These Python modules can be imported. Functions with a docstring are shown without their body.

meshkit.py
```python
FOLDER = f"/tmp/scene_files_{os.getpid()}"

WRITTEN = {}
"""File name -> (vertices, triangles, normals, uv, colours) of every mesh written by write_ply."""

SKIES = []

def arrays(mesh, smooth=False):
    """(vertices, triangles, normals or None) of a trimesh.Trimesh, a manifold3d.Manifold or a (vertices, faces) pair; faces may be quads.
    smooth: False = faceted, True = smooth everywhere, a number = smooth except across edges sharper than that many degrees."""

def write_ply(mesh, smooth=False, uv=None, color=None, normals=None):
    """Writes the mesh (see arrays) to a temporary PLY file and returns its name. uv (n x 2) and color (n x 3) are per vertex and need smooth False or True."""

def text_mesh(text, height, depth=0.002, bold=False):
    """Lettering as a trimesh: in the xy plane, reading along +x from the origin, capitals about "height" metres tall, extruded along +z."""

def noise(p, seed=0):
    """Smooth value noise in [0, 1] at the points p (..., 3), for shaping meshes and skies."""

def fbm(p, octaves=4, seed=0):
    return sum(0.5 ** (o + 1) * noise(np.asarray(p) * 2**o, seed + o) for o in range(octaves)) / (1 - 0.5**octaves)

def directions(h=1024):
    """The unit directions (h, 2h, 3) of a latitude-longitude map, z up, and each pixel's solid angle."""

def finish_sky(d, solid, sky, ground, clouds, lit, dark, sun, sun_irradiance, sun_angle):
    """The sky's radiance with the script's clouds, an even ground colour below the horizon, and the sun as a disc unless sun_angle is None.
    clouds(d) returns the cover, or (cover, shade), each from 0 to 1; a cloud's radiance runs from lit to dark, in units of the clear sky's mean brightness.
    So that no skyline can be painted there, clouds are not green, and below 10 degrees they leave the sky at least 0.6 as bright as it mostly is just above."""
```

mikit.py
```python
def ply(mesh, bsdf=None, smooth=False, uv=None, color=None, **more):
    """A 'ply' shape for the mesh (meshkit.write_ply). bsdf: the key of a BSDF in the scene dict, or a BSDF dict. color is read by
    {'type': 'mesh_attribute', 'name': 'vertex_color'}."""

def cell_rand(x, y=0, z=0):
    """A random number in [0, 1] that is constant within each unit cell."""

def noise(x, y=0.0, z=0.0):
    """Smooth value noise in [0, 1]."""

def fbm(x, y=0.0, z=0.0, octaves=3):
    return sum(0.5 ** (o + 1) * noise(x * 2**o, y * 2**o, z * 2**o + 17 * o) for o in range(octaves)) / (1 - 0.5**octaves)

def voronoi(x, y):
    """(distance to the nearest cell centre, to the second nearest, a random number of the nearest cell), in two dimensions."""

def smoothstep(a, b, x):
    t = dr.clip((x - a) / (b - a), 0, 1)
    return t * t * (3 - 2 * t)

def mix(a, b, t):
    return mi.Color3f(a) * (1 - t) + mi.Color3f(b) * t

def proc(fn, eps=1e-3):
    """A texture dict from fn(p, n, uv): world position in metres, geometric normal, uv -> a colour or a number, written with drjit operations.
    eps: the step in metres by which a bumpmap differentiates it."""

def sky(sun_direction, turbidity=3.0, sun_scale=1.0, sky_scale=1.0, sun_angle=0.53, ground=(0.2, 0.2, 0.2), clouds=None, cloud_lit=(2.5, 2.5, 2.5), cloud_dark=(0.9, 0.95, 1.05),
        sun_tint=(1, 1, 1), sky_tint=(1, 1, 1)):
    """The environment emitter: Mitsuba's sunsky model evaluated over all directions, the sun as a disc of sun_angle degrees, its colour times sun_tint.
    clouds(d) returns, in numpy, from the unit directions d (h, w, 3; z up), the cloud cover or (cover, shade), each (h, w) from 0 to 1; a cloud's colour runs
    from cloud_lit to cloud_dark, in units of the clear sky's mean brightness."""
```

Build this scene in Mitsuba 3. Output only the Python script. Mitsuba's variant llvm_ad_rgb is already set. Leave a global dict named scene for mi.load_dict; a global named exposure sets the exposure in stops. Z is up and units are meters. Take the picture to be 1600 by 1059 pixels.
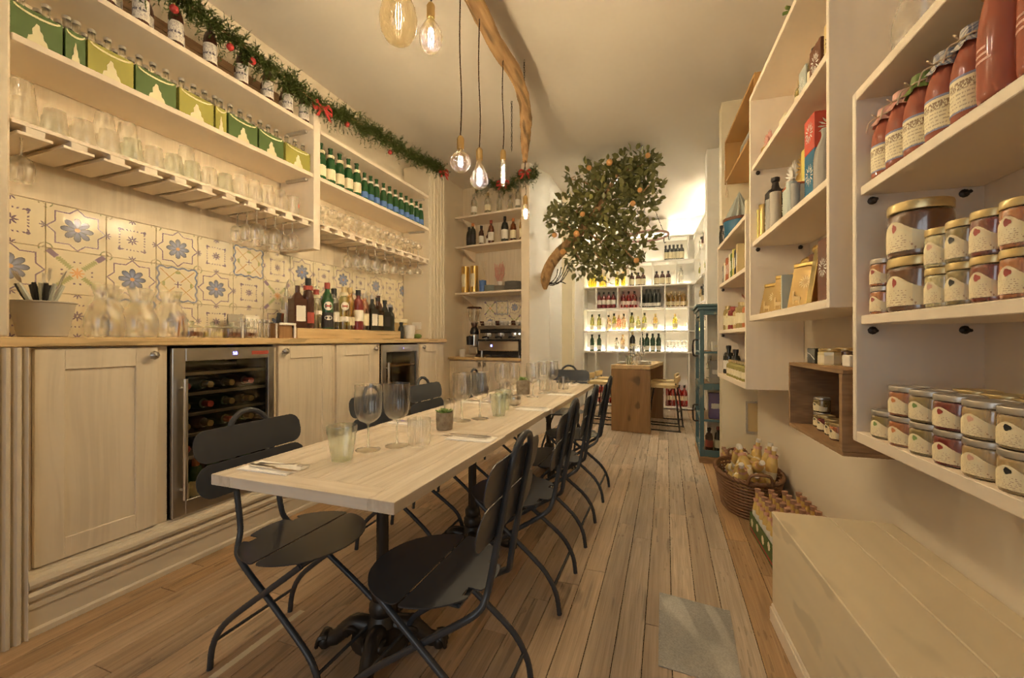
import math, random
import numpy as np, trimesh
import mitsuba as mi
import drjit as dr
import mikit
from mikit import noise, fbm, smoothstep, mix, proc
from meshkit import text_mesh
from shapely.geometry import Polygon, Point, box as sbox
from shapely import affinity
T4 = mi.ScalarTransform4f
PI = math.pi
scene, labels = {}, {}

# ------------------------------------------------------------------ camera
scene['camera'] = {'type': 'perspective', 'fov': 2*math.degrees(math.atan(800/660)), 'fov_axis': 'x',
                   'to_world': T4().look_at(origin=[0, 0, 1.18], target=[-0.34300, 0.93934, 1.18+1.5/660], up=[0, 0, 1]),
                   'near_clip': 0.02, 'far_clip': 60.0}
# ------------------------------------------------------------------ light: daylight through the shop window behind the camera, pendant bulbs, LED strips
exposure = 2.56
DAY = 0.36                        # sky seen through the shop window
BULB = 950.0                    # filament radiance
DOWN = 75.0                      # flush ceiling light in the back room
LED = 5.2                      # shelf strip radiance
scene['sky'] = {'type': 'constant', 'radiance': {'type': 'rgb', 'value': [DAY*0.86, DAY*0.93, DAY*1.0]}}
WARM = (1.0, 0.83, 0.59)
LEDC = (1.0, 0.90, 0.68)

# ------------------------------------------------------------------ helpers
used = set()
def uniq(name):
    k, i = name, 0
    while k in used:
        i += 1; k = f'{name}_{i:03d}'
    used.add(k); return k
def tm(v, f): return trimesh.Trimesh(np.asarray(v, float), np.asarray(f, int), process=False)
def join(*ms):
    L = []
    for m in ms: L += list(m) if isinstance(m, (list, tuple)) else [m]
    return trimesh.util.concatenate(L) if len(L) > 1 else L[0]
_hull = {}
def _topo(c):
    key = c > 0
    if key not in _hull:
        S = np.array([[a, b, d] for a in (-1, 1) for b in (-1, 1) for d in (-1, 1)], float)
        if key:
            P = []
            for s in S:
                for ax in range(3):
                    q = s*0.8; q[ax] = s[ax]; P.append(q)
            P = np.array(P)
        else: P = S
        h = trimesh.convex.convex_hull(P)
        idx = [int(np.argmin(((P-v)**2).sum(1))) for v in h.vertices]
        f = np.array(idx)[h.faces]
        cen = P[f].mean(1); nrm = np.cross(P[f[:, 1]]-P[f[:, 0]], P[f[:, 2]]-P[f[:, 0]])
        bad = (cen*nrm).sum(1) < 0
        f[bad] = f[bad][:, ::-1]
        _hull[key] = f
    return _hull[key]
def B(x0, x1, y0, y1, z0, z1, c=0.0):
    c = min(c, 0.45*min(x1-x0, y1-y0, z1-z0))
    h = np.array([x1-x0, y1-y0, z1-z0])/2; o = np.array([x1+x0, y1+y0, z1+z0])/2
    V = []
    for a in (-1, 1):
        for b in (-1, 1):
            for d in (-1, 1):
                s = np.array([a, b, d], float)
                if c > 0:
                    for ax in range(3):
                        q = s*(h-c); q[ax] = s[ax]*h[ax]; V.append(o+q)
                else: V.append(o+s*h)
    return tm(V, _topo(c))
def lathe(prof, n=20, flute=None, z0=0.0, closed=True):
    prof = [(max(r, 0.0), z) for r, z in prof]
    th = np.arange(n)*2*PI/n
    V, rows = [], []
    for r, z in prof:
        if r < 1e-6: rows.append([len(V)]*n); V.append((0, 0, z+z0))
        else:
            k = 1.0 if flute is None else 1+flute[1]*np.cos(flute[0]*th)*flute[2](z)
            rr = r*k*np.ones(n)
            rows.append(list(range(len(V), len(V)+n)))
            V += [(rr[i]*math.cos(th[i]), rr[i]*math.sin(th[i]), z+z0) for i in range(n)]
    F = []
    for a, b in zip(rows[:-1], rows[1:]):
        for i in range(n):
            j = (i+1) % n
            if a[i] != a[j]: F.append((a[i], a[j], b[j]))
            if b[i] != b[j]: F.append((a[i], b[j], b[i]))
    return tm(V, F)
def tube(pts, r, n=8, cap=True):
    p = np.asarray(pts, float); m = len(p)
    r = np.broadcast_to(np.asarray(r, float), (m,))
    t = np.gradient(p, axis=0); t /= np.linalg.norm(t, axis=1, keepdims=True)+1e-12
    a = np.cross(t[0], [0, 0, 1.0] if abs(t[0][2]) < 0.9 else [1.0, 0, 0]); a /= np.linalg.norm(a)
    V = []
    th = np.arange(n)*2*PI/n
    for i in range(m):
        a = a-t[i]*(a@t[i]); a /= np.linalg.norm(a)+1e-12
        b = np.cross(t[i], a)
        V += [p[i]+r[i]*(math.cos(x)*a+math.sin(x)*b) for x in th]
    F = []
    for i in range(m-1):
        for k in range(n):
            q = (k+1) % n
            F += [(i*n+k, i*n+q, (i+1)*n+q), (i*n+k, (i+1)*n+q, (i+1)*n+k)]
    if cap:
        V += [p[0], p[-1]]
        for k in range(n):
            q = (k+1) % n
            F += [(m*n, q, k), (m*n+1, (m-1)*n+k, (m-1)*n+q)]
    return tm(V, F)
def smooth_path(pts, k=6):
    """Catmull-Rom through the points."""
    p = np.asarray(pts, float); q = np.vstack([2*p[0]-p[1], p, 2*p[-1]-p[-2]]); out = []
    for i in range(1, len(q)-2):
        for s in np.arange(k)/k:
            a, b, c, d = q[i-1], q[i], q[i+1], q[i+2]
            out.append(0.5*(2*b+(c-a)*s+(2*a-5*b+4*c-d)*s*s+(3*b-a-3*c+d)*s**3))
    out.append(p[-1]); return np.array(out)
def prism(poly, h):
    ms = [trimesh.creation.extrude_polygon(g, h, engine='earcut') for g in getattr(poly, 'geoms', [poly])]
    return join(ms)
def sphere(r, n=10, c=(0, 0, 0), sc=(1, 1, 1)):
    m = lathe([(r*math.sin(PI*i/n), -r*math.cos(PI*i/n)) for i in range(n+1)], 2*n)
    m.vertices = m.vertices*np.array(sc)+np.array(c); return m
def mv(m, x=0, y=0, z=0, rx=0, ry=0, rz=0, s=1.0):
    m = m.copy(); v = np.array(m.vertices)*s
    for ang, (i, j) in ((rx, (1, 2)), (ry, (2, 0)), (rz, (0, 1))):
        if ang:
            c, sn = math.cos(math.radians(ang)), math.sin(math.radians(ang))
            a, b = v[:, i].copy(), v[:, j].copy()
            v[:, i], v[:, j] = c*a-sn*b, sn*a+c*b
    return tm(v+[x, y, z], m.faces)
def TR(x=0, y=0, z=0, rz=0, rx=0, ry=0, s=1.0):
    return T4().translate([x, y, z]).rotate([0, 0, 1], rz).rotate([0, 1, 0], ry).rotate([1, 0, 0], rx).scale(s)
def pl(mesh, mat, smooth=False, uv=None): return mikit.ply(mesh, 'mat_'+mat, smooth=smooth, uv=uv)
def put(key, pd, T=None):
    used.add(key); scene[key] = dict(pd) if T is None else {**pd, 'to_world': T}
    return key
def part(parent, name, pd, T=None, label=None):
    k = uniq(parent+'__'+name); put(k, pd, T)
    if label: labels[k] = {'label': label}
    return k
def thing(name, label, cat, group=None):
    k = uniq(name); labels[k] = {'label': label, 'category': cat}
    if group: labels[k]['group'] = group
    return k
def single(name, pd, label, cat, group=None, T=None):
    k = thing(name, label, cat, group); put(k, pd, T); return k
def struct(name, pd, T=None):
    k = uniq(name); put(k, pd, T); labels[k] = {'kind': 'structure', 'label': STRUCT_LABEL.get(name, name.replace('_', ' '))}; return k
def place(proto, name, label, cat, T, group=None, over=None):
    """proto: list of (part name or '', ply dict); a copy of a thing with copies of its parts."""
    k = thing(name, label, cat, group); m = {}
    for pn, pd in proto:
        if over and pn in over: pd = {**pd, 'bsdf': {'type': 'ref', 'id': 'mat_'+over[pn]}}
        if pn == '': put(k, pd, T); continue
        bits = pn.split('/')
        par = k if len(bits) == 1 else m['/'.join(bits[:-1])]
        m[pn] = part(par, bits[-1].rstrip('0123456789').rstrip('_'), pd, T)
    return k
ORD = ['first', 'second', 'third', 'fourth', 'fifth', 'sixth', 'seventh', 'eighth', 'ninth', 'tenth', 'eleventh', 'twelfth', 'thirteenth', 'fourteenth', 'fifteenth', 'sixteenth', 'seventeenth', 'eighteenth', 'nineteenth', 'twentieth']
NUMW = ['no', 'one', 'two', 'three', 'four', 'five', 'six', 'seven', 'eight', 'nine', 'ten', 'eleven', 'twelve', 'thirteen', 'fourteen', 'fifteen', 'sixteen', 'seventeen', 'eighteen', 'nineteen', 'twenty']
def nth(i, n, what, side='left'):
    if n == 1: return what
    if i == 0: return f'{side}most of {NUMW[n]} {what}'
    if i == n-1 and side in ('left', 'right'): return f"{'right' if side == 'left' else 'left'}most of {NUMW[n]} {what}"
    return f'{ORD[i]} from {side} of {NUMW[n]} {what}'
# ------------------------------------------------------------------ materials
def col(c): return proc(c) if callable(c) else {'type': 'rgb', 'value': list(c)}
def M(name, color, rough=0.5, metal=0.0, spec=0.5, clear=0.0, sheen=0.0):
    d = {'type': 'principled', 'base_color': col(color), 'roughness': rough, 'specular': spec}
    if metal: d['metallic'] = metal
    if clear: d['clearcoat'] = clear; d['clearcoat_gloss'] = 0.95
    scene['mat_'+name] = {'type': 'twosided', 'bsdf': d}
def D(name, color): scene['mat_'+name] = {'type': 'twosided', 'bsdf': {'type': 'diffuse', 'reflectance': col(color)}}
def G(name, tint=(1, 1, 1), gloss=0.0):
    t = {'type': 'thindielectric', 'int_ior': 1.5, 'specular_transmittance': {'type': 'rgb', 'value': list(tint)}}
    if gloss: t = {'type': 'blendbsdf', 'weight': gloss, 'a': t, 'b': {'type': 'twosided', 'bsdf': {'type': 'roughconductor', 'material': 'none', 'alpha': 0.09, 'specular_reflectance': {'type': 'rgb', 'value': [0.95, 0.95, 0.95]}}}}
    scene['mat_'+name] = t
def E(pd, rgb): return {**pd, 'emitter': {'type': 'area', 'radiance': {'type': 'rgb', 'value': [float(c) for c in rgb]}}}
def C3(a): return mi.Color3f(*a)

def f_floor(p, n, uv):
    g = fbm(p.x*75+uv.x*90, p.y*2.2+uv.x*37, 0, 3)
    f = noise(p.x*420+uv.x*50, p.y*9, uv.x*9)
    w = fbm(p.x*6+uv.x*3, p.y*1.4, 4, 3)
    sh = 0.84+0.26*uv.x
    gray = mix((0.38, 0.295, 0.215), (0.53, 0.435, 0.335), g)
    oran = mix((0.33, 0.195, 0.095), (0.50, 0.325, 0.175), g)
    c = gray*(1-uv.y)+oran*uv.y
    c = c*(0.78+0.44*w)*(0.86+0.26*f)*sh
    k = smoothstep(0.74, 0.83, noise(p.x*28+uv.x*70, p.y*3.1, 3))*smoothstep(0.45, 0.7, g)
    s = smoothstep(0.80, 0.86, noise(p.x*90+uv.x*31, p.y*16, 8))*smoothstep(0.5, 0.6, w)
    return c*(1-0.38*k)*(1-0.25*s)
M('floor_wood', f_floor, 0.46, spec=0.35)
D('floor_gap', (0.045, 0.026, 0.014))
def f_table(p, n, uv):
    a = p.x*(1-uv.y)+p.y*uv.y; l = p.y*(1-uv.y)+p.x*uv.y
    g = fbm(a*55+uv.x*40, l*2.4+uv.x*11, p.z*30, 3); f = noise(a*300, l*7, uv.x*7)
    c = mix((0.62, 0.535, 0.43), (0.73, 0.65, 0.545), smoothstep(0.28, 0.66, g))
    k = smoothstep(0.66, 0.78, noise(a*22+uv.x*20, l*1.3, uv.x*5))
    return c*(0.95+0.08*f)*(1-0.12*k)*(0.92+0.10*uv.x)
M('table_wood', f_table, 0.42, spec=0.4)
def f_cab(p, n, uv):
    g = fbm(p.y*62+3*noise(p.y*9, p.z*2.2, 1), p.z*3.0, 7, 3); w = noise(p.y*16+2.5*noise(p.y*4, p.z*3, 5), p.z*1.7, 2)
    return mix((0.60, 0.515, 0.395), (0.68, 0.59, 0.46), smoothstep(0.25, 0.7, 0.6*g+0.4*w))
M('cabinet_paint', f_cab, 0.5)
def f_cabx(p, n, uv):
    g = fbm(p.x*62+3*noise(p.x*9, p.z*2.2, 1), p.z*3.0, 7, 3)
    return mix((0.61, 0.525, 0.405), (0.67, 0.58, 0.455), smoothstep(0.25, 0.7, g))
M('niche_paint', f_cabx, 0.5)
def f_counter(p, n, uv):
    g = fbm(p.y*3.5, p.x*45, p.z*45, 3); k = smoothstep(0.63, 0.72, noise(p.y*5, p.x*30, p.z*70))
    return mix((0.50, 0.33, 0.15), (0.68, 0.50, 0.27), g)*(1-0.30*k)
M('counter_wood', f_counter, 0.4)
def f_plaster(p, n, uv):
    return C3((0.74, 0.66, 0.535))*(0.95+0.09*fbm(p.x*2.1, p.y*2.1, p.z*2.1, 3))
D('plaster', f_plaster)
def f_ceil(p, n, uv):
    return C3((0.625, 0.58, 0.52))*(0.96+0.07*fbm(p.x*1.3, p.y*1.3, 1, 3))
D('ceiling_paint', f_ceil)
def f_unit(p, n, uv):
    return C3((0.68, 0.60, 0.495))*(0.95+0.06*noise(p.x*40, p.y*40, p.z*2.5)+0.05*fbm(p.x*4, p.y*4, p.z*4, 2))
M('unit_paint', f_unit, 0.55, spec=0.3)
M('white_paint', (0.80, 0.77, 0.71), 0.5, spec=0.3)
M('bar_cream', (0.60, 0.525, 0.41), 0.5, spec=0.3)
D('corner_white', (0.86, 0.83, 0.78))
D('window_frame_paint', (0.30, 0.30, 0.30))
M('unit_edge', (0.71, 0.62, 0.50), 0.5, spec=0.3)
def f_raw(p, n, uv):
    g = fbm(p.x*14+2*noise(p.x*3, p.y*2, p.z*2), p.y*14, p.z*3.0, 3); f = noise(p.x*95, p.y*95, p.z*9)
    return mix((0.17, 0.085, 0.032), (0.38, 0.215, 0.095), g)*(0.85+0.3*f)
M('raw_wood', f_raw, 0.6)
def f_high(p, n, uv):
    g = fbm(p.x*16+2.2*noise(p.x*3, p.z*1.5, 1), p.z*1.6, p.y*9, 3); f = noise(p.x*110, p.z*7, p.y*9)
    k = smoothstep(0.80, 0.90, noise(p.x*9, p.z*6, 2))
    return mix((0.19, 0.100, 0.040), (0.33, 0.195, 0.085), g)*(0.85+0.3*f)*(1-0.5*k)
M('brown_wood', f_high, 0.4)
def f_drift(p, n, uv):
    g = fbm(p.x*60, p.y*6, p.z*25, 3); k = smoothstep(0.55, 0.75, noise(p.x*45, p.y*5, p.z*14))
    return mix((0.24, 0.13, 0.055), (0.50, 0.32, 0.15), g)*(1-0.55*k)
M('driftwood', f_drift, 0.7)
def f_crate(p, n, uv):
    g = fbm(p.x*10, p.y*5, p.z*34, 3); f = noise(p.x*40, p.y*14, p.z*150)
    return mix((0.16, 0.085, 0.036), (0.36, 0.225, 0.115), g)*(0.8+0.35*f)
M('crate_wood', f_crate, 0.65)
def f_bench(p, n, uv):
    k = smoothstep(0.66, 0.76, fbm(p.x*7, p.y*4, p.z*9, 3))
    f = noise(p.x*30, p.y*5, p.z*30)
    return C3((0.66, 0.565, 0.40))*(0.95+0.06*f)*(1-0.14*k)
M('bench_paint', f_bench, 0.42, spec=0.4)
def f_metal(p, n, uv):
    g = fbm(p.x*9, p.y*5, 1, 3); s = smoothstep(0.6, 0.75, noise(p.x*16+4*p.y, p.y*4, 6)); f = noise(p.x*240, p.y*240, 2)
    return mix((0.27, 0.265, 0.255), (0.43, 0.42, 0.40), g)*(0.85+0.3*f)+C3((0.12, 0.12, 0.11))*s
M('worn_metal', f_metal, 0.42, metal=0.45)
M('chair_paint', (0.030, 0.036, 0.048), 0.30, spec=0.6)
M('black_iron', (0.016, 0.012, 0.010), 0.38, spec=0.6)
M('steel', (0.52, 0.50, 0.47), 0.28, metal=1.0)
M('steel_bright', (0.75, 0.73, 0.70), 0.14, metal=1.0)
M('brass', (0.62, 0.43, 0.19), 0.32, metal=1.0)
M('gold_foil', (0.80, 0.58, 0.22), 0.24, metal=1.0)
M('gold_lid', (0.70, 0.55, 0.28), 0.30, metal=0.85)
M('silver_lid', (0.62, 0.59, 0.54), 0.32, metal=0.85)
D('cooler_dark', (0.012, 0.011, 0.010))
M('black_plastic', (0.014, 0.013, 0.013), 0.35)
M('brown_cord', (0.045, 0.020, 0.011), 0.7)
M('dark_metal', (0.035, 0.026, 0.020), 0.4, metal=0.5)
M('rust_pink', (0.36, 0.22, 0.19), 0.6)
def f_blue(p, n, uv):
    k = smoothstep(0.58, 0.70, fbm(p.x*16, p.y*16, p.z*7, 3))
    return mix((0.060, 0.115, 0.130), (0.19, 0.19, 0.15), k)
M('blue_paint', f_blue, 0.5)
M('paper', (0.82, 0.77, 0.66), 0.8, spec=0.2)
M('napkin', (0.92, 0.90, 0.85), 0.9, spec=0.1)
D('cream', (0.78, 0.70, 0.52))
def f_label(p, n, uv):
    rows = dr.floor(uv.y*9); on = (noise(uv.x*60, rows*7.3, 3) > 0.42) & (dr.abs(uv.y*9-rows-0.5) < 0.20) & (uv.y < 0.80)
    head = (uv.y > 0.62) & (uv.y < 0.84) & (noise(uv.x*75, dr.floor(uv.y*18), 5) > 0.42)
    c = dr.select(head, mi.Color3f(0.32, 0.23, 0.14), dr.select(on, mi.Color3f(0.50, 0.42, 0.29), mi.Color3f(0.74, 0.66, 0.46)))
    return dr.select((uv.y > 0.93) | (uv.y < 0.05), mi.Color3f(0.24, 0.25, 0.36), c)
M('passata_label', f_label, 0.6, spec=0.3)
def f_beer(p, n, uv):
    band = (uv.y > 0.40) & (uv.y < 0.50); t = (noise(uv.x*70, dr.floor(uv.y*20), 3) > 0.60) & (uv.y > 0.1) & (uv.y < 0.92)
    return dr.select(band & (noise(uv.x*90, 3, 1) > 0.4), mi.Color3f(0.10, 0.09, 0.12), dr.select(t, mi.Color3f(0.46, 0.42, 0.42), mi.Color3f(0.74, 0.70, 0.64)))
M('beer_label', f_beer, 0.6, spec=0.3)
def mk_tile(kind):
    def f(p, n, uv):
        x, y = uv.x-0.5, uv.y-0.5
        r = dr.sqrt(x*x+y*y)+1e-6; a = dr.atan2(y, x); ax, ay = dr.abs(x), dr.abs(y)
        base = mi.Color3f(0.74, 0.66, 0.50)
        blue, purp = mi.Color3f(0.13, 0.16, 0.27), mi.Color3f(0.17, 0.11, 0.20)
        gre, ora = mi.Color3f(0.30, 0.31, 0.14), mi.Color3f(0.66, 0.36, 0.14)
        cx, cy = 0.5-ax, 0.5-ay
        rc = dr.sqrt(cx*cx+cy*cy)
        scr = (dr.abs(rc-0.105) < 0.012) & (noise(x*30, y*30, 4) > 0.35)
        if kind == 0:       # starburst frame round a blue flower
            pet = 0.12+0.145*dr.power(dr.abs(dr.cos(4*a)), 0.6)
            c = dr.select(r < pet, blue*(1.0+0.9*smoothstep(0.0, 1.0, dr.abs(dr.cos(4*a)))*smoothstep(0.26, 0.10, r)), base)
            c = dr.select((dr.abs(r-pet) < 0.012) & (r > 0.1), blue*0.6, c)
            c = dr.select(r < 0.045, ora, c)
            d1 = dr.maximum(ax, ay)-0.355; d2 = (ax+ay-0.485)*0.707
            c = dr.select(dr.abs(dr.minimum(d1, d2)) < 0.012, purp*1.2, c)
            c = dr.select(scr, gre*0.8, c)
        elif kind == 1:     # small daisies and dots
            def daisy(u, v, s):
                q = dr.sqrt(u*u+v*v)+1e-6; b = dr.atan2(v, u)
                return (q < s*(0.35+0.65*dr.square(dr.cos(4*b)))) & (q > 0.018)
            on = daisy(x, y, 0.12) | daisy(x, cy, 0.10) | daisy(cx, y, 0.10)
            g = dr.abs(dr.maximum(ax, ay)-0.25)
            dots = (g < 0.017) & (dr.abs(dr.sin(a*12)) > 0.80)
            tri = dr.sqrt(dr.square(ax-0.25)+dr.square(ay-0.25)) < 0.035
            c = dr.select(on | dots | tri, purp, base)
            c = dr.select(scr | ((rc > 0.03) & (rc < 0.05)), mi.Color3f(0.42, 0.34, 0.22), c)
        elif kind == 2:     # yellow star, green leaves, purple tips
            dg = dr.abs(ax-ay)
            c = dr.select((r < 0.13*(0.3+0.7*dr.square(dr.cos(4*a)))) | (r < 0.03), ora*1.1, base)
            c = dr.select((dg < 0.055*(0.5+dr.abs(dr.sin(r*70)))) & (r > 0.14) & (r < 0.46), gre*1.3, c)
            c = dr.select((dg < 0.075) & (r > 0.47) & (r < 0.66), purp*1.3, c)
            dd = dr.sqrt(dr.square(dr.minimum(ax, ay)-0.05)+dr.square(dr.maximum(ax, ay)-0.25))
            c = dr.select(dd < 0.02, purp, c)
        else:               # blue wavy border, orange diagonals
            mx, mn = dr.maximum(ax, ay), dr.minimum(ax, ay)
            c = dr.select(dr.abs(mx-0.455+0.02*dr.cos(mn*25)) < 0.022, blue*1.3, base)
            dg = dr.abs(ax-ay)
            c = dr.select((dg < 0.016) & (r > 0.1) & (r < 0.58), ora*0.8, c)
            c = dr.select((dr.abs(ax+ay-0.40) < 0.016), mi.Color3f(0.55, 0.42, 0.16), c)
            c = dr.select((r < 0.09) & ((mn < 0.012)), purp, c)
            c = dr.select((dr.abs(mx-0.33) < 0.03) & (mn < 0.06), gre*1.2, c)
        fade = 0.75+0.25*noise(p.y*9, p.z*9, 2)
        return c*fade+base*(1-fade)
    return f
for k in range(4): M(f'tile_{k}', mk_tile(k), 0.16, spec=0.6)
D('grout', (0.60, 0.53, 0.40))
def f_leaf(p, n, uv):
    return mix((0.085, 0.092, 0.028), (0.22, 0.215, 0.080), fbm(p.x*11, p.y*11, p.z*11, 2))
M('leaf', f_leaf, 0.42, spec=0.5)
M('leaf_light', (0.235, 0.235, 0.075), 0.45, spec=0.5)
D('needle', (0.060, 0.078, 0.022))
M('orange_skin', (0.60, 0.32, 0.12), 0.5)
M('bark', f_drift, 0.75)
M('red_fabric', (0.42, 0.030, 0.028), 0.7)
M('red_bauble', (0.36, 0.030, 0.028), 0.2, clear=0.6)
G('clear_glass', (0.99, 0.99, 0.98), 0.035); G('green_glass', (0.88, 0.93, 0.87), 0.05); G('aqua_glass', (0.92, 0.945, 0.91), 0.045); G('pane_glass', (0.90, 0.90, 0.87)); G('smoke_glass', (0.62, 0.58, 0.50))
for nm, c in dict(bottle_olive=(0.62, 0.60, 0.24), bottle_lime=(0.86, 0.85, 0.52), bottle_red=(0.80, 0.16, 0.10), bottle_pink=(0.92, 0.60, 0.46), bottle_rose=(0.95, 0.78, 0.58), bottle_gold=(0.92, 0.74, 0.36), bottle_yellow=(0.95, 0.86, 0.30), bottle_clear=(0.95, 0.95, 0.90), bottle_amber=(0.62, 0.32, 0.12)).items(): G(nm, c, 0.05)
scene['mat_amber_bulb'] = {'type': 'blendbsdf', 'weight': 0.07, 'a': {'type': 'thindielectric', 'specular_transmittance': {'type': 'rgb', 'value': [1.0, 0.93, 0.76]}}, 'b': {'type': 'twosided', 'bsdf': {'type': 'diffuse', 'reflectance': {'type': 'rgb', 'value': [0.85, 0.68, 0.42]}}}}
for nm, c in dict(bottle_green=(0.02, 0.055, 0.022), bottle_emerald=(0.012, 0.065, 0.018), bottle_brown=(0.055, 0.018, 0.010), bottle_black=(0.014, 0.016, 0.012), 
                  bottle_wine=(0.16, 0.02, 0.02), 
                  passata=(0.31, 0.085, 0.05), jam_red=(0.21, 0.022, 0.016), jam_orange=(0.46, 0.15, 0.05), jam_olive=(0.30, 0.22, 0.08), jam_tan=(0.47, 0.33, 0.16), jam_pale=(0.62, 0.54, 0.30), jam_dark=(0.13, 0.042, 0.016), lemonade=(0.62, 0.44, 0.15)).items():
    M(nm, c, 0.12, spec=0.6, clear=0.5)
for nm, c in dict(lab_white=(0.74, 0.70, 0.62), lab_cream=(0.72, 0.65, 0.46), lab_red=(0.38, 0.07, 0.05), lab_blue=(0.08, 0.17, 0.42), lab_black=(0.03, 0.025, 0.025), cap_red=(0.32, 0.055, 0.042), cap_orange=(0.55, 0.20, 0.07), cap_black=(0.02, 0.02, 0.02),
                  pack_green=(0.075, 0.125, 0.036), pack_lime=(0.30, 0.28, 0.060), pack_pale=(0.70, 0.64, 0.42), box_red=(0.50, 0.08, 0.055), box_blue=(0.035, 0.14, 0.24), box_yellow=(0.60, 0.52, 0.14), box_teal=(0.42, 0.46, 0.42), box_brown=(0.14, 0.055, 0.03), box_tan=(0.58, 0.44, 0.22), spine_rust=(0.42, 0.12, 0.05), pot_grey=(0.40, 0.36, 0.30), orange_wood=(0.44, 0.25, 0.09), cream_plain=(0.74, 0.66, 0.48), photo_grey=(0.30, 0.285, 0.26), fabric_green=(0.14, 0.20, 0.05), purple=(0.13, 0.09, 0.24), gingham_base=(0.52, 0.50, 0.46), pinkish=(0.62, 0.36, 0.26), cap_brown=(0.36, 0.20, 0.13), oil=(0.30, 0.26, 0.08), coral=(0.60, 0.33, 0.27), soil=(0.05, 0.035, 0.02), succulent=(0.20, 0.30, 0.09), wicker=(0.20, 0.10, 0.048), twine=(0.62, 0.50, 0.34), porcelain=(0.70, 0.67, 0.62)).items():
    M(nm, c, 0.5, spec=0.4)
def f_gingham(p, n, uv):
    a = noise(p.x*330, 1, 1) > 0.5; b = noise(p.z*330+p.y*200, 2, 1) > 0.5
    return dr.select(a & b, mi.Color3f(0.13, 0.15, 0.22), dr.select(a | b, mi.Color3f(0.33, 0.33, 0.36), mi.Color3f(0.62, 0.58, 0.50)))
M('gingham', f_gingham, 0.85, spec=0.1)
def f_pot(p, n, uv): return mix((0.16, 0.125, 0.085), (0.46, 0.40, 0.31), fbm(p.x*60, p.y*60, p.z*45, 3))
M('mossy_stone', f_pot, 0.8, spec=0.2)
scene['mat_blue_led'] = {'type': 'diffuse', 'reflectance': {'type': 'rgb', 'value': [0.1, 0.1, 0.4]}}
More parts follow.
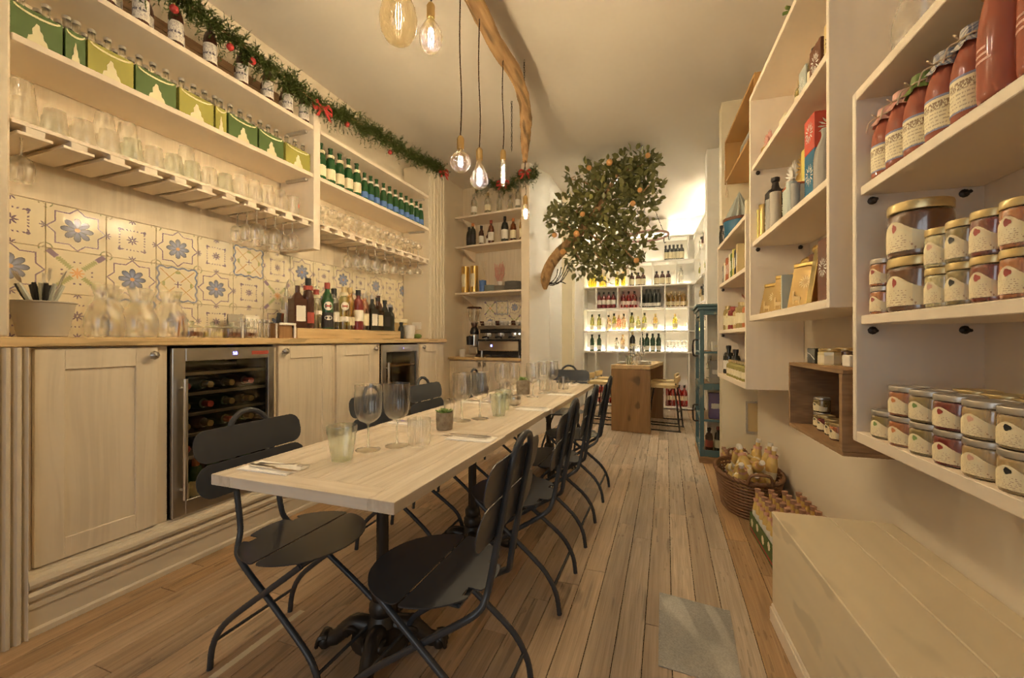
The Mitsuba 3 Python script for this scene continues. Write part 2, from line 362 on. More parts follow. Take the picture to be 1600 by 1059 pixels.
STRUCT_LABEL = {'wall_recess': 'shaded recessed wall past the shelf units', 'wall_nib': 'warm cream wall end facing the room', 'trim_1': 'white upright beside the back shelving', 'wall_back_right': 'white wall of the back room, right side', 'wall_back_left': 'cream wall of the back room, left side', 'wall_front': 'shop front wall behind the viewer', 'window_1': 'large shop front window', 'wall_niche': 'cream back wall of the coffee niche', 'wall_corner': 'pale wall corner right of the coffee niche', 'trim_2': 'narrow cream trim at the right of the coffee niche', 'trim_3': 'crooked cream post on the back left wall', 'trim_4': 'moulded cream plinth under the bar cabinets', 'trim_5': 'fluted pilaster at the near end of the bar', 'trim_6': 'fluted pilaster at the far end of the bar shelving', 'trim_7': 'cream post at the near end of the bar shelving', 'wall_tiling': 'patterned tile splashback behind the bar worktop', 'wall_panel': 'pale panelling above the tiles', 'niche_tiling': 'patterned tiles behind the espresso machine', 'floor': 'old wooden plank floor', 'ceiling': 'plain cream ceiling', 'wall_left': 'cream wall behind the bar shelves', 'wall_right': 'cream wall behind the wall shelf units', 'wall_back': 'white wall behind the lit bottle shelves'}
# ------------------------------------------------------------------ the room
rng = random.Random(7)
CEIL = 3.32
put('floor', pl(B(-3.0, 1.7, -2.7, 8.3, -0.06, -0.004), 'floor_gap')); labels['floor'] = {'kind': 'structure', 'label': 'old wooden plank floor'}
W = 0.104
def plank(x0, x1, y0, y1, orange):
    m = B(x0+0.0012, x1-0.0012, y0+0.0012, y1-0.0012, -0.02, rng.uniform(-0.0012, 0.0), 0.0015)
    u = rng.random()
    part('floor', 'plank', pl(m, 'floor_wood', uv=np.tile([u, min(1, max(0, orange+rng.uniform(-0.15, 0.15)))], (len(m.vertices), 1))))
i = 0; x = -2.372
while x < 0.86:
    orange = 1.0 if x < -2.25 else 0.55 if x < -0.75 else 0.28 if x < -0.35 else 0.10 if x < 0.24 else 0.95
    w = W if x < 0.24 else 0.118
    y = -1.0-rng.uniform(0, 1.4)
    while y < 7.7:
        L = rng.uniform(1.1, 2.6)
        plank(x, x+w, max(y, -1.2), min(y+L, 7.75), orange if y < 4.5 else orange*0.5); y += L
    x += w
for j in range(3):
    plank(-2.715+j*0.1145, -2.715+(j+1)*0.1145, -1.2, 0.699, 0.8)
part('floor', 'painted_strip', pl(B(-1.505, -1.478, 0.62, 1.42, -0.003, 0.0008), 'cream'), label='worn strip of old white paint on the planks')
struct('ceiling', pl(B(-3.2, 1.8, -2.8, 8.3, CEIL, CEIL+0.08), 'ceiling_paint'))
struct('wall_left', pl(B(-2.86, -2.72, -2.8, 5.45, 0, CEIL), 'plaster'))
# right wall leans 3.2 degrees: frame RW, local y runs along it from (0.84, 2.06), local -x points into the room
RA = 3.205
def RW(x=0, y=0, z=0): return T4().translate([0.84, 2.06, 0]).rotate([0, 0, 1], RA).translate([x, y, z])
def RP(x, y):
    c, s = math.cos(math.radians(RA)), math.sin(math.radians(RA)); return 0.84+c*x-s*y, 2.06+s*x+c*y
struct('wall_right', pl(B(0, 0.12, -4.9, 2.02, 0, CEIL), 'plaster'), RW())
struct('wall_recess', pl(B(0.10, 0.2, 1.95, 2.6, 0, CEIL), 'plaster'), RW())
struct('wall_nib', pl(B(0.47, 1.3, 4.22, 4.40, 0, CEIL), 'cream_plain'))
struct('trim_1', pl(B(0.43, 0.62, 5.2, 5.42, 0, CEIL, 0.004), 'white_paint'))
struct('wall_back', pl(B(-1.7, 1.8, 8.0, 8.1, 0, CEIL), 'white_paint'))
struct('wall_back_right', pl(B(0.80, 0.9, 4.40, 8.0, 0, CEIL), 'white_paint'))
struct('wall_back_left', pl(B(-1.62, -1.42, 5.60, 8.0, 0, CEIL), 'corner_white'))
# front of the shop, behind the camera
struct('wall_front', pl(join(B(-2.86, -2.2, -2.9, -2.75, 0, CEIL), B(0.7, 1.7, -2.9, -2.75, 0, CEIL), B(-2.2, 0.7, -2.9, -2.75, 0, 0.55), B(-2.2, 0.7, -2.9, -2.75, 2.75, CEIL)), 'plaster'))
k = struct('window_1', pl(join(B(-2.2, 0.7, -2.86, -2.80, 0.55, 0.62), B(-2.2, 0.7, -2.86, -2.80, 2.68, 2.75), B(-2.2, -2.13, -2.86, -2.80, 0.62, 2.68), B(0.63, 0.7, -2.86, -2.80, 0.62, 2.68), B(-0.79, -0.73, -2.86, -2.80, 0.62, 2.68)), 'window_frame_paint'))
part(k, 'pane', pl(tm([(-2.13, -2.83, 0.62), (0.63, -2.83, 0.62), (0.63, -2.83, 2.68), (-2.13, -2.83, 2.68)], [(0, 1, 2), (0, 2, 3)]), 'pane_glass'))

# coffee niche frame NF: u along the front (from the left), w into the niche
NA = math.degrees(math.atan2(-0.119, 0.993))
def NF(u=0, w=0, z=0, rz=0): return T4().translate([-2.744, 4.997, 0]).rotate([0, 0, 1], NA).translate([u, w, z]).rotate([0, 0, 1], rz)
struct('wall_niche', pl(B(-0.02, 1.14, 0.40, 0.48, 0, CEIL), 'niche_paint'), NF())
ck = Polygon([(-1.626, 4.863), (-1.548, 4.852), (-1.42, 5.32), (-1.42, 5.62), (-1.62, 5.62), (-1.62, 5.3)])
struct('wall_corner', pl(prism(ck, CEIL), 'corner_white'))
struct('trim_2', pl(B(1.098, 1.205, -0.012, 0.03, 0, CEIL, 0.003), 'unit_edge'), NF())
pp = smooth_path([(-1.375, 0), (-1.375, 1.6), (-1.36, 2.3), (-1.37, 2.75), (-1.395, 2.95), (-1.40, 3.32)], 4)
pv = Polygon([(a-0.115, z) for a, z in pp]+[(a+0.105, z) for a, z in pp[::-1]])
m = prism(pv, 0.16); m = mv(m, rx=90); m = mv(m, y=6.16)
struct('trim_3', pl(m, 'cream_plain'))

# ------------------------------------------------------------------ left bar: moulded plinth, cabinets, coolers, worktop
XF = -2.38
def mould(prof, y0, y1):
    """Extrude an (x, z) profile along y."""
    m = prism(Polygon(prof), y1-y0); v = np.array(m.vertices)
    return tm(np.stack([v[:, 0], y1-v[:, 2], v[:, 1]], 1), m.faces)
prof = [(-2.70, 0), (-2.362, 0), (-2.362, 0.022), (-2.372, 0.03), (-2.372, 0.105), (-2.364, 0.110), (-2.364, 0.128), (-2.372, 0.132), (-2.372, 0.140), (-2.358, 0.146), (-2.352, 0.165), (-2.362, 0.178),
        (-2.372, 0.182), (-2.366, 0.190), (-2.352, 0.196), (-2.346, 0.212), (-2.352, 0.226), (-2.366, 0.230), (-2.372, 0.240), (-2.384, 0.244), (-2.392, 0.256), (-2.70, 0.256)]
struct('trim_4', pl(mould(prof, 0.91, 4.28), 'bar_cream'))
fl = [(-2.70, 0.70)]
for j in range(7): yy = 0.72+j*0.03; fl += [(-2.362, yy), (-2.352, yy+0.007), (-2.352, yy+0.016), (-2.362, yy+0.023), (-2.374, yy+0.026)]
fl += [(-2.362, 0.945), (-2.70, 0.945)]
struct('trim_5', pl(mv(prism(Polygon([(a, min(b, 0.909)) for a, b in fl]), 1.15), 0, 0, 0), 'bar_cream'))
struct('trim_6', pl(join(B(-2.70, -2.38, 3.93, 4.28, 1.192, 3.06, 0.004), *[B(-2.385, -2.368, 3.955+q, 3.985+q, 1.192, 3.06, 0.006) for q in (0, 0.07, 0.14, 0.215, 0.275)]), 'bar_cream'))
struct('trim_7', pl(join(B(-2.70, -2.385, 0.72, 0.868, 1.192, 2.80, 0.004), B(-2.39, -2.372, 0.815, 0.862, 1.192, 2.80, 0.006)), 'bar_cream'))
def knob(x, y, z):
    a = lathe([(0, 0), (0.006, 0), (0.006, 0.014), (0.016, 0.020), (0.021, 0.030), (0.017, 0.040), (0.006, 0.046), (0, 0.047)], 16, (8, 0.10, lambda z: 1.0 if z > 0.016 else 0))
    return mv(mv(a, ry=90), x, y, z)
def cabinet(y0, y1, label, kside, d0, d1):
    k = thing('bar_cabinet', label, 'cabinet')
    part(k, 'body', pl(join(B(-2.69, -2.405, y0, y1, 0.257, 1.150), B(-2.405, -2.398, y0, d0-0.003, 0.257, 1.150), B(-2.405, -2.398, d1+0.003, y1, 0.257, 1.150)), 'cabinet_paint'))
    s = 0.092; z0, z1 = 0.262, 1.143
    d = part(k, 'door', pl(join(B(-2.403, -2.380, d0, d0+s, z0, z1, 0.002), B(-2.403, -2.380, d1-s, d1, z0, z1, 0.002), B(-2.403, -2.380, d0+s, d1-s, z0, z0+0.085, 0.002), B(-2.403, -2.380, d0+s, d1-s, z1-0.088, z1, 0.002)), 'cabinet_paint'))
    part(d, 'panel', pl(B(-2.402, -2.389, d0+s-0.003, d1-s+0.003, z0+0.08, z1-0.083), 'cabinet_paint'))
    ky = d1-0.030 if kside > 0 else d0+0.035
    part(d, 'knob', pl(knob(-2.381, ky, 1.105), 'steel', 40), label='chrome flower shaped knob')
cabinet(0.911, 1.424, 'large beige panelled cabinet at the near end of the bar, left of the wine cooler', 1, 0.935, 1.372)
cabinet(2.042, 2.560, 'beige panelled cabinet right of the large wine cooler, knob at its upper left', -1, 2.070, 2.540)
cabinet(2.561, 3.128, 'beige panelled cabinet left of the small cooler, knob at its upper right', 1, 2.590, 3.060)
cabinet(3.735, 4.279, 'narrow beige panelled cabinet at the far end of the bar', -1, 3.765, 4.180)
wt = single('bar_worktop', pl(B(-2.715, -2.362, 0.70, 4.30, 1.152, 1.192, 0.004), 'counter_wood'), 'long pale wooden worktop along the bar above the beige cabinets', 'worktop')

def cooler(y0, y1, label, big):
    k = thing('wine_cooler', label, 'wine cooler'); z0, z1 = 0.262, 1.138
    X = -2.372
    part(k, 'body', pl(join(B(-2.70, -2.69, y0, y1, z0, z1), B(-2.69, -2.40, y0, y0+0.02, z0, z1), B(-2.69, -2.40, y1-0.02, y1, z0, z1), B(-2.69, -2.40, y0, y1, z0, z0+0.02), B(-2.69, -2.40, y0, y1, z1-0.02, z1)), 'cooler_dark'))
    fr = 0.068 if big else 0.06
    part(k, 'door_frame', pl(join(B(-2.398, X, y0+0.004, y0+fr, z0, z1, 0.003), B(-2.398, X, y1-fr*0.72, y1-0.004, z0, z1, 0.003), B(-2.398, X, y0+fr, y1-fr*0.72, z0, z0+0.075, 0.003), B(-2.398, X, y0+fr, y1-fr*0.72, z1-0.07, z1, 0.003)), 'steel'))
    part(k, 'glass', pl(tm([(-2.386, y0+fr, z0+0.075), (-2.386, y1-fr*0.72, z0+0.075), (-2.386, y1-fr*0.72, z1-0.07), (-2.386, y0+fr, z1-0.07)], [(0, 1, 2), (0, 2, 3)]), 'smoke_glass'))
    h = part(k, 'handle', pl(join(tube([(X+0.035, y0+0.045, z0+0.09), (X+0.035, y0+0.045, z1-0.16)], 0.011, 12), tube([(X, y0+0.045, z0+0.14), (X+0.035, y0+0.045, z0+0.14)], 0.007), tube([(X, y0+0.045, z1-0.21), (X+0.035, y0+0.045, z1-0.21)], 0.007)), 'steel_bright', 40))
    yc = (y0+y1)/2
    dm = mv(text_mesh('18' if big else '6', 0.017 if big else 0.012, 0.001), 0, 0, 0)
    v = np.array(dm.vertices); dm = tm(np.stack([v[:, 2]+X+0.0006, v[:, 0]+yc+0.02, v[:, 1]+z1-0.043], 1), dm.faces)
    part(k, 'display', E(pl(dm, 'blue_led'), (0.5, 0.6, 6.0)), label='small blue lit temperature display')
    if big:
        part(k, 'badge', pl(B(X, X+0.0015, yc+0.14, yc+0.255, z1-0.046, z1-0.024), 'lab_red'), label='small dark red badge')
        zs = (0.55, 0.67, 0.78, 0.89, 1.0)
    else: zs = (0.5, 0.72, 0.94)
    for z in zs:
        part(k, 'shelf', pl(join(B(-2.66, -2.41, y0+0.03, y1-0.03, z-0.004, z), B(-2.415, -2.405, y0+0.025, y1-0.025, z-0.012, z+0.006, 0.002)), 'crate_wood' if not big else 'steel'))
    return y0, y1, zs
cooler(1.430, 2.036, 'large steel framed wine cooler with glass door built into the bar', True)
cooler(3.135, 3.728, 'smaller steel framed glass door cooler near the far end of the bar', False)

def bottle_prof(r, h, sh=0.62, nr=0.0145, nk=0.78):
    return [(0, 0), (r*0.93, 0), (r, 0.006), (r, sh*h), (r*0.93, sh*h+0.012), (r*0.72, sh*h+0.045*h/0.3), (nr*1.25, nk*h), (nr, (nk+0.03)*h), (nr, 0.965*h), (nr*1.18, 0.97*h), (nr*1.18, h-0.001), (0, h)]
def ring(r, z0, z1, a0=0, a1=2*PI, n=18):
    th = np.linspace(a0, a1, n+1)
    v = [(r*math.cos(t), r*math.sin(t), z) for z in (z0, z1) for t in th]; m = n+1
    f = [q for i in range(n) for q in ((i, i+1, m+i+1), (i, m+i+1, m+i))]
    uv = [((t-a0)/(a1-a0), q) for q in (0, 1) for t in th]
    return tm(v, f), np.array(uv)
_bp = {}
def bottle(body, cap, lab, r=0.037, h=0.30, sh=0.62, nk=0.78, nr=0.0145, la=0.16, lb=0.48, caplen=0.13, arc=None, neck=None, n=16):
    key = (body, cap, lab, r, h, sh, nk, nr, la, lb, caplen, arc, neck)
    if key in _bp: return _bp[key]
    P = [('body', pl(lathe(bottle_prof(r, h, sh, nr, nk), n), body, 40))]
    if cap: P.append(('cap', pl(lathe([(0, h*(1-caplen)), (nr*1.25, h*(1-caplen)), (nr*1.25, h+0.001), (0, h+0.002)], 12), cap, 40)))
    if lab:
        m, uv = ring(r+0.0007, la*h, lb*h, *(arc or (0, 2*PI)))
        P.append(('label', pl(m, lab, True, uv)))
    if neck:
        m, uv = ring(r*0.74+0.002, sh*h+0.05*h/0.3, sh*h+0.075*h/0.3); P.append(('neck_label', pl(m, neck, True, uv)))
    _bp[key] = P; return P
# bottles in the large cooler
n = 0
for zi, z in enumerate((0.55, 0.67, 0.78, 0.89)):
    for j in range(4):
        b = bottle(['bottle_green', 'bottle_black', 'bottle_brown', 'bottle_green'][(j+zi) % 4], 'cap_red' if (j+zi) % 3 == 0 else 'gold_lid', None, 0.037, 0.25, caplen=0.2)
        place(b, 'wine_bottle', nth(j, 4, f'bottles lying on shelf {NUMW[4-zi]} from the top, large cooler'), 'bottle', T4().translate([-2.685, 1.545+j*0.125, z+0.0375]).rotate([0, 1, 0], 90), 'bottles lying in the large wine cooler')
for j, y in enumerate((1.53, 1.605, 1.70, 1.80, 1.90)):
    b = bottle('bottle_green', 'cap_orange', 'lab_cream', 0.036, 0.255, caplen=0.22)
    place(b, 'wine_bottle', nth(j, 5, 'orange capped bottles at the wine cooler bottom'), 'bottle', TR(-2.46, y, 0.2825))

# ------------------------------------------------------------------ tiles behind the worktop
k = struct('wall_tiling', pl(B(-2.7195, -2.712, 0.868, 4.05, 1.192, 1.822), 'grout'))
tw, th = 0.2263, 0.2095
cols = 14
pat = {0: [1, 0, 1, 0, 1, 3, 1, 0, 1, 0, 1, 0, 1, 0], 1: [0, 2, 0, 3, 0, 1, 2, 1, 0, 1, 3, 1, 0, 1], 2: [1, 1, 3, 0, 1, 1, 0, 3, 1, 2, 1, 0, 1, 3]}
for r_ in range(3):
    for c in range(cols):
        y0 = 0.872+c*tw; y1 = min(y0+tw, 4.045); z1 = 1.820-r_*th; z0 = z1-th
        m = B(-2.713, -2.7065+rng.uniform(-0.0008, 0.0008), y0+0.0015, y1-0.0015, max(z0+0.0015, 1.193), z1-0.0015, 0.0012)
        v = np.array(m.vertices)
        part(k, 'tile', pl(m, f'tile_{pat[r_][c]}', uv=np.stack([(v[:, 1]-y0)/tw, (v[:, 2]-z0)/th], 1)))
struct('wall_panel', pl(B(-2.7195, -2.708, 0.868, 4.05, 1.823, 2.70), 'cabinet_paint'))

# ------------------------------------------------------------------ shelving above the worktop
k = thing('bar_shelving', 'tall cream wall shelving above the tiled bar with slotted glass racks', 'shelving')
ZR, ZM, ZT = 2.042, 2.375, 2.720     # tops of rack, middle and top shelves
part(k, 'upright', pl(B(-2.70, -2.378, 2.360, 2.422, 1.835, 2.815, 0.003), 'unit_paint'))
bays = [(0.870, 2.358, 'bay'), (2.424, 3.928, 'bay')]
for (a, b, _) in bays:
    part(k, 'shelf', pl(B(-2.70, -2.380, a, b, ZM-0.028, ZM, 0.002), 'unit_edge'))
    part(k, 'shelf', pl(B(-2.70, -2.380, a, b, ZT-0.028, ZT, 0.002), 'unit_edge'))
    part(k, 'rack_board', pl(B(-2.70, -2.380, a, b, ZR-0.016, ZR, 0.001), 'unit_edge'))
    nb = 11; st = (b-a)/nb
    for j in range(nb):
        y = a+st*(j+0.5)
        part(k, 'rack_rail', pl(join(B(-2.70, -2.383, y-0.028, y+0.028, ZR-0.040, ZR-0.016, 0.001), B(-2.70, -2.383, y-0.052, y+0.052, ZR-0.052, ZR-0.040, 0.001)), 'unit_edge'))
    for z in (ZM, ZT):
        part(k, 'bracket', pl(B(-2.62, -2.43, b-0.022, b, z-0.048, z-0.028, 0.002), 'pot_grey'))
for j in range(5):
    part(k, 'back_board', pl(B(-2.7195, -2.708, 0.870, 2.358, ZT+0.002+j*0.058, ZT+0.057+j*0.058, 0.001), 'crate_wood'), label='brown wooden back board' if j == 0 else None)
# ------------------------------------------------------------------ things on the bar shelving
beer = bottle('bottle_brown', 'cap_black', 'beer_label', 0.033, 0.265, 0.60, 0.76, 0.014, 0.10, 0.50, 0.03)
ys = (1.05, 1.19, 1.327, 1.485, 1.664, 1.856, 2.035, 2.188, 2.325)
for j, y in enumerate(ys):
    place(beer, 'beer_bottle', nth(j, 9, 'brown bottles in the front row, top bar shelf'), 'bottle', TR(-2.435, y, ZT, rz=-25), 'brown bottles on the top bar shelf')
ys = (1.12, 1.235, 1.37, 1.52, 1.70, 1.885, 2.07, 2.215)
for j, y in enumerate(ys):
    place(beer, 'beer_bottle', nth(j, 8, 'brown bottles in the back row, top bar shelf'), 'bottle', TR(-2.53, y+0.03, ZT, rz=-25), 'brown bottles in the back row of the top bar shelf')
# green cardboard carriers of clear bottles
def carrier(y0, y1, mat, i, n):
    cname = 'lime green' if mat == 'pack_lime' else 'dark green'
    k = thing('bottle_carrier', nth(i, n, 'cardboard carriers on the middle bar shelf')+f', {cname}', 'bottle carrier', 'green bottle carriers')
    w = y1-y0; t = 0.004; h = 0.135
    part(k, 'box', pl(join(B(-2.40-t, -2.40, y0, y1, ZM, ZM+h, 0.001), B(-2.53, -2.53+t, y0, y1, ZM, ZM+h, 0.001), B(-2.53, -2.40, y0, y0+t, ZM, ZM+h), B(-2.53, -2.40, y1-t, y1, ZM, ZM+h), B(-2.53, -2.40, y0, y1, ZM+0.0005, ZM+t)), mat))
    yc = (y0+y1)/2; s = w/0.17
    fig = Polygon([(-0.034, 0.0), (0.036, 0.0), (0.030, 0.016), (0.020, 0.022), (0.018, 0.040), (0.008, 0.050), (0.006, 0.066), (-0.004, 0.070), (-0.010, 0.056), (-0.018, 0.046), (-0.016, 0.026), (-0.030, 0.018)])
    m = prism(affinity.scale(fig, min(s, 1.1), 1.15, origin=(0, 0)), 0.0012); v = np.array(m.vertices)
    part(k, 'emblem', pl(tm(np.stack([v[:, 2]-2.40, v[:, 0]+yc, v[:, 1]+ZM+0.008], 1), m.faces), 'pack_pale'), label='pale printed emblem')
    a = Polygon([(w*0.5*math.cos(q)*0.92, 0.022*math.sin(q)) for q in np.linspace(PI, 2*PI, 12)]+[(w*0.45*math.cos(q)*0.92, 0.014*math.sin(q)+0.001) for q in np.linspace(2*PI, PI, 12)])
    m = prism(a, 0.0012); v = np.array(m.vertices)
    part(k, 'band', pl(tm(np.stack([v[:, 2]-2.40, v[:, 0]+yc, v[:, 1]+ZM+h-0.004], 1), m.faces), 'pack_pale'))
    m = max(2, int(round(w/0.062)))
    return [(-2.432, y0+w*(q+0.5)/m) for q in range(m)]+[(-2.495, y0+w*(q+0.5)/m) for q in range(m)]
spots = []
packs = [(0.873, 1.025, 'pack_green'), (1.034, 1.100, 'pack_green'), (1.108, 1.278, 'pack_lime'), (1.288, 1.466, 'pack_green'), (1.482, 1.660, 'pack_lime'), (1.672, 1.735, 'pack_lime'), (1.748, 1.932, 'pack_green'), (1.944, 2.124, 'pack_green'), (2.142, 2.348, 'pack_lime')]
for j, (a, b, mt) in enumerate(packs): spots.append(carrier(a, b, mt, j, len(packs)))
soda = [('body', pl(lathe(bottle_prof(0.026, 0.195, 0.58, 0.0125, 0.74), 14), 'bottle_clear', 40)), ('cap', pl(lathe([(0, 0.182), (0.0150, 0.182), (0.0155, 0.194), (0.012, 0.198), (0, 0.198)], 12), 'silver_lid', 40))]
for j, sp in enumerate(spots):
    for (x, y) in sp:
        q_ = len(sp)//2; i_ = sp.index((x, y))
        place(soda, 'soda_bottle', f"{ORD[i_ % q_]} {'front' if i_ < q_ else 'rear'} clear bottle in the {ORD[j]} green carrier from left", 'bottle', TR(x, y, ZM+0.0042), 'clear bottles in the green carriers')
# green bottles on the right half of the middle shelf
gl = [bottle('bottle_emerald', 'bottle_green', 'lab_cream', 0.037, 0.275, 0.55, 0.72, 0.0145, 0.10, 0.40, 0.03, neck='lab_cream'), bottle('bottle_emerald', 'bottle_green', 'lab_blue', 0.030, 0.235, 0.55, 0.72, 0.0135, 0.08, 0.30, 0.03, neck='lab_white')]
row = [(2.478, 0), (2.575, 0), (2.672, 0), (2.770, 0), (2.868, 0)]
for j, (y, q) in enumerate(row):
    place(gl[0], 'water_bottle', nth(j, 5, 'tall green bottles with cream labels on the bar shelf'), 'bottle', TR(-2.43, y, ZM, rz=-20), 'tall green bottles')
    place(gl[0], 'water_bottle', nth(j, 5, 'tall green bottles in the rear row of the bar shelf'), 'bottle', TR(-2.53, y+0.035, ZM), 'tall green bottles in the rear row')
row = [2.965, 3.045, 3.125, 3.225, 3.315, 3.405, 3.495, 3.585, 3.675, 3.765, 3.85]
for j, y in enumerate(row):
    place(gl[1], 'water_bottle', nth(j, 11, 'small green bottles with blue labels on the bar shelf'), 'bottle', TR(-2.43, y, ZM), 'small green bottles')

# glassware
def rib(z): return 1.0
def tumbler_mesh(h=0.092, r0=0.028, r1=0.041, ribs=20, n=40, depth=0.018):
    pr = [(0, 0.004), (r0*0.8, 0.004), (r0*0.8, 0), (r0, 0.001), (r0+(r1-r0)*0.35, h*0.35), (r0+(r1-r0)*0.75, h*0.74), (r1*0.99, h*0.80), (r1, h*0.98), (r1-0.0006, h)]
    return lathe(pr, n, (ribs, depth, lambda z: 1.0 if 0.02*h < z < 0.76*h else 0.0))
tum_m = tumbler_mesh(0.108, 0.033, 0.0435)
tum = [('', pl(tum_m, 'clear_glass', 50))]; tum_a = [('', pl(tum_m, 'aqua_glass', 50))]; tum_g = [('', pl(tumbler_mesh(0.118, 0.030, 0.0445, 22, 44, 0.012), 'green_glass', 50))]
def ZUP(x, y, z, h): return T4().translate([x, y, z+h]).rotate([1, 0, 0], 180)
tt = [0.922, 1.014, 1.106, 1.198, 1.29, 1.382, 1.474, 1.566, 1.658, 1.75]
for j, y in enumerate(tt):
    aq = j in (4, 6, 7, 9)
    place(tum_a if aq else tum, 'tumbler', nth(j, 10, 'upturned tumblers at the slotted rack front'), 'glass', ZUP(-2.430, y, ZR, 0.108), 'upturned tumblers at the front of the rack')
    place(tum_a if j % 3 == 1 else tum, 'tumbler', nth(j, 10, 'upturned tumblers in the slotted rack second row'), 'glass', ZUP(-2.525, y+0.03, ZR, 0.108), 'upturned tumblers in the second row')
for j, y in enumerate((0.922, 1.198, 1.29, 1.566)):
    place(tum, 'tumbler', nth(j, 4, 'tumblers stacked on others on the rack'), 'glass', ZUP(-2.525, y+0.03, ZR+0.1085, 0.108), 'stacked tumblers on the rack')
jarm = lathe([(0, 0.003), (0.036, 0.003), (0.038, 0), (0.042, 0.004), (0.044, 0.08), (0.040, 0.105), (0.030, 0.118), (0.030, 0.14)], 24)
jar0 = [('', pl(jarm, 'clear_glass', 50))]
for j, y in enumerate((1.85, 1.945, 2.04, 2.135)):
    place(jar0, 'glass_jar', nth(j, 4, 'clear glass jars on the first glass rack'), 'jar', TR(-2.44, y, ZR), 'clear jars on the rack')
mugm = join(lathe([(0, 0.003), (0.040, 0.003), (0.042, 0), (0.044, 0.004), (0.044, 0.13), (0.042, 0.132), (0.0405, 0.13), (0.0405, 0.012), (0, 0.010)], 24), tube(smooth_path([(0.043, 0, 0.105), (0.075, 0, 0.10), (0.078, 0, 0.05), (0.043, 0, 0.035)]), 0.006))
k = single('beer_mug', pl(mugm, 'clear_glass', 50), 'glass beer mug with a red emblem at the right end of the first glass rack', 'mug', None, TR(-2.45, 2.24, ZR, rz=120))
part(k, 'emblem', pl(ring(0.0447, 0.06, 0.085, -1.9, -1.3, 6)[0], 'lab_red', True), TR(-2.45, 2.24, ZR, rz=120), label='small red emblem')

def stem_prof(bowl, foot=0.036, stem=0.085):
    """Outer, then inner surface of a stem glass; bowl = [(r, z above the stem)]."""
    o = [(0, 0.0), (foot*0.97, 0.0), (foot, 0.0015), (foot*0.6, 0.0045), (0.006, 0.010), (0.0036, 0.022), (0.0034, stem-0.012), (0.006, stem)]
    o += [(r, stem+z) for r, z in bowl]
    return o
wine_b = [(0.016, 0.004), (0.030, 0.016), (0.0385, 0.036), (0.0395, 0.055), (0.036, 0.085), (0.032, 0.105)]
wine_m = lathe(stem_prof(wine_b), 20); wine_g = [('', pl(wine_m, 'clear_glass', 50))]; WH = 0.085+0.106
coup_b = [(0.014, 0.004), (0.032, 0.015), (0.042, 0.032), (0.044, 0.050), (0.042, 0.060)]
coup_m = lathe(stem_prof(coup_b, 0.034, 0.075), 20); coup_g = [('', pl(coup_m, 'clear_glass', 50))]
def hang(y, x, name, label, group, gm, h):
    place(gm, name, label, 'glass', T4().translate([x, y, ZR-0.0395+0.002]).rotate([1, 0, 0], 180), group)
st1 = 1.488/11; st2 = 1.504/11
hy = [0.915]+[0.870+st1*q for q in (8, 9, 10)]
for j, y in enumerate(hy):
    for q, x in enumerate((-2.43, -2.515, -2.60)):
        if j == 0 and q: continue
        hang(y, x, 'hanging_wine_glass', 'wine glass hanging by its foot at the far left of the first glass rack' if j == 0 else f'{ORD[q]} glass from the front, {ORD[j-1]} hanging row under the first rack', 'wine glasses hanging under the first rack', wine_g, WH)
for j in range(4, 11):
    y = 2.424+st2*j
    for q, x in enumerate((-2.43, -2.52, -2.61)):
        hang(y, x, 'hanging_wine_glass', f'{ORD[q]} glass from the front, {ORD[j-4]} hanging row under the right rack', 'glasses hanging under the right rack', wine_g if j < 8 else coup_g, WH)
for j in range(15):
    y = 2.50+j*0.093
    for q, x in enumerate((-2.43, -2.535)):
        place(coup_g, 'coupe_glass', nth(j, 15, f"coupe glasses, {'front' if q == 0 else 'rear'} row on the right rack"), 'glass', TR(x, y+q*0.02, ZR), f"coupe glasses in the {'front' if q == 0 else 'rear'} row")
place(jar0, 'glass_jar', 'clear glass jar at the left end of the right glass rack', 'jar', TR(-2.62, 2.47, ZR))

# ------------------------------------------------------------------ things on the worktop
ZW = 1.1925
X0 = -2.50
k = thing('cutlery_bucket', 'beige grey tapered bucket full of cutlery at the left end of the bar worktop', 'bucket')
bp = [(0, 0), (0.070, 0), (0.075, 0.004), (0.100, 0.145), (0.106, 0.147), (0.106, 0.152), (0.098, 0.152), (0.070, 0.010), (0, 0.008)]
part(k, 'body', pl(lathe(bp, 32), 'pot_grey', 40), TR(-2.53, 1.02, ZW))
fork_s = Polygon([(-0.003, 0), (0.003, 0), (0.003, 0.11), (0.011, 0.125), (0.011, 0.165), (0.008, 0.165), (0.007, 0.135), (0.004, 0.135), (0.0035, 0.165), (0.0005, 0.165), (0, 0.135), (-0.0005, 0.135), (-0.0035, 0.165), (-0.004, 0.135), (-0.007, 0.135), (-0.008, 0.165), (-0.011, 0.165), (-0.011, 0.125), (-0.003, 0.11)])
fork_m = mv(prism(fork_s, 0.0025), rx=90)
knife_h = tube([(0, 0, 0), (0, 0, 0.05), (0, 0, 0.10)], [0.008, 0.010, 0.007], 8)
for j in range(14):
    a = j*2.4; rr = 0.022+0.045*((j*7) % 5)/5
    T = T4().translate([-2.53+rr*0.6*math.cos(a), 1.02+rr*0.6*math.sin(a), ZW+0.135]).rotate([0, 0, 1], math.degrees(a)).rotate([0, 1, 0], 10+16*rr/0.06).rotate([0, 0, 1], 37*j)
    if j % 3 == 0: single('fork', pl(fork_m, 'steel_bright'), nth(j//3, 5, 'steel forks standing in the cutlery bucket'), 'fork', 'forks in the cutlery bucket', T)
    else: single('table_knife', pl(knife_h, 'cap_black' if j % 3 == 1 else 'aqua_cutlery', 40), f"{ORD[j//3]} {'black' if j % 3 == 1 else 'pale'} handled knife sticking out of the cutlery bucket", 'knife', 'black knives in the bucket' if j % 3 == 1 else 'pale knives in the bucket', T)
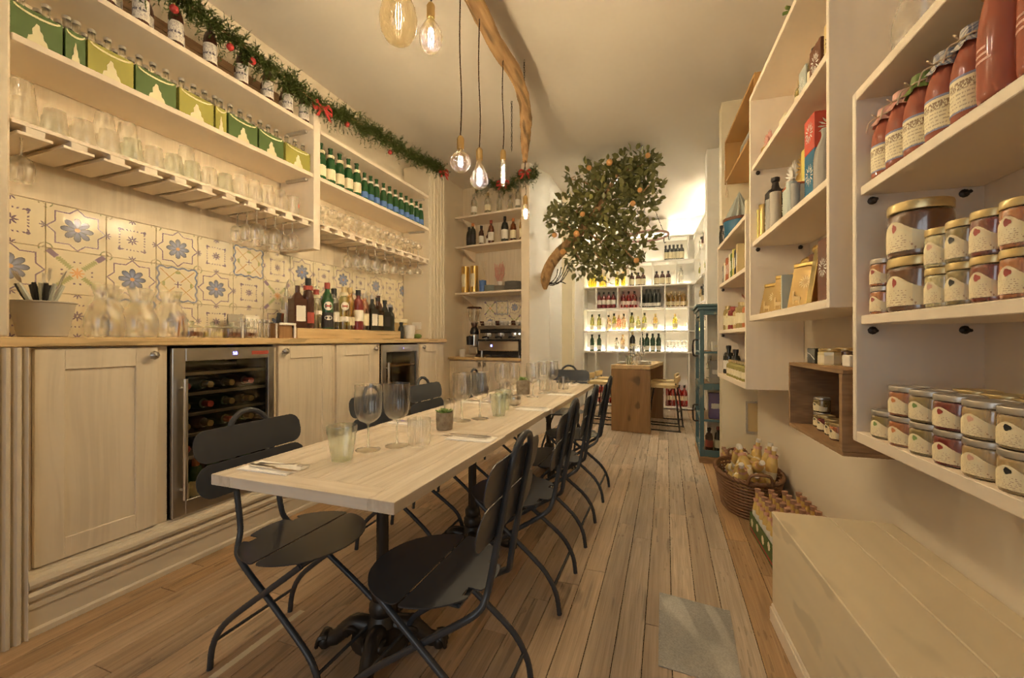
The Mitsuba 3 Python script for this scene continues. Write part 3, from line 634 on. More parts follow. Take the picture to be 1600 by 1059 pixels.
M('aqua_cutlery', (0.48, 0.50, 0.44), 0.3)
jp = [(0, 0.004), (0.050, 0.004), (0.054, 0), (0.063, 0.006), (0.068, 0.05), (0.066, 0.085), (0.054, 0.125), (0.036, 0.158), (0.033, 0.175), (0.042, 0.205), (0.048, 0.225)]
jug = [('', pl(lathe(jp, 32), 'clear_glass', 60))]
for j, (x, y) in enumerate(((-2.47, 1.205), (-2.62, 1.30), (-2.47, 1.345), (-2.62, 1.44), (-2.47, 1.485))):
    place(jug, 'glass_carafe', nth(j, 5, 'clear glass carafes beside the cutlery bucket on the worktop'), 'carafe', TR(x, y, ZW, s=1.08), 'carafes on the worktop')
# low dishes with pale garnishes, tongs
dish = lathe([(0, 0.003), (0.045, 0.003), (0.048, 0), (0.052, 0.004), (0.054, 0.055)], 24)
for j, (y, cc) in enumerate(((1.610, 'jam_dark'), (1.725, 'jam_pale'), (1.835, 'jam_dark'), (1.945, 'jam_dark'))):
    k = single('garnish_jar', pl(dish, 'clear_glass', 50), nth(j, 4, 'squat garnish jars right of the carafes'), 'jar', 'squat garnish jars', TR(-2.50, y, ZW))
    part(k, 'contents', pl(lathe([(0, 0.009), (0.048, 0.009), (0.049, 0.034), (0, 0.036)], 20), cc, 40), TR(-2.50, y, ZW))
    part(k, 'knob_lid', pl(lathe([(0.0, 0.0605), (0.05, 0.0575), (0.054, 0.060), (0.030, 0.070), (0.010, 0.074), (0.014, 0.086), (0.008, 0.094), (0, 0.095)], 20), 'green_glass', 50), TR(-2.50, y, ZW))
tn = join(B(-0.006, 0.006, -0.003, 0.003, 0, 0.115, 0.002), mv(lathe([(0, 0), (0.016, 0.0), (0.018, 0.004), (0, 0.012)], 12), 0, 0, 0.113))
for j, (y, t) in enumerate(((1.600, -6), (1.640, 8))):
    single('spoon', pl(tn, 'cap_orange'), nth(j, 2, 'red topped spoons standing behind the garnish jars'), 'spoon', 'red spoons behind the jars', TR(-2.60, y, ZW, rx=t))
for j, (y, w) in enumerate(((1.955, 0.10), (2.075, 0.10))):
    k = thing('menu_card', ('grey' if j == 0 else 'cream')+' folded card standing behind the rack of glass tubes', 'card')
    part(k, 'card', pl(join(mv(B(-0.001, 0.001, -w/2, w/2, 0, 0.155), ry=-8), mv(B(-0.001, 0.001, -w/2, w/2, 0, 0.155), x=-0.048, ry=8)), 'pot_grey' if j == 0 else 'paper'), TR(-2.60, y, ZW))
k = thing('tube_rack', 'clear rack of upright glass tubes standing on the bar worktop', 'tube rack')
part(k, 'top', pl(B(-2.53, -2.44, 1.865, 2.115, ZW+0.098, ZW+0.104, 0.001), 'clear_plate')); scene['mat_clear_plate'] = dict(scene['mat_clear_glass'])
for a in (-2.525, -2.445):
    for b in (1.870, 2.110): part(k, 'leg', pl(B(a-0.004, a+0.004, b-0.004, b+0.004, ZW, ZW+0.098), 'porcelain'))
tb = [('', pl(lathe([(0, 0.0), (0.006, 0.0015), (0.011, 0.008), (0.0115, 0.118), (0.013, 0.120)], 14), 'clear_glass', 50))]
for j in range(7): place(tb, 'glass_tube', nth(j, 7, 'glass tubes held upright in the clear rack'), 'glass tube', TR(-2.485, 1.893+j*0.032, ZW+0.002), 'glass tubes in the rack')
k = thing('wooden_caddy', 'small brown wooden box with utensils at the left end of the liquor step', 'box')
part(k, 'box', pl(join(B(-2.55, -2.44, 2.128, 2.134, ZW, ZW+0.10), B(-2.55, -2.44, 2.226, 2.232, ZW, ZW+0.10), B(-2.55, -2.544, 2.134, 2.226, ZW, ZW+0.10), B(-2.446, -2.44, 2.134, 2.226, ZW, ZW+0.10), B(-2.55, -2.44, 2.134, 2.226, ZW, ZW+0.006)), 'raw_wood'))
part(k, 'rim', pl(join(B(-2.434, -2.422, 2.12, 2.25, ZW+0.088, ZW+0.104, 0.002), B(-2.434, -2.422, 2.236, 2.25, ZW, ZW+0.088, 0.002)), 'white_paint'))
for j, (y, c) in enumerate(((2.150, 'cap_black'), (2.168, 'cap_black'), (2.185, 'bottle_amber'), (2.203, 'bottle_amber'), (2.217, 'aqua_cutlery'))):
    single('bar_spoon', pl(tube([(0, 0, 0), (0, 0, 0.09), (0, 0.003, 0.165)], [0.005, 0.006, 0.009], 8), c, 40), nth(j, 5, 'utensil handles standing in the brown wooden box'), 'utensil', 'utensils in the wooden box', TR(-2.49, y, ZW+0.0065, rx=(j-2)*2))
k = single('liquor_step', pl(B(-2.66, -2.415, 2.255, 3.47, ZW, ZW+0.072, 0.002), 'counter_wood'), 'long pale wooden step carrying the liquor bottles on the worktop', 'step')
ZS = ZW+0.0725
def sqbottle(r, h, body, lab, cap, sh=0.62, nr=0.014):
    base = affinity.scale(Point(0, 0).buffer(r, 4), 1, 1); sq = sbox(-r*0.9, -r*0.9, r*0.9, r*0.9).buffer(r*0.1, 2)
    m = join(prism(sq, h*sh), mv(lathe([(r*0.9, 0), (r*0.75, 0.015), (nr*1.2, 0.04), (nr, h*0.12), (nr, h*(1-sh)-0.002), (0, h*(1-sh))], 14), z=h*sh-0.0005))
    P = [('body', pl(m, body, 30)), ('cap', pl(lathe([(0, h*0.90), (nr*1.3, h*0.90), (nr*1.3, h+0.002), (0, h+0.003)], 12), cap, 40))]
    P.append(('label', pl(B(r*1.0, r*1.0+0.001, -r*0.72, r*0.72, h*0.14, h*0.47), lab)))
    return P
def disc_patch(r, a0, z, w, h):
    q = np.linspace(0, 2*PI, 17)[:-1]; V = [(r*math.cos(a0), r*math.sin(a0), z)]+[(r*math.cos(a0+w*math.cos(t)/r), r*math.sin(a0+w*math.cos(t)/r), z+h*math.sin(t)) for t in q]
    return tm(V, [(0, i, i % 16+1) for i in range(1, 17)])
def pourer(P, h):
    return P+[('pourer', pl(tube([(0, 0, h), (0, 0, h+0.025), (0.012, 0.006, h+0.06)], [0.006, 0.004, 0.0025], 8), 'steel_bright', 40))]
liq = [  # y, x, kind
    (2.305, -2.47, sqbottle(0.042, 0.30, 'bottle_brown', 'lab_white', 'lab_cream'), 'square dark red bottle with big white label, leftmost on the liquor step'),
    (2.390, -2.46, bottle('bottle_brown', 'cap_black', 'lab_red', 0.036, 0.325, 0.60, 0.74, la=0.10, lb=0.32, neck='lab_red'), 'tall dark bottle with round red label on the liquor step'),
    (2.475, -2.47, bottle('bottle_clear', 'cap_red', 'lab_white', 0.036, 0.26, la=0.36, lb=0.46, neck='lab_cream'), 'clear bottle with a narrow white label left of the green vermouth bottle'),
    (2.565, -2.45, bottle('bottle_emerald', 'cap_red', 'lab_black', 0.039, 0.315, 0.60, 0.80, la=0.03, lb=0.36, neck=None)+[('round_label', pl(disc_patch(0.0398, -0.35, 0.155, 0.030, 0.030), 'lab_white', True)), ('low_label', pl(disc_patch(0.0402, -0.35, 0.075, 0.026, 0.016), 'lab_white', True)), ('red_band', pl(disc_patch(0.0404, -0.35, 0.155, 0.022, 0.006), 'lab_red', True))], 'green vermouth bottle with red cap and black lower label on the liquor step'),
    (2.655, -2.47, bottle('bottle_clear', 'cap_black', 'lab_white', 0.037, 0.285, la=0.18, lb=0.42), 'clear spirit bottle with white label right of the green vermouth bottle'),
    (2.745, -2.45, bottle('bottle_lime', 'gold_lid', 'lab_white', 0.039, 0.305, la=0.18, lb=0.30, neck='lab_cream')+[('round_label', pl(disc_patch(0.0402, -0.35, 0.165, 0.030, 0.030), 'lab_white', True)), ('red_band', pl(disc_patch(0.0406, -0.35, 0.165, 0.022, 0.006), 'lab_red', True))], 'pale yellow vermouth bottle with white label on the liquor step'),
    (2.835, -2.47, bottle('bottle_gold', 'gold_lid', 'lab_cream', 0.034, 0.31, la=0.1, lb=0.3), 'tall golden bottle in the middle of the liquor step'),
    (2.925, -2.46, bottle('bottle_wine', 'cap_black', 'lab_white', 0.038, 0.30, la=0.22, lb=0.50), 'dark red bottle with white label right of the golden bottle'),
    (3.015, -2.47, bottle('bottle_pink', 'silver_lid', 'lab_cream', 0.036, 0.285, la=0.12, lb=0.45), 'pinkish bottle with cream label on the liquor step'),
    (3.105, -2.46, sqbottle(0.036, 0.275, 'bottle_black', 'lab_white', 'silver_lid'), 'square black bottle with small white label on the liquor step'),
    (3.195, -2.47, sqbottle(0.036, 0.265, 'bottle_amber', 'lab_cream', 'cap_black'), 'square amber bottle near the right end of the liquor step'),
    (3.285, -2.46, sqbottle(0.037, 0.25, 'bottle_black', 'lab_black', 'cap_black'), 'square all black bottle near the right end of the liquor step'),
    (3.375, -2.46, bottle('bottle_black', 'cap_black', None, 0.032, 0.20), 'small black bottle at the right end of the liquor step')]
for j, (y, x, P, lb) in enumerate(liq): place(P, 'liquor_bottle', lb, 'bottle', TR(x, y, ZS, rz=-15, s=1.12))
rear = ['bottle_clear', 'bottle_amber', 'bottle_brown', 'bottle_clear', 'bottle_lime', 'bottle_black', 'bottle_clear', 'bottle_gold', 'bottle_amber', 'bottle_clear', 'bottle_clear', 'bottle_brown']
for j, b in enumerate(rear):
    h = 0.27+0.045*((j*5) % 4)/3
    P = pourer(bottle(b, None, 'lab_cream' if j % 2 else 'lab_white', 0.035, round(h, 3), la=0.2, lb=0.45), h)
    place(P, 'liquor_bottle', nth(j, 12, 'pourer topped bottles behind on the liquor step'), 'bottle', TR(-2.595, 2.325+j*0.095, ZS, rz=40*j, s=1.08), 'rear row liquor bottles')
# right end of the worktop
place(bottle('bottle_black', 'cap_black', 'lab_black', 0.028, 0.16), 'sauce_bottle', 'small black bottle beside the right end of the liquor step', 'bottle', TR(-2.46, 3.545, ZW))
k = thing('bamboo_steamer', 'round pale container with a lid standing behind the white pot on the worktop', 'container')
part(k, 'body', pl(lathe([(0, 0), (0.075, 0), (0.080, 0.004), (0.080, 0.16), (0, 0.16)], 24), 'box_tan', 40), TR(-2.59, 3.70, ZW))
part(k, 'lid', pl(lathe([(0, 0.161), (0.086, 0.161), (0.088, 0.168), (0.084, 0.20), (0, 0.205)], 24), 'lab_cream', 40), TR(-2.59, 3.70, ZW))
k = thing('white_pot', 'white tapered pot at the right end of the bar worktop', 'pot')
part(k, 'body', pl(lathe([(0, 0), (0.040, 0), (0.044, 0.003), (0.062, 0.125), (0.066, 0.135), (0.060, 0.137), (0.042, 0.012), (0, 0.010)], 24), 'porcelain', 40), TR(-2.44, 3.66, ZW))
part(k, 'leaf', pl(mv(sphere(0.05, 8, sc=(1, 0.5, 0.5)), -2.43, 3.79, ZW+0.026), 'fabric_green', True))
k = single('power_socket', pl(B(-2.585, -2.47, 3.921, 3.9295, 1.29, 1.37, 0.003), 'porcelain'), 'white wall socket right of the white pot above the worktop', 'socket')
# ------------------------------------------------------------------ garlands with bows and baubles
def garland(path, label, n, seed, drops=()):
    r = np.random.default_rng(seed); pts = smooth_path(path, 10)
    k = thing('garland', label, 'garland')
    part(k, 'stem', pl(tube(pts, 0.006, 6), 'bark'))
    V, F = [], []
    m = len(pts)
    for q in range(n):
        t = np.clip((np.floor(r.random()*(m-1)/1.6)+0.5+r.normal()*0.30)*1.6, 0, m-1.001); a = int(t); f = t-a
        p = pts[a]*(1-f)+pts[min(a+1, m-1)]*f
        d = r.normal(size=3); d[1] *= 0.8; d[2] -= 0.25; d /= np.linalg.norm(d)
        L = r.uniform(0.05, 0.105)
        if r.random() < 0.10: d = np.array([r.normal()*0.3, r.normal()*0.4, -1.0]); d /= np.linalg.norm(d); L *= 1.7
        nn = 10
        for j in range(nn):
            b = p+d*L*(0.15+0.85*j/nn)
            e = d*0.6+r.normal(size=3)*0.75; e /= np.linalg.norm(e); l2 = r.uniform(0.020, 0.036)
            s = np.cross(e, r.normal(size=3)); s = s/np.linalg.norm(s)*0.0038
            i0 = len(V); V += [b-s, b+s, b+e*l2]; F.append((i0, i0+1, i0+2))
    part(k, 'needles', pl(tm(V, F), 'needle')); labels[k+'__needles'] = {'kind': 'stuff', 'label': 'dark green pine needles'}
    return pts
ga = garland([(-2.36, 1.00, 2.93), (-2.345, 1.33, 2.945), (-2.355, 1.60, 2.935), (-2.35, 1.85, 2.915), (-2.36, 2.12, 2.905), (-2.355, 2.40, 2.885), (-2.35, 2.65, 2.930), (-2.36, 2.95, 2.965), (-2.35, 3.25, 2.985), (-2.355, 3.60, 3.01), (-2.36, 3.95, 3.075), (-2.36, 4.22, 3.085)], 'long dark green pine garland hanging along the top of the bar shelving', 1700, 3)
gb = garland([(-2.30, 4.93, 3.10), (-2.05, 4.88, 3.15), (-1.92, 4.86, 3.06), (-1.75, 4.83, 3.10), (-1.62, 4.80, 3.16), (-1.50, 4.79, 3.12), (-1.46, 4.79, 3.22)], 'short green garland at the top of the coffee niche', 380, 5)
for j, (y, z) in enumerate(((1.41, 2.845), (1.701, 2.843), (1.838, 2.848), (2.639, 2.852), (3.179, 2.862))):
    k = thing('bauble', nth(j, 5, 'shiny red baubles hanging from the long garland'), 'bauble', 'red baubles')
    part(k, 'ball', pl(sphere(0.020, 10), 'red_bauble', True), TR(-2.325, y, z))
    part(k, 'cap', pl(tube([(0, 0, 0.018), (0, 0, 0.028)], 0.005, 8), 'gold_foil'), TR(-2.325, y, z))
    part(k, 'thread', pl(tube([(0, 0, 0.026), (-0.008, 0, 0.075)], 0.0008, 4), 'brown_cord'), TR(-2.325, y, z))
def bow():
    out = []
    for s in (-1, 1):
        p = smooth_path([(0, 0, 0), (0.01, s*0.045, 0.030), (0.0, s*0.085, 0.012), (0.008, s*0.075, -0.022), (0.012, s*0.02, -0.008)], 5)
        w = 0.022; V = np.vstack([p+[0, 0, w*0.7], p-[0, 0, w*0.7]]); n_ = len(p)
        out.append(tm(V, [q for i in range(n_-1) for q in ((i, i+1, n_+i+1), (i, n_+i+1, n_+i))]))
        out.append(tm([(0.004, 0, 0), (0.014, s*0.020, -0.005), (0.02, s*0.070, -0.085), (0.018, s*0.040, -0.080)], [(0, 1, 2), (0, 2, 3)]))
    return out
bm = bow()
bowP = [('loops', pl(join(*bm), 'red_fabric')), ('knot', pl(sphere(0.018, 8, sc=(0.8, 1, 1)), 'red_fabric', True))]
for (x, y, z, rz, lb) in ((-2.338, 2.40, 2.855, -10, 'red ribbon bow on the garland above the middle upright of the bar shelving'), (-2.335, 4.16, 3.055, -15, 'red ribbon bow at the far end of the long garland'), (-1.885, 4.835, 3.10, -75, 'red ribbon bow on the short garland over the coffee niche'), (-1.575, 4.775, 3.17, -75, 'red ribbon bow at the right end of the short garland')):
    place(bowP, 'ribbon_bow', lb, 'bow', TR(x, y, z, rz=rz, s=0.95))
# ------------------------------------------------------------------ dining tables
tp = random.Random(11)
def tboard(b, along):
    m = B(*b, 0.0016); u = tp.random()
    return pl(m, 'table_wood', uv=np.tile([u, along], (len(m.vertices), 1)))
TX0, TX1 = -1.372, -0.676
def base_mesh():
    col_ = lathe([(0.0, 0.03), (0.10, 0.030), (0.115, 0.045), (0.108, 0.075), (0.085, 0.092), (0.060, 0.100), (0.050, 0.120), (0.044, 0.135), (0.050, 0.150), (0.048, 0.175), (0.036, 0.190), (0.040, 0.200), (0.040, 0.222), (0.030, 0.236), (0.0235, 0.245)], 24)
    return col_
def claw():
    p = smooth_path([(0.06, 0, 0.085), (0.13, 0, 0.095), (0.19, 0, 0.070), (0.235, 0, 0.042), (0.27, 0, 0.036)], 5)
    m = tube(p, np.linspace(0.036, 0.026, len(p)), 10)
    b = sphere(0.034, 8, (0.287, 0, 0.034)); toes = [tube(smooth_path([(0.27, s*0.018, 0.052), (0.305, s*0.026, 0.050), (0.322, s*0.020, 0.016)], 4), [0.010]*9, 6) for s in (-1, 0, 1)]
    sw = [tube(smooth_path([(0.09, s*0.030, 0.075), (0.14, s*0.038, 0.10), (0.18, s*0.028, 0.085), (0.16, s*0.020, 0.06)], 4), 0.009, 6) for s in (-1, 1)]
    return join(m, b, *toes, *sw)
bs, cw = pl(base_mesh(), 'black_iron', 40), claw()
cw = tm(np.array(cw.vertices)*[0.76, 1.0, 1.0], cw.faces)
cws = [pl(mv(cw, rz=20+90*q), 'black_iron', 40) for q in range(4)]
pole = pl(lathe([(0.0225, 0.24), (0.0225, 0.698)], 20), 'black_iron', 40)
spider = pl(join(B(-0.20, 0.20, -0.022, 0.022, 0.698, 0.715, 0.002), B(-0.022, 0.022, -0.24, 0.24, 0.698, 0.7148, 0.002), mv(lathe([(0.045, 0), (0.045, 0.02)], 16), z=0.68)), 'black_iron', 30)
TABY = [(0.942, 1.768), (1.770, 2.566), (2.568, 3.352), (3.354, 4.140)]
for i, (a, b) in enumerate(TABY):
    dx = (0, -0.006, 0.008, 0.012)[i]
    k = thing('dining_table', nth(i, 4, 'whitewashed pedestal tables in the long row', 'front'), 'table', 'tables of the long row')
    x0, x1, z0, z1 = TX0+dx, TX1+dx, 0.716, 0.750
    part(k, 'board', tboard((x0, x0+0.085, a, b, z0, z1), 0)); part(k, 'board', tboard((x1-0.085, x1, a, b, z0, z1), 0))
    part(k, 'board', tboard((x0+0.0855, x1-0.0855, a, a+0.085, z0, z1), 1)); part(k, 'board', tboard((x0+0.0855, x1-0.0855, b-0.085, b, z0, z1), 1))
    w = (x1-x0-0.171)/4
    for q in range(4): part(k, 'board', tboard((x0+0.0855+q*w, x0+0.0855+(q+1)*w-0.0005, a+0.0855, b-0.0855, z0, z1-0.0006), 0))
    T = TR((x0+x1)/2, (a+b)/2, 0)
    part(k, 'pole', pole, T); part(k, 'bracket', spider, T); p_ = part(k, 'base', bs, T)
    for q in range(4): part(p_, 'claw_foot', cws[q], T)

# ------------------------------------------------------------------ folding metal chairs (local +x is the way they face)
def chair_proto():
    P = []
    R_ = 0.0105
    def side(s):
        return [(0.235, s*0.165, 0.0), (0.230, s*0.165, 0.05), (0.205, s*0.163, 0.12), (0.15, s*0.158, 0.175), (0.0, s*0.148, 0.280), (-0.16, s*0.135, 0.385), (-0.205, s*0.115, 0.418), (-0.218, s*0.097, 0.450), (-0.228, s*0.088, 0.50), (-0.262, s*0.085, 0.68), (-0.288, s*0.085, 0.815)]
    L, Rr = side(-1), side(1)
    arc = [(-0.288-0.016*math.sin(q), -0.085*math.cos(q), 0.815+0.085*math.sin(q)) for q in np.linspace(0, PI, 9)[1:-1]]
    P.append(('back_frame', pl(tube(smooth_path(L+arc+Rr[::-1], 4), R_, 9), 'chair_paint', 50)))
    for s in (-1, 1):
        p = smooth_path([(0.135, s*0.150, 0.432), (0.06, s*0.155, 0.375), (-0.14, s*0.166, 0.225), (-0.215, s*0.170, 0.155), (-0.255, s*0.172, 0.08), (-0.268, s*0.172, 0.0)], 5)
        P.append((f'leg{s+1}', pl(tube(p, R_, 9), 'chair_paint', 50)))
    P.append(('stretcher1', pl(tube([(-0.24, -0.171, 0.11), (-0.24, 0.171, 0.11)], 0.006, 7), 'chair_paint', 50)))
    P.append(('stretcher2', pl(tube([(0.212, -0.164, 0.10), (0.212, 0.164, 0.10)], 0.006, 7), 'chair_paint', 50)))
    P.append(('seat_rail', pl(join(tube([(0.135, -0.155, 0.432), (0.135, 0.155, 0.432)], 0.008, 7), tube([(-0.15, -0.14, 0.432), (-0.15, 0.14, 0.432)], 0.007, 7), *[tube([(-0.15, s*0.14, 0.432), (0.135, s*0.14, 0.432)], 0.006, 7) for s in (-1, 1)]), 'chair_paint', 50)))
    disc = affinity.scale(Point(0, 0).buffer(1.0, 24), 0.205, 0.222)
    notch = [sbox(-0.235, s*0.095-0.020, -0.150, s*0.095+0.020) for s in (-1, 1)]
    front = disc.intersection(sbox(0.004, -1, 1, 1)).buffer(-0.02).buffer(0.02, 4); rear = disc.intersection(sbox(-1, -1, -0.004, 1))
    for q in notch: rear = rear.difference(q)
    rear = rear.buffer(-0.006).buffer(0.006, 3)
    if rear.geom_type != 'Polygon': rear = max(rear.geoms, key=lambda g: g.area)
    for j, g in enumerate((front, rear)):
        m = prism(g, 0.004); v = np.array(m.vertices); v[:, 2] += 0.446; m = tm(v, m.faces)
        P.append((f'seat{j}', pl(m, 'chair_paint')))
    for j, (z, w) in enumerate(((0.797, 0.455), (0.676, 0.465))):
        g = sbox(-w/2, -0.058, w/2, 0.058).buffer(-0.048).buffer(0.048, 6)
        if j == 1: g = sbox(-w/2, -0.058, w/2, 0.058).buffer(-0.056).buffer(0.056, 6)
        m = prism(g, 0.0035); v = np.array(m.vertices); bow_ = 0.035*(v[:, 0]/0.23)**2
        lean = -(0.228+(z-0.50)*0.19)+0.0115-0.19*v[:, 1]
        m = tm(np.stack([lean+v[:, 2]+bow_, v[:, 0], z+v[:, 1]], 1), m.faces).subdivide() if False else tm(np.stack([lean+v[:, 2], v[:, 0], z+v[:, 1]], 1), m.faces)
        P.append((f'slat{j}', pl(m, 'chair_paint')))
    return P
CH = chair_proto()
where = ['first', 'second', 'third', 'fourth']
for i, (y, dx, rz) in enumerate(((1.205, 0, 180), (1.95, 0.0, 180), (2.575, 0.0, 180), (3.285, 0.0, 180))):
    place(CH, 'folding_chair', f'dark grey folding chair, {where[i]} from the front along the right side of the long table', 'chair', TR(-0.700+dx, y, 0, rz=rz))
for i, (x, y, rz) in enumerate(((-1.27, 1.225, 0), (-1.38, 2.12, 2), (-1.40, 2.72, 0), (-1.42, 3.66, 0))):
    place(CH, 'folding_chair', f'dark grey folding chair, {where[i]} from the front along the left side of the long table', 'chair', TR(x, y, 0, rz=rz))
place(CH, 'folding_chair', 'dark grey folding chair at the far end of the long table', 'chair', TR(-1.00, 4.26, 0, rz=-90))

# ------------------------------------------------------------------ the table settings
ZT_ = 0.7505
fkP = smooth_path([(-0.095, 0, 0.004), (-0.03, 0, 0.0035), (0.02, 0, 0.006), (0.05, 0, 0.009), (0.075, 0, 0.004), (0.100, 0, 0.007)], 3)
def ribbon(path, widths, t=0.0018):
    p = np.asarray(path); w = np.interp(np.linspace(0, 1, len(p)), np.linspace(0, 1, len(widths)), widths)
    V = []
    for i in range(len(p)): V += [p[i]+[0, -w[i], 0], p[i]+[0, w[i], 0], p[i]+[0, w[i], t], p[i]+[0, -w[i], t]]
    F = []
    for i in range(len(p)-1):
        a, b = 4*i, 4*i+4
        for q in range(4):
            r_ = (q+1) % 4; F += [(a+q, b+q, b+r_), (a+q, b+r_, a+r_)]
    n = len(V)-4
    F += [(0, 1, 2), (0, 2, 3), (n, n+2, n+1), (n, n+3, n+2)]
    return tm(V, F)
tines = [ribbon([(0.060, d, 0.0065), (0.080, d, 0.0045), (0.102, d, 0.0075)], [0.0014, 0.0011]) for d in (-0.0085, -0.003, 0.003, 0.0085)]
fork_t = join(ribbon(fkP[:-6], [0.0075, 0.005, 0.0032, 0.004, 0.0105]), *tines)
knife_t = join(ribbon([(-0.105, 0, 0.003), (-0.06, 0, 0.003), (0.005, 0, 0.003)], [0.0075, 0.0085, 0.0065], 0.005), ribbon([(0.005, 0, 0.004), (0.05, 0, 0.0035), (0.09, 0.002, 0.0035), (0.112, 0.005, 0.0035)], [0.0065, 0.009, 0.0085, 0.001], 0.0015))
forkP, knifeP = [('', pl(fork_t, 'steel_bright'))], [('', pl(knife_t, 'steel_bright'))]
napm = join(mv(B(-0.105, 0.105, -0.05, 0.05, 0, 0.0022, 0.0008)), B(-0.103, 0.103, -0.049, 0.047, 0.0022, 0.0046, 0.0008))
napP = [('', pl(napm, 'napkin'))]
SET = [(-1.235, 1.055, 0, 'front left corner of the long table'), (-0.795, 1.665, 180, 'right edge by the front succulent pot'), (-1.245, 1.87, 0, 'left side behind the tall wine glasses'), (-0.775, 2.50, 180, 'right edge beside the silver candle holder'), (-1.235, 2.66, 0, 'left side behind the second wine glass pair'), (-0.775, 3.24, 180, 'far right edge of the table row'), (-1.225, 3.40, 0, 'far left side of the table row'), (-0.85, 4.03, 90, 'far end of the table row')]
for (x, y, rz, lb) in SET:
    place(napP, 'napkin', f'folded white napkin at the {lb}', 'napkin', TR(x, y, ZT_, rz=rz+2))
    s = math.radians(rz); c_, s_ = math.cos(s), math.sin(s)
    for (d, P, nm, e) in ((0.018, forkP, 'fork', 6), (-0.020, knifeP, 'knife', -4)):
        place(P, nm, f'steel {nm} on the napkin at the {lb}', nm, TR(x+0.02*c_-d*s_, y+0.02*s_+d*c_, ZT_+0.0048, rz=rz+e+2))
GA = (40, 0.012)
bowl = [(0.013, 0.003), (0.027, 0.011), (0.038, 0.026), (0.0425, 0.046), (0.0435, 0.080), (0.0440, 0.138), (0.0440, 0.142)]
big_m = lathe(stem_prof(bowl, 0.041, 0.098), 80, (20, 0.016, lambda z: 1.0 if 0.135 < z < 0.225 else 0.0))
bigP = [('', pl(big_m, 'clear_glass', 60))]
WG = [(-1.095, 1.36, 'left of the front pair of tall ribbed wine glasses'), (-1.028, 1.452, 'right of the front pair of tall ribbed wine glasses'), (-1.02, 2.02, 'left of the second pair of tall ribbed wine glasses'), (-0.955, 2.105, 'right of the second pair of tall ribbed wine glasses'), (-1.14, 2.90, 'tall wine glass on the left near the third table setting'), (-1.08, 2.98, 'tall wine glass beside the far planter, left one'), (-0.945, 3.05, 'tall wine glass in front of the far planter'), (-0.93, 3.30, 'tall wine glass right of the far planter'), (-0.885, 3.385, 'tall wine glass farthest right near the head chair')]
for (x, y, lb) in WG: place(bigP, 'wine_glass', lb+' on the long table', 'wine glass', TR(x, y, ZT_) @ T4().scale([1.18, 1.18, 1.06]))
place(tum_g, 'tumbler', 'pale green tapered tumbler nearest the front of the long table', 'glass', TR(-1.093, 1.215, ZT_) @ T4().scale([1.17, 1.17, 1.05]))
place(tum_g, 'tumbler', 'pale green tumbler left of the silver candle holder', 'glass', TR(-0.893, 2.225, ZT_) @ T4().scale([1.17, 1.17, 1.05]))
place(tum_g, 'tumbler', 'pale green tumbler standing behind another green tumbler near the candle', 'glass', TR(-0.945, 2.43, ZT_) @ T4().scale([1.17, 1.17, 1.05]))
rg = lathe([(0, 0.004), (0.034, 0.004), (0.036, 0), (0.039, 0.003), (0.0405, 0.02), (0.0425, 0.105)], 96, (24, 0.016, lambda z: 1.0 if 0.012 < z < 0.088 else 0.0))
rgP = [('', pl(rg, 'clear_glass', 60))]
for (x, y, lb) in ((-0.953, 1.50, 'wide clear ribbed tumbler beside the front succulent pot'), (-1.09, 2.045, 'clear ribbed tumbler behind the front succulent pot'), (-0.975, 3.47, 'clear tumbler right of the far planter'), (-0.845, 3.62, 'clear tumbler in front of the head chair'), (-1.17, 3.05, 'clear tumbler on the left near the far planter')):
    place(rgP, 'tumbler', lb+' on the long table', 'glass', TR(x, y, ZT_) @ T4().scale([1.1, 1.1, 1.03]))
def planter(x, y, lb, s=1.0):
    k = thing('succulent_pot', lb, 'plant pot')
    T = TR(x, y, ZT_, s=s)
    part(k, 'pot', pl(lathe([(0, 0), (0.037, 0), (0.039, 0.003), (0.0405, 0.050), (0.041, 0.082), (0.0395, 0.084), (0.036, 0.080), (0.035, 0.060)], 24), 'mossy_stone', 40), T)
    part(k, 'soil', pl(lathe([(0.0358, 0.068), (0, 0.072)], 16), 'soil', True), T)
    r = random.Random(int(x*1000)); V, F = [], []
    pt = part(k, 'plant', pl(sphere(0.012, 6, (0, 0, 0.078)), 'succulent', True), T)
    lm = sphere(0.5, 6, (0.42, 0, 0), (1.0, 0.42, 0.22)); lm = pl(lm, 'succulent', True)
    for q in range(26):
        a = q*137.5; el = 12+60*(q/26); L = 0.036*(1-0.35*q/26)
        c = 0.018 if q % 3 else -0.006
        part(pt, 'leaf', lm, T4(T) @ T4().translate([c*math.cos(a), c*math.sin(a), 0.080]).rotate([0, 0, 1], a).rotate([0, 1, 0], -el).scale(L))
planter(-1.003, 1.80, 'mossy stone pot with a green succulent near the front of the long table')
planter(-1.075, 3.20, 'tall mossy stone pot with a plant towards the far end of the long table', 1.35)
k = thing('candle_holder', 'round silver mercury glass candle holder in the middle of the long table', 'candle holder')
part(k, 'bowl', pl(lathe([(0, 0), (0.024, 0), (0.030, 0.004), (0.042, 0.022), (0.046, 0.042), (0.042, 0.060), (0.035, 0.068), (0.033, 0.066), (0.040, 0.058), (0.043, 0.042), (0.039, 0.022), (0, 0.008)], 24), 'steel_bright', 40), TR(-0.942, 2.625, ZT_))
part(k, 'candle', pl(lathe([(0, 0.02), (0.019, 0.02), (0.019, 0.036), (0, 0.037)], 12), 'porcelain', 40), TR(-0.942, 2.625, ZT_))
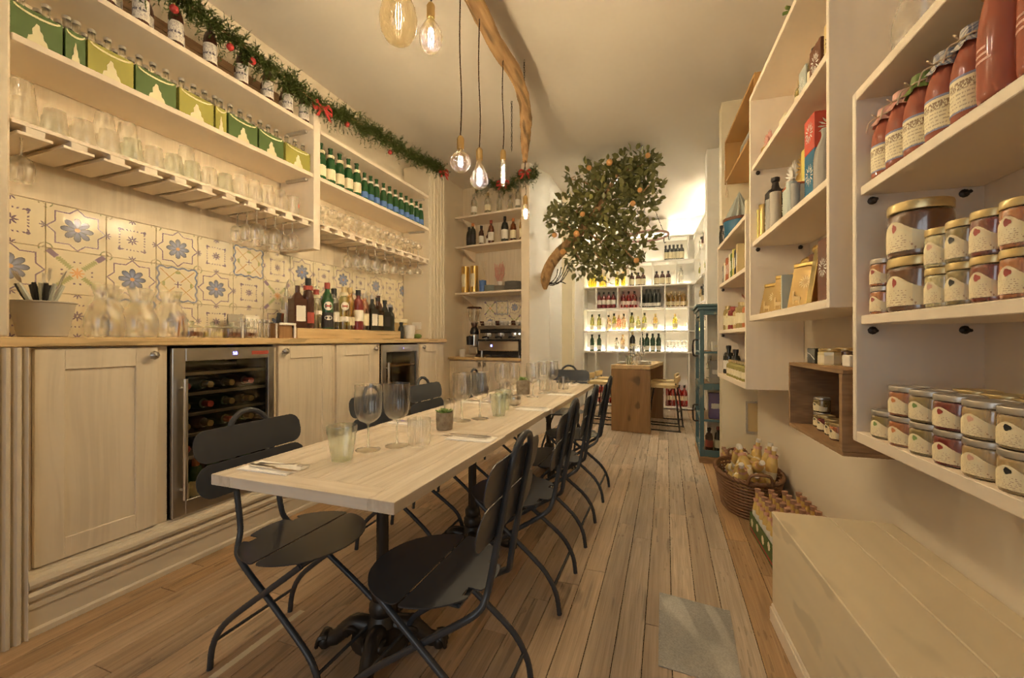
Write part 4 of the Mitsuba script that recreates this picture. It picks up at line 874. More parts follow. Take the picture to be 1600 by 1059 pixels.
single('place_card', pl(mv(join(mv(B(-0.045, 0.045, -0.001, 0.001, 0, 0.075), rx=12), mv(B(-0.045, 0.045, -0.001, 0.001, 0, 0.075), y=0.036, rx=-12))), 'paper'), 'white folded card standing near the far end of the table row', 'card', None, TR(-0.935, 3.55, ZT_+0.0005, rz=20))
# ------------------------------------------------------------------ coffee niche
k = thing('coffee_cabinet', 'beige two door cabinet under the espresso machine in the coffee niche', 'cabinet')
part(k, 'body', pl(B(0.0, 1.096, 0.025, 0.395, 0, 0.922), 'niche_paint'), NF())
for j, (a, b) in enumerate(((0.03, 0.545), (0.555, 1.07))):
    d = part(k, 'door', pl(join(B(a, a+0.075, 0.005, 0.026, 0.08, 0.905, 0.002), B(b-0.075, b, 0.005, 0.026, 0.08, 0.905, 0.002), B(a+0.075, b-0.075, 0.005, 0.026, 0.08, 0.16, 0.002), B(a+0.075, b-0.075, 0.005, 0.026, 0.825, 0.905, 0.002), B(a+0.07, b-0.07, 0.014, 0.026, 0.15, 0.83)), 'niche_paint'), NF())
    kn = lathe([(0, 0), (0.007, 0), (0.007, 0.014), (0.018, 0.020), (0.024, 0.030), (0.018, 0.042), (0, 0.047)], 16, (8, 0.1, rib))
    part(d, 'knob', pl(mv(mv(kn, rx=90), b-0.035 if j == 0 else a+0.035, 0.006, 0.87), 'steel', 40), NF(), label='chrome flower shaped knob')
single('niche_worktop', pl(B(-0.03, 1.096, -0.025, 0.398, 0.924, 0.955, 0.003), 'counter_wood'), 'pale wooden worktop under the espresso machine', 'worktop', None, NF())
for j, (z, lb) in enumerate(((2.80, 'top'), (2.41, 'middle'), (1.80, 'lowest'))):
    k = thing('wall_shelf', f'{lb} white shelf in the coffee niche above the espresso machine', 'shelf')
    part(k, 'board', pl(B(0.12, 1.096, 0.0, 0.398, z-0.025, z, 0.002), 'unit_edge'), NF())
    br = prism(Polygon([(0.02, 0), (0.36, 0), (0.36, -0.13), (0.34, -0.13)]), 0.02)
    v = np.array(br.vertices); br = tm(np.stack([0.20+v[:, 2], v[:, 0], z-0.0255+v[:, 1]], 1), br.faces)
    part(k, 'bracket', pl(br, 'unit_edge'), NF())
for (u, w, b, cap, lab, r, h, lb) in ((0.345, 0.12, 'bottle_clear', 'silver_lid', 'lab_white', 0.042, 0.30, 'first clear bottle on the top niche shelf'), (0.555, 0.12, 'bottle_clear', 'gold_lid', 'lab_cream', 0.042, 0.29, 'second clear bottle on the top niche shelf, cream label'), (0.715, 0.14, 'bottle_clear', 'silver_lid', None, 0.035, 0.25, 'third clear bottle on the top niche shelf'), (0.87, 0.14, 'bottle_clear', 'silver_lid', None, 0.032, 0.22, 'fourth clear bottle on the top niche shelf'), (0.985, 0.13, 'bottle_clear', 'silver_lid', 'lab_white', 0.034, 0.31, 'rightmost clear bottle on the top niche shelf')):
    place(bottle(b, cap, lab, r, h, la=0.2, lb=0.45), 'spirit_bottle', lb, 'bottle', NF(u, w, 2.8003))
for (u, w, b, cap, lab, r, h, lb) in ((0.255, 0.14, 'bottle_black', 'cap_black', 'lab_black', 0.038, 0.275, 'leftmost dark bottle'), (0.345, 0.09, 'bottle_black', 'cap_orange', 'lab_black', 0.040, 0.30, 'dark bottle with orange cap'), (0.445, 0.14, 'bottle_brown', 'cap_black', 'lab_white', 0.034, 0.27, 'bottle with a long white label'), (0.545, 0.16, 'bottle_brown', 'cap_black', 'lab_white', 0.036, 0.19, 'short dark bottle with white label'), (0.615, 0.10, 'bottle_amber', 'cap_red', 'lab_white', 0.040, 0.31, 'amber bottle with a red cap'), (0.805, 0.12, 'bottle_black', 'cap_black', 'lab_white', 0.045, 0.34, 'tall dark bottle with white label'), (0.925, 0.12, 'bottle_amber', 'cap_orange', 'lab_cream', 0.038, 0.30, 'amber bottle with cream label'), (1.045, 0.12, 'bottle_gold', 'gold_lid', 'lab_cream', 0.032, 0.31, 'rightmost golden bottle')):
    place(bottle(b, cap, lab, r, h, la=0.15, lb=0.5), 'spirit_bottle', lb+' on the middle niche shelf', 'bottle', NF(u, w, 2.4103))
for j, u in enumerate((0.215, 0.355)):
    k = thing('gold_tin', nth(j, 2, 'tall shiny gold tins on the lowest niche shelf'), 'tin', 'gold tins')
    part(k, 'body', pl(lathe([(0, 0), (0.052, 0), (0.052, 0.35), (0.050, 0.354), (0, 0.356)], 24), 'gold_foil', 40), NF(u, 0.11, 1.8003))
    part(k, 'label', pl(ring(0.0526, 0.08, 0.25, -2.2, -0.9, 8)[0], 'lab_cream', True), NF(u, 0.11, 1.8003))
k = thing('reed_vase', 'dark blue printed glass holding reeds on the lowest niche shelf', 'vase')
part(k, 'glass', pl(lathe([(0, 0), (0.045, 0), (0.047, 0.16), (0.043, 0.16), (0.041, 0.01), (0, 0.01)], 20), 'lab_blue', 40), NF(0.47, 0.13, 1.8003))
for q in range(5): part(k, 'reed', pl(tube([(0, 0, 0.012), (0.03*(q-2), 0.012*(q % 2), 0.42)], 0.003, 5), 'twine'), NF(0.47, 0.13, 1.8003))
cr = []
for q in range(9):
    a = q*2.4
    cr.append(tube(smooth_path([(0, 0, 0), (0.03*math.cos(a), 0.02*math.sin(a), 0.16), (0.07*math.cos(a+0.4), 0.03*math.sin(a), 0.27), (0.085*math.cos(a+0.8), 0.03*math.sin(a), 0.36+0.05*math.sin(q))], 4), [0.007]*12+[0.004], 5))
    for e in (0.2, 0.28, 0.33): cr.append(tube([(0.06*math.cos(a+0.4), 0.025*math.sin(a), e), (0.06*math.cos(a+0.4)+0.03*math.cos(a*3+e*9), 0.02*math.sin(a), e+0.05)], 0.004, 4))
single('coral_branch', pl(join(*cr), 'coral'), 'pink branching coral ornament standing behind the plates on the niche shelf', 'ornament', None, NF(0.64, 0.28, 1.8003))
def stack(u, w, z, n, r, mat, lb, grp):
    pr = lathe([(0, 0), (r*0.55, 0), (r*0.6, 0.003), (r, 0.013), (r*0.99, 0.016), (r*0.6, 0.007), (0, 0.006)], 20)
    for q in range(n): single('plate', pl(pr, mat, 40), f'{ORD[q]} from bottom, {lb}', 'plate', grp, NF(u, w, z+q*0.0135))
stack(0.60, 0.11, 1.8003, 6, 0.082, 'box_teal', 'stack of grey saucers left on the lowest niche shelf', None)
stack(0.74, 0.11, 1.8003, 5, 0.080, 'pot_grey', 'middle stack of grey saucers on the lowest niche shelf', None)
cupm = lathe([(0, 0), (0.018, 0), (0.02, 0.003), (0.033, 0.03), (0.036, 0.056), (0.034, 0.056), (0.030, 0.03), (0.016, 0.006), (0, 0.005)], 18)
single('cup', pl(cupm, 'porcelain', 40), 'white cup standing on the middle stack of saucers in the niche', 'cup', None, NF(0.74, 0.11, 1.8003+5*0.0135+0.003))
stack(0.93, 0.11, 1.8003, 8, 0.112, 'photo_grey', 'stack of large dark plates, lowest niche shelf', None)
# tiles behind the espresso machine
k = struct('niche_tiling', pl(B(0.34, 1.096, 0.392, 0.3985, 0.96, 1.72), 'grout'), NF())
for r_ in range(3):
    for c in range(4):
        u0 = 0.345+c*0.187; z0 = 1.13+r_*0.194
        m = B(u0, u0+0.185, 0.386, 0.393, z0, z0+0.192, 0.001); v = np.array(m.vertices)
        part(k, 'tile', pl(m, f'tile_{(c+2*r_+2) % 4}', uv=np.stack([(v[:, 0]-u0)/0.185, (v[:, 2]-z0)/0.192], 1)), NF())
# espresso machine
k = thing('espresso_machine', 'wide chrome espresso machine with cups on top in the coffee niche', 'espresso machine')
Z = 0.9555; U0, U1 = 0.435, 1.085
def N(m): return pl(m, 'steel')
part(k, 'body', pl(join(B(U0, U1, 0.10, 0.37, Z+0.10, Z+0.23, 0.006), B(U0, U1, 0.25, 0.37, Z+0.22, Z+0.36, 0.004), B(U0, U1, 0.06, 0.37, Z+0.36, Z+0.41, 0.006)), 'steel'), NF())
part(k, 'front_panel', pl(B(U0+0.01, U1-0.05, 0.055, 0.104, Z+0.085, Z+0.215, 0.008), 'steel_bright'), NF())
part(k, 'side_cheek', pl(B(U1-0.048, U1+0.008, 0.045, 0.371, Z+0.035, Z+0.235, 0.006), 'black_plastic'), NF())
part(k, 'drip_tray', pl(B(U0+0.02, U1-0.055, 0.03, 0.11, Z+0.215, Z+0.232, 0.003), 'black_plastic'), NF())
part(k, 'underside', pl(B(U0+0.03, U1-0.03, 0.12, 0.35, Z+0.03, Z+0.10), 'black_plastic'), NF())
for u in (U0+0.05, U1-0.06):
    for w in (0.09, 0.32): part(k, 'foot', pl(lathe([(0, 0), (0.02, 0), (0.02, 0.01), (0.012, 0.02), (0.012, 0.101)], 12), 'steel_bright', 40), NF(u, w, Z))
part(k, 'group_band', pl(B(U0+0.03, U1-0.02, 0.075, 0.26, Z+0.315, Z+0.362, 0.004), 'black_plastic'), NF())
for j in range(3):
    u = U0+0.12+j*0.19
    g = part(k, 'group_head', pl(lathe([(0, 0), (0.036, 0), (0.040, 0.012), (0.040, 0.05), (0, 0.05)], 18), 'steel_bright', 40), NF(u, 0.13, Z+0.268))
    part(g, 'portafilter', pl(join(tube([(0, 0, 0.005), (-0.01, -0.05, -0.002), (-0.02, -0.11, -0.012)], [0.013, 0.010, 0.013], 10), tube([(0, 0, 0), (0, 0, -0.03)], 0.012, 10)), 'black_plastic', 40), NF(u, 0.13, Z+0.268))
rl = [tube([(U0+0.01, 0.065, Z+0.44), (U1-0.01, 0.065, Z+0.44)], 0.004, 6)]+[tube([(U0+0.02+q*0.0763, 0.065, Z+0.408), (U0+0.02+q*0.0763, 0.065, Z+0.44)], 0.003, 5) for q in range(9)]
part(k, 'cup_rail', pl(join(*rl), 'steel_bright'), NF())
part(k, 'display', E(pl(B(U0+0.20, U0+0.222, 0.0535, 0.0555, Z+0.135, Z+0.165), 'blue_led'), (0.4, 0.5, 5.0)), NF(), label='small blue lit display')
part(k, 'indicator', E(pl(sphere(0.009, 6, (U1-0.035, 0.045, Z+0.30)), 'blue_led'), (14, 13, 9)), NF(), label='tiny white indicator light')
for j in range(11):
    single('coffee_cup', pl(cupm, 'porcelain' if j % 4 else 'bottle_brown', 40), nth(j, 11, 'cups lined up on top of the espresso machine'), 'cup', 'cups on the espresso machine', NF(U0+0.045+j*0.057, 0.115, Z+0.4105, rz=0))
for j in range(9):
    single('coffee_cup', pl(cupm, 'porcelain', 40), nth(j, 9, 'cups in the rear row on top of the espresso machine'), 'cup', 'rear cups on the espresso machine', NF(U0+0.06+j*0.067, 0.20, Z+0.4105))
k = thing('coffee_grinder', 'chrome coffee grinder with a clear bean hopper left of the espresso machine', 'coffee grinder')
T = NF(0.325, 0.16, Z)
part(k, 'base', pl(join(B(-0.075, 0.085, -0.12, 0.12, 0, 0.03, 0.006), B(-0.06, 0.07, -0.06, 0.11, 0.03, 0.15, 0.02)), 'steel_bright'), T)
part(k, 'motor', pl(lathe([(0, 0.14), (0.062, 0.14), (0.066, 0.155), (0.066, 0.29), (0.058, 0.30), (0, 0.31)], 24), 'steel_bright', 40), T)
part(k, 'doser', pl(lathe([(0, 0.16), (0.04, 0.16), (0.045, 0.27), (0, 0.28)], 16), 'black_plastic', 40), T4(NF(0.325, 0.045, Z)))
part(k, 'collar', pl(lathe([(0.055, 0.30), (0.06, 0.33), (0.045, 0.38), (0.03, 0.40)], 20), 'black_plastic', 40), T)
part(k, 'beans', pl(lathe([(0.028, 0.39), (0.050, 0.45), (0, 0.46)], 16), 'bottle_brown', True), T)
part(k, 'hopper', pl(lathe([(0.03, 0.385), (0.07, 0.50), (0.082, 0.635)], 24), 'clear_glass', True), T)
part(k, 'lid', pl(lathe([(0, 0.652), (0.10, 0.640), (0.105, 0.648), (0.09, 0.662), (0, 0.668)], 24), 'bottle_brown', 40), T)
single('knock_cup', pl(lathe([(0, 0), (0.035, 0), (0.042, 0.10), (0.039, 0.10), (0.033, 0.01), (0, 0.01)], 18), 'porcelain', 40), 'white cup at the left end of the niche worktop beside the grinder', 'cup', None, NF(0.16, 0.12, Z))

# ------------------------------------------------------------------ driftwood branch, chains, pendant lamps
bp_ = smooth_path([(-1.00, -0.60, 3.03), (-1.06, 0.2, 3.05), (-1.00, 0.8, 3.09), (-1.035, 1.35, 3.07), (-1.00, 1.9, 3.10), (-1.03, 2.45, 3.09), (-1.01, 2.85, 3.075), (-1.03, 3.10, 3.01), (-1.045, 3.18, 2.88), (-1.055, 3.20, 2.72), (-1.06, 3.20, 2.60)], 6)
rr = np.interp(np.linspace(0, 1, len(bp_)), [0, 0.5, 0.72, 0.8, 0.88, 1], [0.062, 0.050, 0.043, 0.046, 0.034, 0.016])
m = tube(bp_, rr, 14)
from meshkit import fbm as nfbm
v = np.array(m.vertices); c = np.repeat(bp_, 14, 0)
v[:len(c)] = c+(v[:len(c)]-c)*(0.72+0.62*nfbm(v[:len(c)]*np.array([26, 5, 26]), 3, 4))[:, None]
kb = single('driftwood_branch', pl(tm(v, m.faces), 'driftwood', 50), 'long bent driftwood branch hanging under the ceiling above the dining table', 'branch')
def chain(x, y, z0, z1, lb):
    k = thing('chain', lb, 'chain'); z = z1; j = 0
    lk = tube([(0.006*math.cos(t), 0, 0.012*math.sin(t)) for t in np.linspace(0, 2*PI, 11)], 0.0018, 5, False)
    lp = pl(lk, 'dark_metal', True)
    while z > z0:
        part(k, 'link', lp, TR(x, y, z-0.012, rz=90*(j % 2))); z -= 0.019; j += 1
chain(-1.018, 3.06, 3.10, CEIL, 'thin metal chain from the ceiling to the bent end of the driftwood branch')
chain(-1.00, 1.10, 3.14, CEIL, 'thin metal chain holding the front of the driftwood branch')
chain(-1.105, 3.02, 2.62, 3.0, 'thin metal chain dangling beside the bent end of the branch')
def globe(kind):
    if kind == 'globe': return [(0.013, 0.0), (0.015, -0.012)]+[(0.054*math.sin(q), -0.062-0.054*math.cos(PI-q)*-1) for q in ()]+[(0.054*math.sin(t), -0.066+0.054*math.cos(t)) for t in np.linspace(0.30, PI, 12)]
    if kind == 'pear': return [(0.014, 0), (0.016, -0.012), (0.020, -0.03), (0.030, -0.055), (0.046, -0.085), (0.053, -0.110), (0.050, -0.135), (0.036, -0.156), (0.016, -0.166), (0, -0.168)]
    if kind == 'tube': return [(0.012, 0), (0.0155, -0.012), (0.0165, -0.02), (0.0165, -0.155), (0.013, -0.168), (0, -0.173)]
    if kind == 'tear': return [(0.013, 0), (0.016, -0.012), (0.022, -0.035), (0.030, -0.062), (0.032, -0.082), (0.027, -0.105), (0.013, -0.120), (0, -0.124)]
    if kind == 'oval': return [(0.014, 0), (0.017, -0.010), (0.026, -0.022), (0.044, -0.050), (0.054, -0.085), (0.050, -0.118), (0.034, -0.146), (0.015, -0.158), (0, -0.160)]
    return [(0.016, 0), (0.022, -0.015), (0.045, -0.045), (0.068, -0.095), (0.076, -0.140), (0.070, -0.185), (0.050, -0.220), (0.022, -0.240), (0, -0.244)]
LAMPS = [(-1.02, 1.45, 2.62, 'giant', 0.0, 'largest clear oval bulb, unlit looking, nearest the camera', 0.0), (-1.02, 1.70, 2.665, 'oval', 1.0, 'clear oval bulb right of the largest bulb', 0.0), (-1.02, 2.00, 2.185, 'globe', 1.0, 'round globe bulb, lower left of the hanging group', -0.02), (-1.02, 2.24, 2.225, 'pear', 1.0, 'wide pear shaped bulb right of the round globe bulb', 0.0), (-1.02, 2.62, 2.375, 'tube', 1.0, 'slim tube shaped bulb right of the pear shaped bulb', 0.0), (-1.045, 3.17, 2.25, 'tear', 1.0, 'small bright teardrop bulb hanging lowest and farthest', 0.0),
         (-1.02, 1.15, 2.60, 'globe', 1.0, 'round bulb above the front of the table, out of view', 0.0), (-1.02, 0.70, 2.45, 'pear', 1.0, 'pear shaped bulb near the camera, out of view', 0.0), (-1.02, 0.2, 2.40, 'oval', 1.0, 'oval bulb near the camera, out of view', 0.0)]
for (x, y, z, kind, on, lb, dx) in LAMPS[:7]:
    k = thing('pendant_lamp', lb+', hung from the driftwood branch', 'pendant lamp')
    i_ = int(np.argmin(np.abs(bp_[:, 1]-y))); top = bp_[i_][2]-0.045 if kind != 'tear' else 2.60
    part(k, 'cord', pl(tube(smooth_path([(x, y, z+0.07), (x+0.006, y, z+0.3*(top-z)), (x-0.005, y, z+0.65*(top-z)), (x, y, top)], 5), 0.0032, 6), 'brown_cord', 60))
    part(k, 'socket', pl(lathe([(0, 0.07), (0.008, 0.072), (0.015, 0.064), (0.019, 0.056), (0.019, 0.004), (0.017, 0), (0.0, 0.0)], 18), 'brass', 40), TR(x, y, z))
    g = globe(kind); L = -g[-1][1]
    b = part(k, 'bulb', pl(lathe([(r_, q) for r_, q in g], 26), 'amber_bulb', True), TR(x, y, z))
    if kind == 'tube': fs = [tube(smooth_path([(0.0085*math.cos(t), 0.0085*math.sin(t), -0.03-0.0055*t*0.95) for t in np.linspace(0, 22, 34)], 2), 0.0010, 4)]
    else: fs = [tube(smooth_path([(0.009*math.cos(a), 0.009*math.sin(a), -0.32*L), (0.013*math.cos(a), 0.013*math.sin(a), -0.5*L), (0.008*math.cos(a), 0.008*math.sin(a), -0.72*L)], 3), 0.0011, 4) for a in np.arange(6)*PI/3]
    fm = join(*fs); area = 0.5*np.linalg.norm(np.cross(fm.vertices[fm.faces[:, 1]]-fm.vertices[fm.faces[:, 0]], fm.vertices[fm.faces[:, 2]]-fm.vertices[fm.faces[:, 0]]), axis=1).sum()
    rad = BULB*on*0.0012/area if on else 1.6
    part(b, 'filament', E(pl(fm, 'brass', True), [rad*c_ for c_ in WARM]), TR(x, y, z))
    part(b, 'filament_stem', pl(tube([(0, 0, 0), (0, 0, -0.34*L)], [0.006, 0.003], 8), 'clear_glass', True), TR(x, y, z))

# ------------------------------------------------------------------ artificial orange tree on the wall corner
k = thing('orange_tree', 'leafy orange tree branch mounted on the wall corner above the far table end', 'tree')
tr_ = smooth_path([(-1.452, 5.19, 1.83), (-1.43, 5.14, 1.95), (-1.36, 5.08, 2.09), (-1.24, 5.02, 2.22), (-1.08, 4.97, 2.34), (-0.92, 4.93, 2.48), (-0.76, 4.90, 2.66), (-0.62, 4.90, 2.88), (-0.52, 4.9, 3.05)], 5)
part(k, 'trunk', pl(tube(tr_, np.interp(np.linspace(0, 1, len(tr_)), [0, 0.1, 0.4, 1], [0.032, 0.066, 0.068, 0.016]), 12), 'bark', 50))
rt = np.random.default_rng(5)
BL = [(-0.377, 3.07, 0.24, 2.6), (-0.806, 3.05, 0.21, 1.6), (-0.624, 2.72, 0.40, 7), (-0.99, 2.685, 0.28, 3), (-0.27, 2.82, 0.24, 3), (-0.70, 2.31, 0.36, 5.5), (-0.37, 2.34, 0.28, 3.2), (-1.19, 2.60, 0.20, 1.8), (-0.93, 2.10, 0.19, 1.5), (-0.66, 2.03, 0.20, 1.6), (-0.45, 1.99, 0.13, 0.5), (-0.22, 3.12, 0.16, 1.5), (-0.33, 2.08, 0.11, 0.4), (-1.04, 3.07, 0.10, 0.35), (-0.55, 2.95, 0.3, 3)]
for (bx, bz, br_, w_) in BL:
    s_ = tr_[int(np.argmin((tr_[:, 0]-bx)**2+(tr_[:, 2]-bz)**2))]
    part(k, 'branch', pl(tube(smooth_path([tuple(s_), ((s_[0]+bx)/2, 4.92, (s_[2]+bz)/2+0.04), (bx, 4.9, bz), (bx+0.4*br_, 4.9, bz+0.3*br_)], 4), [0.014]*4+[0.010]*4+[0.006]*4+[0.004], 6), 'bark', 50))
P_ = []
tot = sum(b[3] for b in BL)
for (bx, bz, br_, w_) in BL:
    for q in range(int(2500*w_/tot)):
        d = rt.normal(size=3); d /= np.linalg.norm(d); rad = br_*rt.random()**0.42
        P_.append((bx+d[0]*rad, 4.92+d[1]*min(rad, 0.34), bz+d[2]*rad, d))
lv = np.array([(0, 0, 0), (0.30, 0.24, 0.03), (0.65, 0.25, 0.02), (1, 0, -0.06), (0.65, -0.25, 0.02), (0.30, -0.24, 0.03), (0.45, 0, -0.03)]); lf = [(0, 1, 6), (1, 2, 6), (2, 3, 6), (3, 4, 6), (4, 5, 6), (5, 0, 6)]
lv2 = np.vstack([lv, lv-[0, 0, 0.012]]); lf2 = lf+[(c+7, b+7, a+7) for a, b, c in lf]+[q for a, b in ((0, 1), (1, 2), (2, 3), (3, 4), (4, 5), (5, 0)) for q in ((a, a+7, b+7), (a, b+7, b))]
lpl = [pl(tm(lv2, lf2), 'leaf', 60), pl(tm(lv2, lf2), 'leaf_light', 60)]
P_.sort(key=lambda q: q[1])
big, V, F = [], [], []
for q, (x, y, z, d) in enumerate(P_):
    e = d*0.8+rt.normal(size=3)*0.7+[0, -0.2, 0.25]; e /= np.linalg.norm(e)
    yaw = math.degrees(math.atan2(e[1], e[0])); pit = -math.degrees(math.asin(e[2])); L = rt.uniform(0.058, 0.104)
    T = T4().translate([x, y, z]).rotate([0, 0, 1], yaw).rotate([0, 1, 0], pit).rotate([1, 0, 0], rt.uniform(-70, 70)).scale([L, L*1.05, L])
    if z > CEIL-0.03: continue
    if q < 300: part(k, 'leaf', lpl[1 if rt.random() < 0.16 else 0], T)
    else:
        M_ = np.array(T.matrix, float); o_ = len(V); V += list(lv2 @ M_[:3, :3].T+M_[:3, 3]); F += [(a+o_, b+o_, c+o_) for a, b, c in lf2]
part(k, 'foliage', pl(tm(V, F), 'leaf')); labels[k+'__foliage'] = {'kind': 'stuff', 'label': 'dense small green leaves'}
ORS = [(-0.57, 4.60, 3.08, 0.042), (-0.79, 4.62, 3.06, 0.034), (-0.18, 4.66, 3.12, 0.034), (-0.33, 4.62, 2.62, 0.036), (-0.855, 4.58, 2.55, 0.034), (-0.92, 4.57, 2.34, 0.042), (-1.24, 4.86, 2.42, 0.036), (-1.10, 4.70, 2.18, 0.040), (-0.30, 4.7, 2.03, 0.036), (-0.26, 4.64, 2.76, 0.032)]
for j, (x, y, z, r_) in enumerate(ORS):
    r_ *= 0.82
    kk = thing('orange', ['largest orange near the top of the tree', 'orange at the top left of the tree crown', 'orange at the top right of the tree crown', 'orange on the right side of the tree crown', 'small orange in the middle of the tree crown', 'bright orange left of the centre of the tree crown', 'orange on the left edge of the tree crown', 'orange near the tree trunk', 'orange at the lower right of the tree crown', 'small orange at the right edge of the tree crown'][j], 'orange')
    part(kk, 'fruit', pl(sphere(r_, 10), 'orange_skin', True), TR(x, y, z)); part(kk, 'stalk', pl(tube([(0, 0, r_*0.95), (0.01, 0.06, r_+0.03)], 0.003, 5), 'leaf'), TR(x, y, z))
wr = []
for q in range(5): wr.append(tube(smooth_path([(-1.44, 5.24, 1.92), (-1.36+0.03*q, 5.14, 1.90-0.02*(q % 2)), (-1.27+0.04*q, 5.05, 1.95+0.02*q), (-1.24+0.045*q, 5.02, 2.03+0.025*q)], 5), 0.005, 6)); wr.append(sphere(0.010, 5, (-1.24+0.045*q, 5.02, 2.03+0.025*q)))
wr.append(tube(smooth_path([(-1.435, 5.26, 1.90), (-1.33, 5.12, 1.86), (-1.22, 5.05, 1.89), (-1.14, 5.0, 1.86)], 5), 0.006, 6))
single('wire_hooks', pl(join(*wr), 'dark_metal'), 'dark wire coat hooks on the wall corner under the tree trunk', 'hooks')

# ------------------------------------------------------------------ lit bottle shelving at the back
SH = [0.045, 0.980, 1.347, 1.747, 2.135, 2.547, 2.958]
k = thing('bottle_shelving', 'white cubby shelving full of lit bottles along the back wall', 'shelving')
YB = 7.65
for z in SH: part(k, 'shelf', pl(B(-1.415, 0.44, YB, 7.995, z-0.026, z, 0.001), 'white_paint'))
VER = [[-1.41, -1.19, -0.807, -0.02, 0.36], [-1.41, -1.01, -0.62, -0.407, -0.02, 0.352], [-1.41, -1.01, -0.62, -0.407, -0.02, 0.352], [-1.41, -1.19, -0.807, -0.407, -0.02, 0.352], [-1.41, -1.0, -0.62, -0.227, 0.162], [-1.41, -1.19, -0.807, -0.407, -0.04, 0.352]]
for zi, xs in enumerate(VER):
    for x in xs: part(k, 'divider', pl(B(x-0.011, x+0.011, YB+0.003, 7.99, SH[zi]+0.0005, SH[zi+1]-0.0265, 0.001), 'white_paint'))
rk = T4().translate([0.44, 7.65, 0]).rotate([0, 0, 1], RA)
k = thing('bottle_shelving', 'white cubby shelving with bottles along the right wall of the back room', 'shelving')
for z in SH[1:]: part(k, 'shelf', pl(B(0.0, 0.30, -2.25, 0.0, z-0.026, z, 0.001), 'white_paint'), rk)
for zi in range(1, 6):
    for q in range(4):
        y = -0.012-q*0.72-(0.35 if zi % 2 and q else 0)
        if y > -2.24: part(k, 'divider', pl(B(0.003, 0.295, y-0.011, y+0.011, SH[zi]+0.0005, SH[zi+1]-0.0265, 0.001), 'white_paint'), rk)
def strip(x0, x1, y, z, lb, T=None, e=1.0):
    k = thing('led_strip', lb, 'light strip'); part(k, 'housing', pl(B(x0, x1, y, y+0.012, z, z+0.006), 'white_paint'), T)
    part(k, 'light', E(pl(B(x0, x1, y-0.002, y+0.012, z+0.006, z+0.016), 'white_paint'), [LED*e*c_ for c_ in LEDC]), T)
for zi, lb, e in ((1, 'lowest', 1.0), (2, 'second', 1.3), (4, 'third', 1.2), (5, 'fourth', 1.0), (6, 'topmost', 4.2)):
    xs = [x for x in VER[min(zi, 5)]]+[0.43] if zi < 6 else [-1.41, 0.44]
    xs = [(a, b) for a, b in zip(xs[:-1], xs[1:]) if b-a > 0.12]
    for q_, (a, b) in enumerate(xs): strip(a+0.015, b-0.015, 7.975, SH[zi], nth(q_, len(xs), f'light strips on the {lb} lit back wall shelf'), None, e)
for zi, e in ((2, 0.55), (4, 0.5), (5, 0.5), (6, 8.0)): strip(-2.2, -0.05, 0, 0, f"light strip along the {'topmost' if zi == 6 else ORD[zi]} shelf of the right back shelving", rk @ T4().translate([0.27, 0, SH[zi]]).rotate([0, 0, 1], 90) if False else rk @ T4().translate([0.285, -2.25, SH[zi]+0.0]).rotate([0, 0, 1], 90) @ T4().translate([2.25, 0, 0]), e)
def rowb(zi, xs, P, name, what, h=None, y=7.80, grp=None):
    for j, x in enumerate(xs): place(P, 'wine_bottle', nth(j, len(xs), what), 'bottle', TR(x, y, SH[zi]+0.0003, rz=-90), what)
vw = lambda b, c, l, **kw: bottle(b, c, l, kw.pop('r', 0.038), kw.pop('h', 0.30), arc=None, **kw)
rowb(6-1, [-0.008, 0.057, 0.121, 0.185, 0.249], vw('bottle_black', 'cap_black', 'lab_cream', r=0.040, h=0.27, la=0.12, lb=0.55), '', 'dark bottles in the top right back cubby')
rowb(4, [-1.312, -1.237, -1.109, -1.023, -0.831, -0.724], vw('bottle_yellow', 'gold_lid', 'bottle_yellow', h=0.27), '', 'bright yellow bottles behind the lower leaves of the tree')
rowb(4, [-0.574, -0.467, -0.382], vw('bottle_brown', 'cap_black', 'lab_cream', r=0.042, h=0.24, la=0.10, lb=0.52, nk=0.80), '', 'brown beige labelled bottles under the ring rack')
rowb(4, [-0.157, -0.061, 0.035], vw('bottle_brown', 'cap_black', 'lab_cream', r=0.042, h=0.24, la=0.10, lb=0.52, nk=0.80), '', 'brown beige labelled bottles right of the ring rack')
rowb(4, [0.238], vw('bottle_clear', 'silver_lid', 'lab_white', h=0.31), '', 'single tall clear bottle in the right corner cubby of the back wall')
rowb(3, [-1.151, -1.066, -0.980, -0.895], vw('bottle_wine', 'cap_black', 'lab_white', r=0.041, la=0.25, lb=0.52), '', 'dark red bottles in the back wall third row')
rowb(3, [-0.724, -0.628, -0.531], vw('bottle_red', 'cap_black', 'lab_white', r=0.043, la=0.2, lb=0.42), '', 'bright red bottles in the back wall third row')
rowb(3, [-0.403, -0.328, -0.264, -0.189, -0.125], vw('bottle_black', 'bottle_black', 'lab_white', r=0.038, h=0.32, la=0.08, lb=0.26), '', 'black sparkling wine bottles on the back wall')
rowb(3, [0.003, 0.078, 0.153, 0.217, 0.281], vw('bottle_gold', 'lab_cream', 'lab_cream', h=0.27, la=0.1, lb=0.35), '', 'golden bottles in the third row of the back wall')
rowb(2, [-1.280, -1.151], vw('bottle_olive', 'cap_black', 'lab_white', la=0.08, lb=0.34), '', 'green bottles at the left, back wall fourth row')
